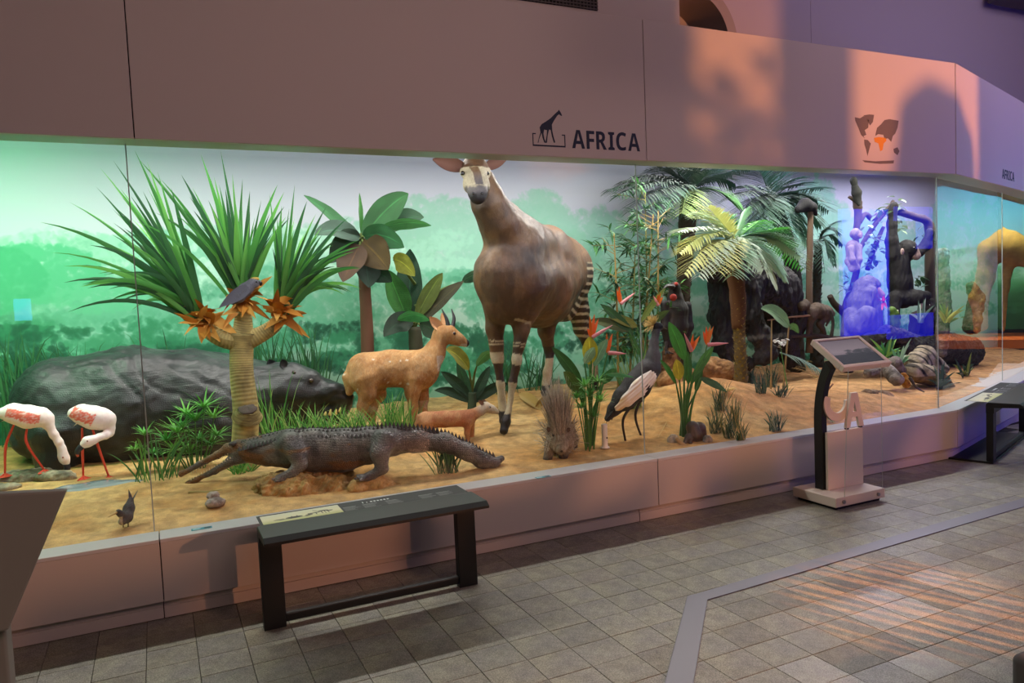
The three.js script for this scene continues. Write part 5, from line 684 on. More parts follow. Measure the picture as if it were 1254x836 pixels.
// --- birds of paradise
function strelitzia(base, z, leaves, flowers, label) {
  const b = onZ(base[0], base[1], z), t = thing('bird_of_paradise', V(b.x, sandY(b.x, z), z), label, 'flowering plant'), s = perPx(b), sm = leafMat('#3f7f35');
  const foot = () => V(b.x + rr(-0.03, 0.03), t.position.y - 0.01, z + rr(-0.03, 0.03));
  for (const [x0, y0, x1, y1, w, c, roll = 0, dz = 0] of leaves) { const a = onZ(x0, y0, z + dz * 0.4), e = onZ(x1, y1, z + dz), f = foot(); const st = part(t, 'leaf_stalk', tube([f, f.clone().lerp(a, 0.55).add(V((a.x - f.x) * -0.2, 0, 0)), a], [0.013, 0.009, 0.006], 8), sm); part(st, 'leaf', broad(a, e, w * s, 0.03, roll, 10), broadMat(c)); }
  for (const f of flowers) { const h = onZ(f.at[0], f.at[1], z + (f.dz ?? 0)), q = foot(), fl = part(t, 'flower_stalk', tube([q, q.clone().lerp(h, 0.6), h], [0.009, 0.007, 0.006], 8), sm); part(fl, 'bract', tube([h, h.clone().lerp(onZ(...f.bract, z + (f.dz ?? 0)), 0.5), onZ(...f.bract, z + (f.dz ?? 0))], [0.017, 0.014, 0.002], 8), std({ color: '#d98a8a', roughness: 0.5 }), 'pink bract'); for (const p of f.petals) part(fl, 'petal', strap(h, onZ(p[0], p[1], z + (f.dz ?? 0) + rr(-0.04, 0.04)), 0.01, 0.016, { seg: 5, side: V(0.9, 0.3, 0.2), base: 0.5 }), std({ color: ['#f07818', '#e8640f', '#f58a2a'][Math.floor(rnd() * 3)], roughness: 0.5 }), 'orange petal'); }
}
seed = 41;
strelitzia([722, 548], -0.62, [[722, 446, 722, 412, 10, '#d0c83a', 0.3], [728, 448, 744, 415, 7, '#7fae8a', -0.4, 0.05], [716, 445, 728, 425, 8, '#9cc7a8', 0.7, 0.1], [742, 458, 776, 462, 6, '#5fae7c', 1.0, 0.15], [712, 470, 676, 425, 7, '#3c6f3a', 0.2], [708, 480, 690, 455, 8, '#5d7a3a', 0.4, 0.1], [715, 490, 700, 462, 6, '#4b8f3f', 0.2], [738, 470, 755, 452, 6, '#3a7d3c', 0.2]], [{ at: [725, 413], bract: [750, 398], petals: [[722, 386], [728, 384], [733, 390], [719, 402]] }, { at: [744, 432], bract: [767, 433], petals: [[743, 407], [750, 408], [747, 415]] }], 'bird of paradise plant with orange flowers beside the crane tail', 'flowers');
strelitzia([838, 545], -0.45, [[838, 440, 819, 394, 8, '#4fa048', 0.1], [850, 460, 874, 424, 6, '#59a34c', 0.4], [846, 470, 866, 438, 5, '#3f8a3a', 0.2], [832, 465, 828, 440, 7, '#d8cc44', 0.2, 0.1], [828, 470, 808, 440, 3.5, '#4e9a46', 0.5], [858, 462, 890, 480, 6, '#56806a', 0.6, 0.1], [843, 470, 842, 430, 5, '#3c8236', 0.1], [852, 480, 860, 450, 4, '#3c8236', 0.1]], [{ at: [847, 430], bract: [838, 408], petals: [[849, 408], [857, 411], [852, 416]] }, { at: [866, 422], bract: [892, 420], petals: [[865, 399], [870, 398], [874, 399], [861, 405]] }], 'bird of paradise plant with orange flowers behind the brown rodent');
strelitzia([790, 455], -1.55, [[780, 400, 745, 388, 6, '#8f8f3a', 0.4], [784, 395, 815, 352, 4, '#8fa64c', 0.3], [775, 410, 735, 372, 6, '#3a6b3a', 0.3], [792, 400, 820, 380, 5, '#5c7a35', 0.3], [770, 405, 722, 392, 7, '#54602c', 0.5]], [{ at: [760, 372], bract: [778, 358], petals: [[755, 354], [760, 358], [758, 350]] }, { at: [806, 374], bract: [800, 362], petals: [[809, 358], [812, 363], [806, 360]] }], 'bird of paradise plant standing behind the crane crest');
// --- feathered fronds
function frond(a, e, lift, lw, ll, n, droop, along = 0.06) {      // rib from a to e, leaflets both sides
  const c = a.clone().lerp(e, 0.5).add(V(0, lift, 0)), gs = [tube([a, c.clone().lerp(a.clone().lerp(e, 0.5), 0.5), e], [0.009, 0.006, 0.002], 5, 8)];
  for (let i = 0; i < n; i++) { const t = along + (1 - along) * (i + 0.5) / n, p = a.clone().multiplyScalar((1 - t) * (1 - t)).addScaledVector(c, 2 * t * (1 - t)).addScaledVector(e, t * t), tg = c.clone().sub(a).multiplyScalar(1 - t).addScaledVector(e.clone().sub(c), t).normalize(), sd = V(0, 1, 0).cross(tg).normalize(); if (sd.lengthSq() < 0.1) sd.set(1, 0, 0);
    const view = tg.clone().cross(sd); for (const k of [-1, 1]) { const L = ll * Math.pow(Math.sin(Math.PI * (0.16 + 0.8 * t)), 0.7) * rr(0.85, 1.1), d = tg.clone().multiplyScalar(0.75).addScaledVector(sd, k * 0.85).add(V(0, rr(-0.05, 0.2), 0)).normalize(); gs.push(strap(p, p.clone().addScaledVector(d, L).add(V(0, -droop * L, 0)), 0.12 * L, lw, { seg: 3, mid: 0.3, base: 0.7, fold: 0.2 })); } }
  return join(gs);
}
function palm(name, base, z, trunk, crown, fronds, label, barkColour, opt) {
  const b = onZ(base[0], base[1], z), t = thing(name, V(b.x, Math.min(b.y, sandY(b.x, z)), z), label, 'palm'), s = perPx(b), bm = std({ color: barkColour, roughness: 0.9 });
  const pts = [V(b.x, t.position.y - 0.02, z), ...trunk.map((q) => onZ(q[0], q[1], z))], rad = [opt.r0 * s, ...trunk.map((q) => q[2] * s)]; const tr = part(t, 'trunk', tube(pts, rad, 14, 26, 0.12), bm);
  const curve = new THREE.CatmullRomCurve3(pts, false, 'centripetal'), boots = []; seed = base[0]; const L = curve.getLength();
  for (let i = 0; i < opt.boots; i++) { const u = (i + 0.5) / opt.boots, p = curve.getPointAt(u), a = i * 2.4, k = u * (rad.length - 1), r = lerp(rad[Math.floor(k)], rad[Math.min(rad.length - 1, Math.floor(k) + 1)], k % 1), o = V(Math.cos(a), 0, Math.sin(a)); boots.push(strap(p.clone().addScaledVector(o, r * 0.9), p.clone().addScaledVector(o, r * 1.0 + opt.shag * rr(0.5, 1.2)).add(V(0, opt.bootL * rr(0.6, 1.1), 0)), 0.0, opt.bootW, { seg: 2, side: V(-o.z, 0, o.x), base: 1, mid: 0.3, fold: 0.1 })); }
  part(tr, 'leaf_bases', mergeGeometries(boots), std({ color: opt.bootColour, roughness: 0.85 }));
  const c = onZ(crown[0], crown[1], z); fronds.forEach(([x, y, dz, col, lift = 0.18], i) => { const e = onZ(x, y, z + dz); part(t, 'frond', frond(c.clone().add(V(rr(-0.02, 0.02), rr(-0.02, 0.03), rr(-0.02, 0.02))), e, lift, opt.lw, opt.ll, opt.n, opt.droop), opt.mats[col]); });
  return t;
}
{
  const green = leafMat('#3a8a34'), cream = leafMat('#e0e095'), pale = leafMat('#a4ccaa'), bright = leafMat('#5fb83e'), white = leafMat('#cadcc2');
  palm('variegated_palm', [907, 480], -1.3, [[907, 440, 7], [905, 400, 7], [904, 365, 7.5], [901, 335, 8], [900, 300, 6]], [900, 296], [[828, 284, 0.25, 4, 0.16], [838, 336, 0.3, 1, 0.26], [868, 254, 0.1, 1, 0.02], [913, 259, 0.05, 2, 0.0], [957, 279, -0.05, 3, 0.04], [978, 300, 0.1, 0, 0.2], [962, 342, 0.25, 2, 0.3], [897, 338, 0.4, 2, 0.14], [880, 333, 0.45, 1, 0.22], [935, 330, 0.35, 4, 0.25], [985, 330, -0.2, 0, 0.3], [884, 262, -0.2, 0, 0.02], [930, 270, -0.3, 3, 0.02], [848, 262, -0.2, 4, 0.1], [832, 310, 0.1, 1, 0.22], [980, 315, 0.15, 2, 0.26], [950, 350, 0.3, 4, 0.32], [855, 340, 0.4, 4, 0.28]], 'short palm with cream striped fronds on the sand mound', '#5d4c26', { r0: 9, boots: 260, shag: 0.022, bootL: 0.035, bootW: 0.015, bootColour: '#94833c', lw: 0.0145, ll: 0.32, n: 26, droop: 0.22, mats: [green, cream, pale, bright, white] });
  { const vp = scene.children.find((o) => o.name === 'variegated_palm'); part(vp, 'fibre_sheath', displace(tube([onZ(904, 402, -1.3), onZ(904, 370, -1.3), onZ(901, 338, -1.3), onZ(900, 312, -1.3)], [0.06, 0.078, 0.082, 0.05], 16, 16), (x, y, q) => (fbm(x * 40, y * 12, q * 40, 2) - 0.5) * 0.03), std({ color: '#5a3a1c', roughness: 0.95 }), 'brown fibrous sheath'); }
  const dk = leafMat('#1f4a34'), dk2 = leafMat('#2c5a44'), mid = leafMat('#3d7a34');
  const O = { r0: 9, boots: 150, shag: 0.03, bootL: 0.05, bootW: 0.02, bootColour: '#3b3022', lw: 0.0125, ll: 0.42, n: 26, droop: 0.3, mats: [dk, dk2, mid, leafMat('#7f9a4a')] };
  palm('dark_palm', [838, 470], -2.55, [[836, 400, 8], [838, 330, 9], [842, 270, 11], [845, 235, 9]], [846, 232], [[756, 240, 0.2, 1, 0.2], [762, 222, 0.0, 0, 0.15], [800, 205, -0.1, 0, 0.1], [880, 206, -0.1, 1, 0.1], [920, 205, 0.1, 0, 0.1], [820, 205, 0.2, 1, 0.1], [835, 262, 0.5, 3, 0.1], [795, 262, 0.4, 1, 0.25], [905, 250, 0.35, 2, 0.2], [900, 225, 0.1, 0, 0.2], [868, 210, 0.3, 0, 0.0], [780, 215, -0.1, 0, 0.1], [770, 260, 0.3, 0, 0.25], [862, 262, 0.4, 1, 0.2], [850, 200, 0, 0, 0.05], [745, 232, -0.1, 1, 0.15], [895, 212, -0.2, 0, 0.1]], 'tall dark green palm with shaggy trunk beside the bamboo', '#3a2d20', O);
  palm('dark_palm', [977, 440], -2.6, [[976, 400, 7], [974, 350, 8], [962, 290, 9], [948, 250, 8]], [945, 244], [[975, 218, 0.0, 0, 0.08], [928, 205, 0.1, 0, 0.1], [905, 228, 0.2, 1, 0.12], [1000, 245, 0.2, 1, 0.15], [1005, 275, 0.3, 0, 0.3], [990, 300, 0.4, 1, 0.4], [950, 296, 0.5, 0, 0.3], [925, 290, 0.5, 1, 0.25], [985, 224, -0.1, 0, 0.1], [970, 290, 0.4, 1, 0.35], [905, 262, 0.2, 0, 0.2], [935, 262, 0.4, 1, 0.2], [1010, 230, -0.1, 1, 0.1], [1015, 258, 0.1, 0, 0.22], [960, 205, 0, 1, 0.05], [890, 245, 0.3, 0, 0.2], [915, 300, 0.3, 1, 0.35]], 'tall dark green palm with drooping fronds behind the thin pole', '#2f2a24', O);
  palm('dark_palm', [1000, 430], -2.75, [[1000, 380, 5], [1001, 330, 5], [1002, 300, 4]], [1002, 296], [[1030, 270, 0, 1, 0.12], [1032, 300, 0.1, 0, 0.2], [1022, 325, 0.2, 1, 0.3], [985, 330, 0.3, 0, 0.3], [1010, 335, 0.3, 1, 0.3], [1025, 285, 0.2, 0, 0.2]], 'low dark green palm between thin pole and blue tree', '#2c2a26', { ...O, n: 16, ll: 0.22 });
}
// --- bamboo
{
  seed = 51; const t0 = [['bamboo', 782, 470, -2.0, 800, 262], ['bamboo', 770, 470, -2.1, 778, 300], ['bamboo', 803, 455, -1.9, 806, 258], ['bamboo', 757, 470, -2.1, 752, 285], ['bamboo', 792, 462, -2.2, 790, 235]];
  t0.forEach(([name, x, y, z, tx, ty], i) => {
    const b = onZ(x, y, z), t = thing(name, V(b.x, sandY(b.x, z), z), 'slender bamboo cane with sprays of narrow leaves behind the crane', 'bamboo', 'bamboo canes behind the crane'), top = onZ(tx, ty, z), cm = std({ color: ['#b0904a', '#8d8a48', '#a98f55'][i % 3], roughness: 0.5 }), f = V(b.x, t.position.y, z);
    part(t, 'cane', tube([f, f.clone().lerp(top, 0.5).add(V(0.01, 0, 0)), top], [0.014, 0.011, 0.005], 8, 10), cm);
    for (let k = 0; k < 30; k++) { const u = rr(0.15, 1), p = f.clone().lerp(top, u), a = rnd() * Math.PI * 2, q = p.clone().add(V(Math.cos(a) * rr(0.08, 0.34), rr(0.0, 0.16), Math.sin(a) * rr(0.05, 0.22))), br = part(t, 'twig', tube([p, q], [0.004, 0.002], 5, 2), cm), gs = []; for (let m = 0; m < 10; m++) { const r0 = p.clone().lerp(q, rr(0.4, 1)), d = V(Math.cos(a) + rr(-0.9, 0.9), rr(-0.7, 0.5), Math.sin(a) + rr(-0.9, 0.9)).normalize(); gs.push(strap(r0, r0.clone().addScaledVector(d, rr(0.1, 0.2)), 0.015, 0.0125, { seg: 4, mid: 0.35, base: 0.3 })); } part(br, 'leaves', mergeGeometries(gs), [GREENS[0], GREENS[2], GREENS[4], GREENS[1]][(i + k) % 4]); }
  });
}
// ---------------------------------------------------------------- earth, rocks, water and litter on the sand
const rockMat = (o = {}) => furry({ roughness: 0.9, ...o });
function lump(name, prims, cell, k, amp, freq, cols, base, label, category, group, o = {}) {
  const C = cols.map(lin), g = displace(body(prims, cell, k), (x, y, z) => (fbm(x * freq, y * freq, z * freq, 4) - 0.5) * amp + (fbm(x * freq * 5, y * freq * 5, z * freq * 5, 2) - 0.5) * amp * 0.35);
  tint(g, (x, y, z) => { const n = fbm(x * freq * 1.5 + 3, y * freq * 1.5, z * freq * 1.5, 4); return n < 0.5 ? mix3(C[0], C[1], smooth(0.32, 0.5, n)) : mix3(C[1], C[2], smooth(0.5, 0.68, n)); });
  return single(name, g, rockMat(o), base, label, category, group);
}
const CLAY = ['#b08a4c', '#d0a862', '#e4c486'];
{ const b = onZ(380, 606, -0.6); lump('clay_mound', [...limb(J(327, 600, -0.62, 17), J(365, 600, -0.62, 19), J(415, 603, -0.58, 18)), ...limb(J(330, 597, -0.8, 18), J(420, 592, -0.75, 18)), ...limb(J(350, 605, -0.52, 12), J(420, 608, -0.5, 10))], 0.008, 0.05, 0.11, 12, CLAY, V(b.x, sandY(b.x, -0.6), -0.6), 'crumbly ochre clay mound under the crocodile forefoot', 'mound'); }
{ const b = onZ(462, 600, -0.4); lump('clay_mound', [...limb(J(438, 600, -0.42, 11), J(462, 597, -0.42, 12), J(486, 600, -0.42, 8))], 0.008, 0.04, 0.06, 14, CLAY, V(b.x, sandY(b.x, -0.4), -0.4), 'low broken clay slab under the crocodile hind foot', 'mound'); }
// pool and stones by the flamingos
{
  const w = onY(108, 593, 0.53), N = 40, pos = [w.x, sandY(w.x, w.z) + 0.008, w.z], idx = []; for (let r = 1; r <= 5; r++) for (let i = 0; i < N; i++) { const a = i / N * Math.PI * 2, q = r / 5 * (1 + 0.12 * Math.sin(a * 3) + 0.07 * Math.sin(a * 5 + 1)), x = w.x + Math.cos(a) * q * 0.34, z = w.z + Math.sin(a) * q * 0.11; pos.push(x, sandY(x, z) + (r < 5 ? 0.008 : -0.004), z); }
  for (let r = 0; r < 5; r++) for (let i = 0; i < N; i++) { const k = (i + 1) % N, a = 1 + (r - 1) * N; r ? idx.push(a + i, a + N + k, a + N + i, a + i, a + k, a + N + k) : idx.push(0, 1 + k, 1 + i); }
  const g = geo(pos, idx);
  single('shallow_pool', g, phy({ color: '#8c9a9c', roughness: 0.15, clearcoat: 0.6 }), V(w.x, sandY(w.x, w.z), w.z), 'shallow grey pool of water at the flamingo feet', 'pool');
  const R = ['#6d6a56', '#9a9378', '#bdb392'];
  const rock = (px, py, z, r, sx, sy, label, s = 0) => { const j = J(px, py, z, r); lump('flat_rock', [ball(j, sx, sy, 0.8, s)], 0.008, 0.02, 0.05, 9, R, V(j.p.x, sandY(j.p.x, z), z), label, 'rock', 'rocks round the pool', { roughness: 0.6 }); };
  rock(28, 588, -1.82, 20, 2.1, 0.7, 'long flat tan rock under the straight-necked flamingo'); rock(66, 586, -1.72, 14, 1.9, 0.75, 'rounded tan rock under the straight-necked flamingo beak', 0.4); rock(4, 598, -1.6, 12, 1.7, 0.5, 'dark wet rock at the near edge of the pool'); rock(118, 591, -1.68, 15, 2.2, 0.5, 'low flat rock under the folded-neck flamingo'); rock(40, 604, -1.45, 11, 1.8, 0.45, 'small flat rock before the pool');
}
{ const b = onZ(263, 614, -0.5); lump('grey_stone', [ball(J(261, 607, -0.5, 7), 1.2, 0.75, 0.9, 0.5), ball(J(264, 615, -0.46, 10), 1.25, 0.62, 1, -0.4)], 0.005, 0.008, 0.022, 22, ['#8d857d', '#b3aaa0', '#cfc6bb'], V(b.x, sandY(b.x, -0.5), -0.5), 'pale grey stone of two stacked lumps near ledge', 'stone'); }
{ const b = onZ(822, 538, -0.35); lump('white_stone', [ball(J(824, 539, -0.35, 8), 0.95, 0.95, 0.8)], 0.005, 0.01, 0.014, 20, ['#b8ae98', '#d6cdb8', '#e4ddcc'], V(b.x, sandY(b.x, -0.35), -0.35), 'smooth white stone beside the brown rodent', 'stone'); }
{ const b = onZ(866, 540, -0.24); lump('grey_stone', [ball(J(867, 539, -0.22, 7), 0.9, 1, 0.8)], 0.005, 0.01, 0.014, 20, ['#6d6760', '#97908a', '#b3aca4'], V(b.x, sandY(b.x, -0.22), -0.22), 'round grey stone right behind the brown rodent', 'stone'); }
const woodMat = (c) => std({ color: c, roughness: 0.85, bumpMap: graniteBump, bumpScale: 0.004 });
function stick(name, pts, radii, colour, label, category = 'branch', group) { const P = pts.map((q) => onZ(q[0], q[1], q[2])), s = perPx(P[0]), b = P[0].clone(); return single(name, tube(P, radii.map((r) => r * s), 10, (P.length - 1) * 6, 0.22), woodMat(colour), b, label, category, group); }
stick('fallen_branch', [[231, 603, -0.86], [262, 604, -0.8], [306, 598, -0.82]], [2, 4.5, 4], '#8c7a44', 'olive brown branch lying under the crocodile jaws');
stick('driftwood', [[828, 536, -0.28], [838, 546, -0.24], [850, 549, -0.22], [862, 546, -0.22]], [2, 3.4, 3.4, 1.6], '#a08a62', 'bleached driftwood twig under the brown rodent');
// white plastic tube
{ const b = onZ(741, 549, -0.45), y = sandY(b.x, -0.45), top = onZ(740, 519, -0.45).y, t = thing('white_tube', V(b.x, y, -0.45), 'short white plastic tube standing beside the crane feet', 'tube'), m = std({ color: '#dcdcd6', roughness: 0.4 }), pr = [[0.001, 0], [0.034, 0], [0.036, 0.012], [0.024, 0.018], [0.023, 0.05], [0.023, top - y - 0.006], [0.019, top - y], [0.015, top - y - 0.004], [0.015, 0.05]].map((q) => new THREE.Vector2(...q)); part(t, 'sleeve', new THREE.LatheGeometry(pr, 20).translate(b.x, y, -0.45), m); part(t, 'sensor_hole', new THREE.CylinderGeometry(0.007, 0.007, 0.004, 12).rotateX(Math.PI / 2).translate(b.x + 0.006, (y + top) / 2 - 0.01, -0.4275), darkMat); }
// dry leaves and fronds on the ground
seed = 61;
{
  const straw = ['#c9a44e', '#b3903f', '#d8b868'].map((c) => leafMat(c));
  for (const [x0, y0, x1, y1, w, l] of [[662, 502, 636, 488, 7, 'curled yellow dry leaf behind the okapi hooves'], [655, 500, 676, 490, 7, 'flat yellow dry leaf behind the porcupine']]) { const a = groundAt(x0, y0), e = groundAt(x1, y1).add(V(0, 0.05, 0)); single('dry_leaf', broad(a, e, w * perPx(a), 0.05, 0.6, 8, 0.4), straw[1], a.clone(), l, 'leaf'); }
  for (const [x0, y0, x1, y1, ll, c, l] of [[850, 470, 806, 540, 0.16, 0, 'straw coloured dry frond leaning below the bird of paradise'], [862, 505, 900, 480, 0.14, 2, 'straw coloured dry frond on the mound behind the rodent'], [960, 452, 1010, 470, 0.16, 0, 'yellow dry frond spread on the mound left of kiosk screen'], [930, 455, 880, 448, 0.14, 1, 'yellow dry frond lying at the foot of variegated palm'], [1000, 445, 945, 462, 0.14, 1, 'dull yellow dry frond crossing the mound top']]) { const a = groundAt(x0, y0).add(V(0, 0.05, 0)), e = groundAt(x1, y1).add(V(0, 0.03, 0)); single('dry_frond', frond(a, e, 0.06, 0.007, ll, 18, 0.05), straw[c], a.clone(), l, 'frond'); }
  const g1 = onZ(955, 432, -1.55), g2 = onZ(1012, 458, -1.3); single('grey_frond', frond(g1.clone(), g2.clone(), 0.08, 0.008, 0.2, 16, 0.5), leafMat('#5d7f72'), g1.clone(), 'grey green frond drooping before the thin pole', 'frond');
  const g3 = groundAt(1000, 500), g4 = groundAt(1020, 520); single('green_frond', frond(g3.clone().add(V(0, 0.04, 0)), g4.clone().add(V(0, 0.02, 0)), 0.04, 0.011, 0.08, 10, 0.1), leafMat('#4d7f3c'), g3.clone(), 'small green leaf spray lying behind the kiosk post', 'frond');
}
stick('bare_twig', [[905, 478, -1.1], [935, 490, -0.95], [975, 503, -0.85]], [1.4, 1.6, 0.8], '#6b5436', 'thin brown twig lying across the sand mound', 'twig');
stick('bare_twig', [[962, 505, -0.8], [1000, 492, -0.8], [1020, 470, -0.8]], [1.2, 1.6, 1.0], '#7b5a4a', 'thin reddish twig lying beside the kiosk post', 'twig');
// ---------------------------------------------------------------- far end of the case: apes, monkeys, birds, logs
const furCol = (a, b) => { const A = lin(a), B = lin(b); return (x, y, z) => mix3(A, B, fbm(x * 26, y * 12, z * 26, 3)); };
// ground hornbill on a stump
{
  const z = -1.75, b = onZ(823, 450, z), st = lump('tree_stump', [...limb(J(822, 470, z, 14), J(822, 450, z, 12), J(822, 433, z, 11))], 0.008, 0.03, 0.05, 12, ['#5b3a22', '#8a5c38', '#a97d52'], V(b.x, sandY(b.x, z), z), 'rough brown tree stump carrying the black hornbill', 'stump');
  const p = onZ(822, 428, z), t = thing('ground_hornbill', p, 'black ground hornbill with red throat on a stump', 'hornbill');
  const g = displace(body([...limb(J(826, 425, z, 9), J(828, 400, z, 14), J(828, 380, z, 14), J(827, 366, z, 10)), ...limb(J(827, 366, z, 8), J(826, 352, z + 0.02, 7)), ...limb(J(814, 372, z, 5), J(815, 400, z, 6), J(818, 425, z, 4)), ...limb(J(842, 374, z, 5), J(843, 400, z, 6), J(838, 420, z, 4))], 0.008, 0.03), (x, y, zz) => (fbm(x * 40, y * 14, zz * 40, 2) - 0.5) * 0.012);
  tint(g, furCol('#131214', '#332b2a')); const bd = part(t, 'body', g, furry({ roughness: 0.6 })); part(bd, 'throat_pouch', new THREE.SphereGeometry(1, 14, 10).scale(0.042, 0.036, 0.022).translate(...onZ(824.5, 364, z + 0.1).toArray()), std({ color: '#a8301c', roughness: 0.6 }), 'red throat pouch');
  part(bd, 'eye_skin', new THREE.SphereGeometry(0.022, 10, 8).translate(...onZ(828, 348, z + 0.06).toArray()), std({ color: '#a83426' }), 'red eye skin'); part(bd, 'bill', tube([onZ(824, 351, z + 0.06), onZ(817, 350, z + 0.12), onZ(812, 354, z + 0.16)], [0.03, 0.02, 0.005], 8), std({ color: '#1c1a1a', roughness: 0.4 }));
  for (const x of [816, 833]) { const lg = part(t, 'leg', tube([onZ(x, 418, z + 0.02), onZ(x, 430, z + 0.04)], [0.02, 0.016], 8, 3), std({ color: '#2b2523' })); part(lg, 'toes', join([-0.05, 0, 0.05].map((d) => tube([onZ(x, 430, z + 0.04), onZ(x, 432, z + 0.04).add(V(d, -0.01, 0.05))], [0.014, 0.006], 6, 2))), std({ color: '#2b2523' })); }
}
// gorilla behind the palms
{
  const z = -2.0, p = onZ(920, 436, z), t = thing('gorilla', V(p.x, sandY(p.x, z), z), 'big dark gorilla on its knuckles behind the variegated palm', 'gorilla');
  const g = displace(body([...limb(J(925, 345, z, 28), J(948, 358, z - 0.2, 30), J(958, 385, z - 0.25, 24)), ...limb(J(900, 335, z, 26), J(880, 320, z + 0.05, 22), J(872, 330, z + 0.18, 14)), ...limb(J(915, 350, z + 0.12, 18), J(919, 385, z + 0.16, 13), J(930, 410, z + 0.2, 11), J(940, 432, z + 0.22, 9), J(934, 438, z + 0.26, 9)), ...limb(J(890, 345, z - 0.05, 22), J(885, 385, z, 15), J(886, 420, z + 0.05, 12), J(896, 440, z + 0.1, 10), J(916, 446, z + 0.15, 7)), ...limb(J(965, 390, z - 0.2, 24), J(960, 415, z - 0.15, 15), J(968, 440, z - 0.15, 11))], 0.013, 0.08), (x, y, zz) => (fbm(x * 26, y * 9, zz * 26, 3) - 0.5) * 0.09);
  tint(g, furCol('#0e0c0f', '#2c242b')); part(t, 'body', g, furry({ roughness: 0.75 }));
}
// thin pole and roosting bird
stick('thin_pole', [[991, 432, -2.1], [991, 340, -2.1], [993, 250, -2.1]], [4.2, 3.8, 3.4], '#5a4734', 'thin upright brown pole between two dark palms', 'pole');
{ const z = -2.08, g = body([...limb(J(978, 256, z, 5), J(986, 251, z, 8), J(994, 253, z, 6)), ...limb(J(996, 254, z, 4), J(999, 262, z, 2.5))], 0.008, 0.03); tint(g, furCol('#030304', '#0a0a0c')); single('roosting_bird', g, furry(), onZ(990, 258, z), 'black roosting bird on top of the thin pole', 'bird'); }
// climbing tree
{
  const z = -2.25, m = woodMat('#43362c'), b = onZ(1037, 425, z), t = thing('climbing_tree', V(b.x, sandY(b.x, z), z), 'dark bare climbing tree with leafy twigs beside the chimpanzee', 'tree'), s = perPx(b);
  const br = (pts, r, n = 'branch') => part(t, n, tube(pts.map((q) => onZ(q[0], q[1], z + (q[2] ?? 0))), r.map((x) => x * s), 12, (pts.length - 1) * 6, 0.15), m);
  br([[1040, 470], [1036, 400], [1036, 375], [1046, 345], [1050, 320], [1048, 290], [1051, 262], [1050, 248], [1049, 236]], [6, 5, 4.4, 4, 3.6, 3.4, 4.6, 5.4, 4], 'trunk');
  br([[1036, 385], [1022, 372], [1016, 362]], [5, 4, 3]); br([[1050, 310], [1060, 292], [1075, 270], [1088, 255], [1094, 246]], [3, 3, 3, 2.6, 2]); br([[1052, 272], [1060, 262], [1068, 268], [1074, 262]], [3.5, 3, 3, 2]); br([[1062, 330], [1072, 300], [1082, 278]], [3, 3, 2]); br([[1046, 345], [1058, 352], [1068, 345]], [4, 3, 2]); br([[1049, 246], [1040, 241]], [3, 2]);
  br([[1088, 258, 0.05], [1104, 260, 0.1], [1122, 266, 0.12], [1134, 270, 0.12], [1139, 280, 0.12], [1139, 330, 0.1], [1141, 470, 0.05]], [4, 4.2, 4.6, 5, 6.5, 6.5, 7], 'limb');
  seed = 71; for (const [x, y, n] of [[1080, 262, 16], [1094, 250, 14], [1100, 274, 10], [1070, 300, 18], [1064, 320, 14], [1058, 345, 22], [1046, 350, 18], [1066, 282, 12], [1040, 360, 14], [1128, 345, 14], [1132, 292, 8]]) { const gs = []; for (let i = 0; i < n; i++) { const p = onZ(x + rr(-9, 9), y + rr(-9, 9), z + rr(-0.1, 0.2)), d = V(rr(-1, 1), rr(-0.8, 0.5), rr(-0.6, 1)).normalize(); gs.push(strap(p, p.clone().addScaledVector(d, rr(0.08, 0.14)), 0.01, 0.034, { seg: 3, mid: 0.45, base: 0.2 })); } part(t, 'leaf_cluster', mergeGeometries(gs), leafMat(['#3a5f3c', '#5d7f55', '#86a07c'][Math.floor(rnd() * 3)])); }
}
// hawk on the tree top
{ const z = -2.25, p = onZ(1049, 240, z), t = thing('perched_hawk', p, 'dark upright hawk perched on the tree top', 'hawk'), g = body([...limb(J(1045, 221, z + 0.05, 4.2), J(1046, 224, z + 0.05, 4)), ...limb(J(1047, 229, z + 0.05, 4.2), J(1049, 236, z + 0.05, 6), J(1050, 243, z + 0.05, 4.5), J(1052, 250, z + 0.08, 2))], 0.006, 0.01); tint(g, furCol('#0e100b', '#232519')); const b = part(t, 'body', g, furry()); part(b, 'bill', tube([onZ(1043, 221, z), onZ(1041, 223, z)], [0.014, 0.003], 6, 2), std({ color: '#2b2b22' })); }
// chimpanzee hanging by its arm
const ape = (name, z, prims, face, label, cols, o = {}) => { const p = onZ(o.base[0], o.base[1], z), t = thing(name, p, label, o.cat ?? 'ape'), g = displace(body(prims, o.cell ?? 0.01, 0.035), (x, y, zz) => (fbm(x * 34, y * 12, zz * 34, 3) - 0.5) * (o.fur ?? 0.022)); tint(g, furCol(...cols)); const b = part(t, 'body', g, furry({ roughness: 0.8 })); if (face) { const f = body(face, 0.006, 0.012); tint(f, furCol(...(o.face ?? ['#8f6f62', '#c0a090']))); part(b, 'face', f, furry({ roughness: 0.6 })); } for (const e of o.eyes ?? []) part(b, 'eye', eyeball(J(e[0], e[1], z + e[2], 1.1)), eyeMat); for (const e of o.ears ?? []) part(b, 'ear', new THREE.SphereGeometry(1, 10, 8).scale(0.03, 0.04, 0.015).translate(...onZ(e[0], e[1], z + e[2]).toArray()), std({ color: '#a58a80' })); return t; };
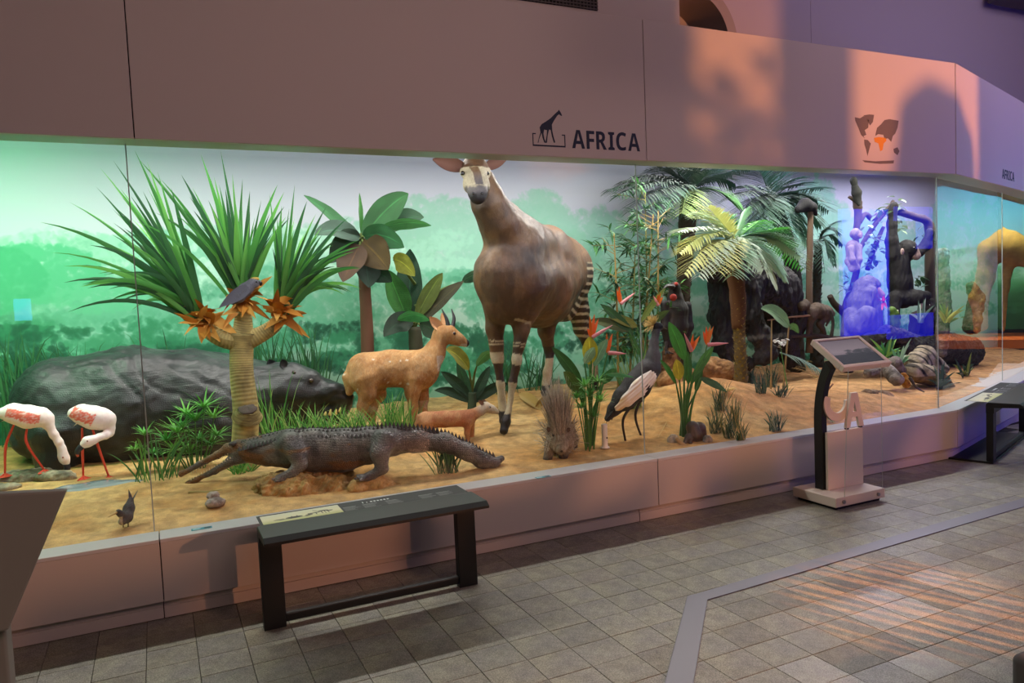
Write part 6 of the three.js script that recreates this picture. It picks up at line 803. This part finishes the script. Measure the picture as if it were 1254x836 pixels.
{
  const z = -2.05; ape('chimpanzee', z, [...limb(J(1100, 322, z, 13), J(1102, 345, z, 14), J(1104, 364, z, 13)), ...limb(J(1094, 312, z, 9), J(1092, 295, z, 7), J(1092, 275, z, 5.5), J(1093, 258, z, 5), J(1095, 252, z + 0.02, 5)), ...limb(J(1108, 312, z + 0.02, 9), J(1124, 309, z + 0.05, 6), J(1134, 300, z + 0.08, 6), J(1139, 284, z + 0.1, 5)), ...limb(J(1103, 311, z, 10), J(1111, 305, z + 0.06, 11.5)), ...limb(J(1106, 366, z + 0.05, 11), J(1122, 364, z + 0.15, 9), J(1134, 362, z + 0.2, 6)), ...limb(J(1096, 366, z + 0.05, 10), J(1094, 380, z + 0.08, 6), J(1098, 388, z + 0.1, 5))], [...limb(J(1118, 306, z + 0.11, 6), J(1122, 313, z + 0.14, 5.4))], 'black chimpanzee hanging from a branch by one arm', ['#0d0c0d', '#2a2728'], { base: [1104, 375], eyes: [[1119, 303, 0.175]], ears: [[1105, 308, 0.18]], face: ['#8b6f66', '#c9aca0'] });
}
{
  const z = -1.9; ape('young_chimpanzee', z, [...limb(J(1130, 400, z, 13), J(1131, 388, z, 11)), ...limb(J(1136, 376, z + 0.03, 9), J(1138, 373, z + 0.03, 8)), ...limb(J(1118, 410, z + 0.05, 6), J(1121, 388, z + 0.08, 6), J(1128, 384, z + 0.06, 6)), ...limb(J(1142, 395, z, 7), J(1146, 412, z + 0.05, 6))], [...limb(J(1141, 375, z + 0.07, 4.5), J(1142, 379, z + 0.09, 4))], 'young chimpanzee sitting below the hanging chimpanzee', ['#1a1718', '#3b3436'], { base: [1131, 412], eyes: [[1139, 373, 0.12], [1144, 373, 0.1]], ears: [[1129, 375, 0.06]], face: ['#6f6360', '#a89c98'] });
}
{
  const z = -1.95; ape('baboon', z, [...limb(J(1060, 395, z, 21), J(1057, 370, z, 17), J(1059, 352, z, 13)), ...limb(J(1064, 346, z + 0.03, 9), J(1070, 349, z + 0.05, 8)), ...limb(J(1066, 358, z + 0.12, 8), J(1074, 378, z + 0.15, 6.5), J(1077, 398, z + 0.18, 5)), ...limb(J(1050, 398, z + 0.1, 14), J(1062, 385, z + 0.2, 10), J(1070, 408, z + 0.2, 7)), ...limb(J(1042, 385, z, 9), J(1036, 410, z, 6))], [...limb(J(1073, 353, z + 0.09, 4.2), J(1080, 361, z + 0.13, 4))], 'large grey baboon sitting under the climbing tree', ['#5f5a56', '#8a8480'], { base: [1058, 415], eyes: [[1072, 349, 0.15]], cat: 'monkey', face: ['#b78a80', '#d8b4a8'], fur: 0.03 });
}
{
  const z = -2.1; ape('small_monkey', z, [...limb(J(1046, 318, z, 9), J(1044, 302, z, 8)), ...limb(J(1048, 286, z + 0.03, 6.5), J(1051, 287, z + 0.05, 5.5)), ...limb(J(1042, 304, z + 0.06, 4), J(1044, 318, z + 0.1, 3.2), J(1050, 328, z + 0.12, 2.6)), ...limb(J(1052, 303, z + 0.06, 4), J(1052, 318, z + 0.1, 3), J(1051, 328, z + 0.1, 2.4)), ...limb(J(1040, 320, z, 5), J(1044, 330, z + 0.08, 3.5))], [...limb(J(1053, 288, z + 0.09, 2.6), J(1054, 290, z + 0.1, 2))], 'pale small monkey perched in the climbing tree fork', ['#8a7b78', '#b5a49c'], { base: [1046, 330], cat: 'monkey', cell: 0.008 });
}
{
  const z = -2.0; ape('small_monkey', z, [...limb(J(1012, 382, z, 8), J(1000, 380, z, 9), J(992, 384, z, 9)), ...limb(J(985, 373, z + 0.02, 7), J(982, 375, z + 0.05, 6)), ...limb(J(1014, 386, z, 5), J(1004, 396, z, 3.5), J(1010, 408, z, 2.6)), ...limb(J(992, 390, z, 5), J(990, 408, z, 3)), ...limb(J(1014, 378, z, 2.2), J(1020, 384, z, 1.8), J(1012, 398, z, 1.5))], null, 'brown small monkey walking along the low branches', ['#4f3f32', '#6f5a47'], { base: [1000, 410], cat: 'monkey', cell: 0.008 });
}
stick('low_branch', [[968, 412, -2.0], [1000, 411, -2.0], [1030, 414, -2.0], [1045, 405, -2.05]], [2, 3, 3, 3], '#3d3028', 'low dark branch under the brown small monkey');
stick('low_branch', [[940, 392, -1.95], [970, 388, -1.95], [995, 386, -1.95]], [0.8, 1.2, 1.4], '#8a6b52', 'thin pale twig reaching towards the thin pole', 'twig');
stick('low_branch', [[1018, 412, -1.8], [1020, 395, -1.8], [1017, 380, -1.8]], [2, 2, 1.4], '#2c2622', 'short dark upright branch below the climbing tree');
// big leaf with torn edge
{ const z = -1.6, a = onZ(966, 400, z), e = onZ(932, 378, z + 0.1), t = thing('torn_leaf_plant', V(a.x, sandY(a.x, z), z), 'pale green torn leaf on a stalk before the gorilla', 'plant'); part(t, 'leaf', broad(a, e, 0.085, 0.1, 0.7), broadMat('#8fbf8a')); part(t, 'leaf', broad(a, onZ(978, 408, z), 0.05, 0.08, 0.6), broadMat('#5f8f5a')); part(t, 'stalk', tube([V(a.x - 0.1, sandY(a.x, z), z), a], [0.012, 0.008], 8, 3), std({ color: '#8b7448' })); part(t, 'stalk', tube([V(a.x - 0.28, sandY(a.x, z), z), onZ(945, 392, z)], [0.011, 0.007], 8, 3), std({ color: '#8b7448' })); }
{ const z = -1.5, p = onZ(955, 420, z), t = thing('white_orchid', V(p.x, sandY(p.x, z), z), 'white flower spray beside the gorilla knuckles', 'flower'); part(t, 'stem', tube([V(p.x + 0.1, sandY(p.x, z), z), p], [0.006, 0.004], 6, 3), GREENS[1]); seed = 88; for (let i = 0; i < 16; i++) { const q = onZ(955 + rr(-8, 8), 420 + rr(-5, 5), z + rr(-0.05, 0.05)), d = V(rr(-1, 1), rr(-0.5, 0.7), rr(-0.2, 1)).normalize(); part(t, 'petal', strap(q, q.clone().addScaledVector(d, 0.06), 0.008, 0.022, { seg: 4, mid: 0.5, base: 0.3 }), leafMat('#d9dcda')); } }
// parrot, flower and leaves at the baboon
{ const z = -1.75, p = onZ(1094, 410, z), t = thing('green_parrot', p, 'green parrot perched beside the baboon', 'parrot'), g = body([...limb(J(1092, 380, z, 5), J(1094, 384, z, 6)), ...limb(J(1094, 386, z, 6.5), J(1095, 396, z, 7), J(1094, 408, z, 3.5))], 0.007, 0.02); tint(g, furCol('#3f7a22', '#86a82c')); part(t, 'body', g, furry({ roughness: 0.6 })); part(t, 'bill', tube([onZ(1098, 380, z + 0.03), onZ(1100, 384, z + 0.04)], [0.02, 0.004], 6, 2), std({ color: '#e5ded0' })); }
{ const z = -1.7, t = thing('orange_flower', onZ(1083, 402, z), 'orange star flower between baboon and green parrot', 'flower'); part(t, 'stem', tube([onZ(1083, 402, z), onZ(1081, 370, z)], 0.006, 6, 3), GREENS[1]); for (const [x, y] of [[1076, 367], [1089, 364], [1086, 378], [1080, 380], [1082, 362]]) part(t, 'petal', strap(onZ(1082, 370, z), onZ(x, y, z + 0.05), 0.01, 0.02, { seg: 4 }), std({ color: '#e8640f' })); }
// logs, striped animal, bark
{
  const logM = ['#5f5751', '#8b8178', '#aba199'];
  const L = (name, pr, label, cols = logM, amp = 0.035, f = 13) => { const q = pr[0].a ?? pr[0].c; return lump(name, pr, 0.009, 0.03, amp, f, cols, q.clone(), label, name.includes('log') ? 'log' : 'animal', undefined, { roughness: 0.85 }); };
  const G = (px, py) => groundAt(px, py), z1 = -1.1, z2 = -0.95;
  L('grey_log', [...limb(J(1063, 457, z1, 6), J(1080, 455, z1, 6.5))], 'grey fallen log pointing at the kiosk screen'); L('grey_log', [...limb(J(1086, 452, z1 + 0.05, 8), J(1098, 464, z1 + 0.2, 8.5))], 'thick grey cut log beside the orange bark'); L('grey_log', [...limb(J(1096, 444, z1, 8), J(1104, 456, z1, 6))], 'short grey log leaning behind the cut log');
  const a = lump('striped_animal', [...limb(J(1122, 446, z2 - 0.2, 15), J(1132, 436, z2 - 0.25, 13), J(1140, 446, z2 - 0.2, 13)), ...limb(J(1118, 456, z2 - 0.1, 12), J(1140, 460, z2 - 0.05, 12), J(1154, 465, z2 + 0.02, 8), J(1166, 473, z2 + 0.08, 3.5)), ...limb(J(1150, 446, z2 - 0.15, 7), J(1156, 452, z2 - 0.1, 6))], 0.008, 0.03, 0.02, 18, ['#2f2a28', '#8a8072', '#c9bfa8'], G(1138, 474), 'grey and cream striped animal with lowered pointed snout', 'animal');
  { const p = a.geometry.attributes.position, c = a.geometry.attributes.color, K = lin('#26221f'), W = lin('#cfc4ae'), T = lin('#9a8358'); for (let i = 0; i < p.count; i++) { const x = p.getX(i), y = p.getY(i), s = Math.sin((x * 0.9 + y * 0.7) * 55 + 5 * noise(x * 7, y * 7, 1)), nn = fbm(x * 16, y * 16, 2, 3); const k = y > 0.13 ? mix3(mix3(W, T, nn), K, smooth(0.45, 0.8, s) * 0.85 + smooth(0.55, 0.7, nn) * 0.5) : mix3(T, K, clamp(noise(x * 20, y * 20, 3) * 0.9 - 0.2)); c.setXYZ(i, ...k); } }
  const bk = onZ(1109, 466, -0.95); lump('orange_bark', [...limb(J(1107, 460, -0.95, 4), J(1110, 470, -0.93, 5))], 0.006, 0.01, 0.03, 20, ['#b4731f', '#d8952f', '#e9b04c'], bk, 'orange bark chunk between the cut log and striped animal', 'bark');
  stick('dark_root', [[1114, 462, -0.85], [1122, 474, -0.8], [1132, 480, -0.75]], [2, 1.6, 0.8], '#3c3532', 'dark thin root beside the orange bark', 'root');
  // dark back logs
  L('dark_log', [...limb(J(1060, 418, -1.75, 11), J(1085, 408, -1.7, 10), J(1110, 414, -1.7, 9))], 'dark driftwood log under the baboon', ['#1c1917', '#35302c', '#4b443e'], 0.05); L('dark_log', [...limb(J(1100, 425, -1.8, 16), J(1150, 425, -1.9, 18), J(1185, 430, -2.0, 18))], 'dark mossy log behind the striped animal', ['#161616', '#262724', '#3a3b33'], 0.08, 8); L('dark_log', [...limb(J(1152, 430, -1.7, 8), J(1156, 380, -1.75, 8), J(1154, 310, -1.75, 7))], 'tall grey tree stump beyond the young chimpanzee', ['#4a423c', '#6e645c', '#8b8076'], 0.05);
  L('dark_log', [...limb(J(1020, 425, -1.9, 9), J(1050, 430, -1.8, 10))], 'dark log lying left of the baboon', ['#2a2522', '#453e38', '#5e564e'], 0.05); L('dark_log', [...limb(J(1190, 400, -2.1, 10), J(1196, 365, -2.1, 9), J(1190, 350, -2.1, 6))], 'short forked stump at the far glass pane', ['#3a2c20', '#5d4a38', '#7b6650'], 0.05);
}
seed = 81;
{ const t = (px, py, z, n, c, label) => { const p = onZ(px, py, z), g = thing('fern_plant', V(p.x, sandY(p.x, z), z), label, 'plant'); for (let i = 0; i < n; i++) { const a = rr(0.2, 2.9), L = rr(0.18, 0.32), s = onZ(px + rr(-3, 3), py, z + rr(-0.03, 0.03)); part(g, 'leaf', strap(s, s.clone().add(V(Math.cos(a) * L * 0.8, Math.sin(a) * L, rr(-0.1, 0.15))), 0.05, 0.016, { seg: 5, side: V(0.8, 0.2, 0.5) }), leafMat(c[i % c.length])); } };
  t(1086, 438, -1.35, 12, ['#3f8a3c', '#7fae4a', '#2f6b3a'], 'bright green strap leaves behind the grey logs'); t(1182, 462, -1.3, 16, ['#24452f', '#7f8f3a', '#1c3828'], 'dark fern with yellow leaf beyond the striped animal'); t(1152, 476, -0.85, 12, ['#26413a', '#3c5a4e'], 'dark fern sprig under the pointed snout'); t(1100, 446, -1.2, 8, ['#9dbf9a', '#5f9a68'], 'pale green leaves above the cut log'); t(1128, 395, -1.5, 8, ['#5b7a66', '#9fb8a4'], 'grey green strap leaves before the young chimpanzee'); t(1160, 395, -1.6, 12, ['#6b7a3a', '#a8a04a'], 'yellow green leaves around the tall grey stump');  }
// extra earth banks behind the mound
{ const E = ['#7d5630', '#b07f4c', '#cfa26c']; lump('earth_bank', [...limb(J(868, 452, -1.7, 16), J(890, 455, -1.6, 14))], 0.01, 0.04, 0.05, 10, E, groundAt(876, 470), 'rounded orange earth bank behind the bird of paradise', 'bank'); lump('earth_bank', [...limb(J(845, 462, -1.75, 12), J(818, 468, -1.6, 14))], 0.01, 0.04, 0.06, 10, E, groundAt(832, 480), 'crumbly earth bank at the foot of stump', 'bank'); lump('hay_heap', [...limb(J(1062, 488, -0.75, 12), J(1085, 490, -0.72, 10))], 0.009, 0.04, 0.05, 16, ['#6e5a44', '#94795c', '#b3967a'], groundAt(1075, 500), 'low heap of dry brown litter beside the kiosk letters', 'heap'); }
// ---------------------------------------------------------------- across the hall, outside the frame: seen only as reflections in the glass
{
  // lit blue frame that the middle panes mirror
  const f = thing('blue_light_frame', V(10.2, 0, 3.25), 'blue glowing display frame mirrored in the chimpanzee glass', 'light frame'), glow = std({ color: '#0a0a30', emissive: 0x2a2cff, emissiveIntensity: 4.2 });
  part(f, 'glowing_pillar', rboxAt(9.25, 10.25, 0.86, 2.75, 3.2, 3.26, 0.01, 1), glow); part(f, 'glowing_sill', rboxAt(10.26, 11.3, 0.75, 1.12, 3.2, 3.26, 0.01, 1), glow); part(f, 'glowing_lintel', rboxAt(10.45, 10.95, 2.58, 2.8, 3.2, 3.26, 0.01, 1), glow); part(f, 'glowing_jamb', rboxAt(10.96, 11.3, 2.14, 2.8, 3.2, 3.26, 0.01, 1), glow); part(f, 'stand', rboxAt(9.2, 11.4, 0, 0.8, 3.27, 3.5, 0.01, 1), darkMat); part(f, 'back_board', rboxAt(9.2, 11.4, 0.8, 2.8, 3.27, 3.33, 0.01, 1), darkMat);
  areaLight('blue_frame_light', [9.75, 1.8, 3.18], [9.75, 1.8, 0], 1.0, 1.9, 0x2a2cff, 5);
  const s = thing('blue_wall_screen', V(-1.04, 0, 3.03), 'small blue screen mirrored in the glass beside the reeds', 'screen'); part(s, 'screen_glow', rboxAt(-1.1, -0.97, 1.67, 1.86, 3.0, 3.01, 0.002, 1), std({ color: '#102030', emissive: 0x3aa0ff, emissiveIntensity: 9 })); part(s, 'screen_stand', rboxAt(-1.08, -0.99, 0, 1.9, 3.011, 3.05, 0.002, 1), darkMat);
  // savanna case at the end of the aisle with a camel
  const a = SEG[1].a, n = V(Math.sin(a), 0, Math.cos(a)), q0 = SEG[1].p.clone().addScaledVector(n, -0.135);
  const M = (px, py, x) => { const d = ray(px, py), h = EYE.clone().addScaledVector(d, q0.clone().sub(EYE).dot(n) / d.dot(n)), r = d.clone().addScaledVector(n, -2 * d.dot(n)); return h.addScaledVector(r, (x - h.x) / r.x); };
  const c = thing('savanna_case', V(13.6, 0, -0.9), 'lit savanna case with painted sky at the aisle end', 'display case');
  const sky = canvasTex(256, 256, (g, w, h) => { const gr = g.createLinearGradient(0, 0, 0, h); gr.addColorStop(0, '#4fb7e8'); gr.addColorStop(0.4, '#7fcbe0'); gr.addColorStop(0.62, '#8ccfb8'); gr.addColorStop(0.7, '#3f9a5f'); gr.addColorStop(1, '#2f8048'); g.fillStyle = gr; g.fillRect(0, 0, w, h); g.fillStyle = '#4aa870'; for (let i = 0; i < 200; i++) { g.globalAlpha = 0.4; g.beginPath(); g.ellipse(rnd() * w, h * rr(0.42, 0.9), rr(4, 14), rr(3, 8), 0, 0, 7); g.fill(); } });
  const zl = -2.15, zr = 0.25; part(c, 'backdrop', new THREE.PlaneGeometry(zr - zl, 2.6).rotateY(-Math.PI / 2).translate(14.3, 2.0, (zl + zr) / 2), std({ map: sky, roughness: 0.9 })); part(c, 'sand_floor', boxAt(12.7, 14.3, 0.5, 0.64, zl, zr), std({ color: '#e0701c', roughness: 0.9 })); part(c, 'base', boxAt(12.7, 14.4, 0, 0.5, zl, zr), darkMat); part(c, 'side_wall', boxAt(12.7, 14.4, 0.64, 3.4, zr, zr + 0.05), darkMat); part(c, 'side_wall', boxAt(12.7, 14.4, 0.64, 3.4, zl - 0.05, zl), darkMat); part(c, 'canopy', boxAt(12.7, 14.4, 3.3, 3.6, zl, zr), darkMat);
  const tubeM = std({ color: '#222', emissive: 0xffffff, emissiveIntensity: 1 }); part(c, 'lamp_tube', boxAt(12.95, 13.05, 3.26, 3.29, zl + 0.1, zr - 0.1), tubeM);
  areaLight('savanna_lamp_light', [13.0, 3.25, (zl + zr) / 2], [13.9, 1.2, (zl + zr) / 2], zr - zl - 0.2, 0.12, 0xfff4e0, 210);
  const X = 13.45, K = (px, py, r) => { const p = M(px, py, X); return { p, r: r * 0.0128 }; };
  const camel = thing('camel', V(X, 0.64, -0.9), 'yellow camel standing in the savanna case', 'camel'), g = body([...limb(K(1216, 305, 15), K(1235, 300, 22), K(1262, 302, 22), K(1285, 310, 16)), ...limb(K(1208, 305, 10), K(1203, 335, 6), K(1192, 365, 5), K(1197, 392, 4), K(1197, 404, 5)), ...limb(K(1214, 310, 10), K(1212, 340, 6), K(1205, 370, 4.5), K(1206, 400, 4)), ...limb(K(1262, 318, 10), K(1258, 350, 6), K(1255, 402, 4.5)), ...limb(K(1245, 290, 14), K(1250, 282, 9))], 0.02, 0.08); tint(g, furCol('#d8b040', '#ecd06a')); part(camel, 'body', g, furry());
}
// warm spot lamps across the aisle (behind the camera) with added hoods; boards, leaves and figure are added to shape their light
{
  const pan = thing('added_hall_panel', V(3.0, 0, 7.75), 'added warm lamp panel standing in for opposite case glow', 'lamp'); pan.position.y = 5.3; const tilt = Math.atan2(3.5, 7.6); part(pan, 'lamp_glow', rboxAt(-3, 3, -0.7, 0.7, -0.03, 0, 0.005, 1).rotateX(tilt).translate(3.0, 5.32, 7.66), std({ color: '#222', emissive: 0xffd0c0, emissiveIntensity: 1 })); part(pan, 'housing', rboxAt(-3.05, 3.05, -0.75, 0.75, 0.001, 0.09, 0.005, 1).rotateX(tilt).translate(3.0, 5.32, 7.66), darkMat); for (const x of [0.6, 5.4]) part(pan, 'hanger', tube([V(x, 5.4, 7.7), V(x, 6.2, 7.7)], 0.015, 8, 2), darkMat);  // panel added high up, in place of the glow of opposite cases
  const spot = (at, label, door) => { const t = thing('warm_spot', V(at[0], 0, at[2]), label, 'spot lamp'); part(t, 'lamp_bulb', new THREE.SphereGeometry(0.03, 14, 10).translate(...at), std({ color: '#222', emissive: 0xffa060, emissiveIntensity: 1 })); part(t, 'stand', tube([V(at[0], 0, at[2] + 0.12), V(at[0], at[1], at[2] + 0.12)], 0.02, 10, 2), darkMat); part(t, 'bracket', tube([V(at[0], at[1], at[2] + 0.12), V(at[0], at[1], at[2] + 0.04)], 0.012, 8, 2), darkMat); part(t, 'added_barn_door', door, darkMat); };
  spot([3.9, 1.95, 6.7], 'warm spot lamp on a tall stand across the aisle', boxAt(3.3, 4.5, 1.9, 2.3, 6.345, 6.355)); spot([8.2, 0.95, 6.5], 'low warm spot lamp aimed at the fascia', boxAt(7.6, 8.7, 0.6, 1.03, 6.145, 6.155));  // doors added to keep the beams off fascia and interior
  const L = V(8.2, 0.95, 6.5), sh = (x, y, z) => { const T = V(x, y, 0.05); return L.clone().lerp(T, (6.5 - z) / 6.45); };
  const board = (xa, xb, label) => { const a = sh(xa, 3, 5.2).x, b = sh(xb, 3, 5.2).x; single('added_shade_board', boxAt(a, b, 0, 2.1, 5.17, 5.2), panelMat, V((a + b) / 2, 0, 5.19), label, 'partition'); };
  board(-0.5, 3.62, 'wide white board added to block the upper warm spot'); board(7.35, 11, 'wide white board added at the lamp end to block the spot'); board(4.5, 5.3, 'narrow white board added to throw a dark band on the fascia');  // unseen boards added to cut the upper spot into patches
  const f = thing('added_shade_figure', sh(6.5, 2.2, 5.0).setY(0), 'round-backed figure on a pedestal added to shadow the fascia', 'figure'), q = (x, y, r) => ({ p: sh(x, y, 5.0), r }), g = body([...limb(q(6.15, 3.1, 0.05), q(6.35, 3.12, 0.065), q(6.6, 3.05, 0.065), q(6.95, 2.8, 0.06)), ...limb(q(6.1, 3.05, 0.04), q(5.98, 2.6, 0.035)), ...limb(q(6.4, 2.9, 0.08), q(6.5, 2.3, 0.12)), ...limb(q(6.9, 2.8, 0.06), q(7.0, 2.2, 0.08))], 0.008, 0.02); tint(g, furCol('#6b6058', '#8a7d70')); part(f, 'figure_body', g, furry()); const b = sh(6.5, 2.2, 5.0); part(f, 'pedestal', rboxAt(b.x - 0.25, b.x + 0.25, 0, b.y, 4.8, 5.2, 0.01, 1), panelMat);  // unseen figure added for the humped shadow on the fascia
  seed = 91; const c0 = sh(4.0, 2.4, 5.0), bush = thing('added_shade_shrub', V(c0.x, 0, 5.0), 'leafy potted shrub added to mottle the fascia light', 'shrub'), gs = []; for (let i = 0; i < 260; i++) { const p = sh(rr(3.7, 4.5), lerp(2.2, 3.45, rnd() * rnd() + 0.1), 5.0 + rr(-0.06, 0.06)), d = V(rr(-1, 1), rr(-1, 1), rr(-1, 1)).normalize(); gs.push(strap(p, p.clone().addScaledVector(d, 0.05), 0.005, 0.014, { seg: 3 })); } part(bush, 'foliage', mergeGeometries(gs), GREENS[1]).userData.kind = 'stuff'; part(bush, 'stem', tube([V(c0.x, 0.4, 5.0), V(c0.x, 1.5, 5.0)], 0.012, 8, 3), woodMat('#5a4632')); part(bush, 'pot', new THREE.LatheGeometry([[0.001, 0], [0.13, 0], [0.17, 0.4], [0.15, 0.4], [0.14, 0.36], [0.001, 0.36]].map((q2) => new THREE.Vector2(...q2)), 24).translate(c0.x, 0, 5.0), std({ color: '#8a5a40' }));  // unseen shrub added to break up the upper spot
}
{
  // ceiling spot and louvre, added out of view: throws the orange streaks on the floor tiles
  const t = thing('added_streak_spot', V(3.5, 4.8, 2.0), 'hanging spot lamp with louvre added to streak the floor', 'spot lamp'); part(t, 'lamp_bulb', new THREE.SphereGeometry(0.02, 14, 10).translate(3.5, 4.8, 2.0), std({ color: '#222', emissive: 0xffa060, emissiveIntensity: 1 })); part(t, 'hanger', tube([V(3.5, 4.84, 2.0), V(3.5, 6.2, 2.0)], 0.012, 8, 2), darkMat); part(t, 'shade', new THREE.CylinderGeometry(0.05, 0.24, 1.0, 24, 1, true).translate(3.5, 4.32, 1.99), darkMat);
  seed = 97; let x = -0.16; while (x < 0.16) { const w = rr(0.006, 0.02), g = rr(0.004, 0.013); part(t, 'added_streak_slat', boxAt(x, x + w, -0.002, 0.002, -0.22 + rr(0, 0.1), 0.22 - rr(0, 0.12)).rotateY(0.33).translate(3.5, 3.82, 1.98), darkMat); x += w + g; }
}
{
  // added shelf of carved figures out of view: shades the lower warm spot, so that the base panels are lit in patches
  const P = V(3.9, 1.95, 6.7), at = (x, y) => P.clone().lerp(V(x, y, 0.05), (6.7 - 5.6) / 6.65), a = at(-1.5, -0.22), b = at(9, -0.22), sh = thing('added_shade_shelf', V((a.x + b.x) / 2, 0, 5.6), 'slim white shelf added to shade the lower warm spot', 'shelf');
  part(sh, 'board', rboxAt(a.x, b.x, a.y - 0.025, a.y, 5.5, 5.66, 0.003, 1), panelMat); for (const x of [a.x + 0.05, b.x - 0.05]) part(sh, 'post', boxAt(x - 0.02, x + 0.02, 0, a.y - 0.026, 5.56, 5.6), panelMat);
  [[1.9, 0.14, 'lying round'], [2.75, 0.1, 'small upright'], [4.15, 0.12, 'long low'], [5.35, 0.15, 'broad humped'], [-0.3, 0.11, 'short stout']].forEach(([x, w, l]) => { const q = at(x, -0.22), y = a.y, J2 = (dx, dy, r) => JM([q.x + dx * w, y + dy * w, 5.6], r * w), g = body([...limb(J2(-0.5, 0.5, 0.22), J2(0.4, 0.52, 0.25)), ...limb(J2(0.5, 0.55, 0.14), J2(0.8, 0.8, 0.13)), ...limb(J2(-0.5, 0.4, 0.12), J2(-0.52, 0.08, 0.09)), ...limb(J2(0.4, 0.4, 0.12), J2(0.42, 0.08, 0.09))], 0.005, 0.012); tint(g, furCol('#6b5340', '#8a6d52')); single('added_shade_carving', g, plain(), V(q.x, y, 5.6), l + ' carved animal figure added to shade the base panels', 'figure', 'carved figures added as shades'); });  // small figures added only for their shadows on the base
}

scene.traverse((o) => { if (o.isMesh) o.castShadow = o.receiveShadow = true; });
renderer.render(scene, camera);
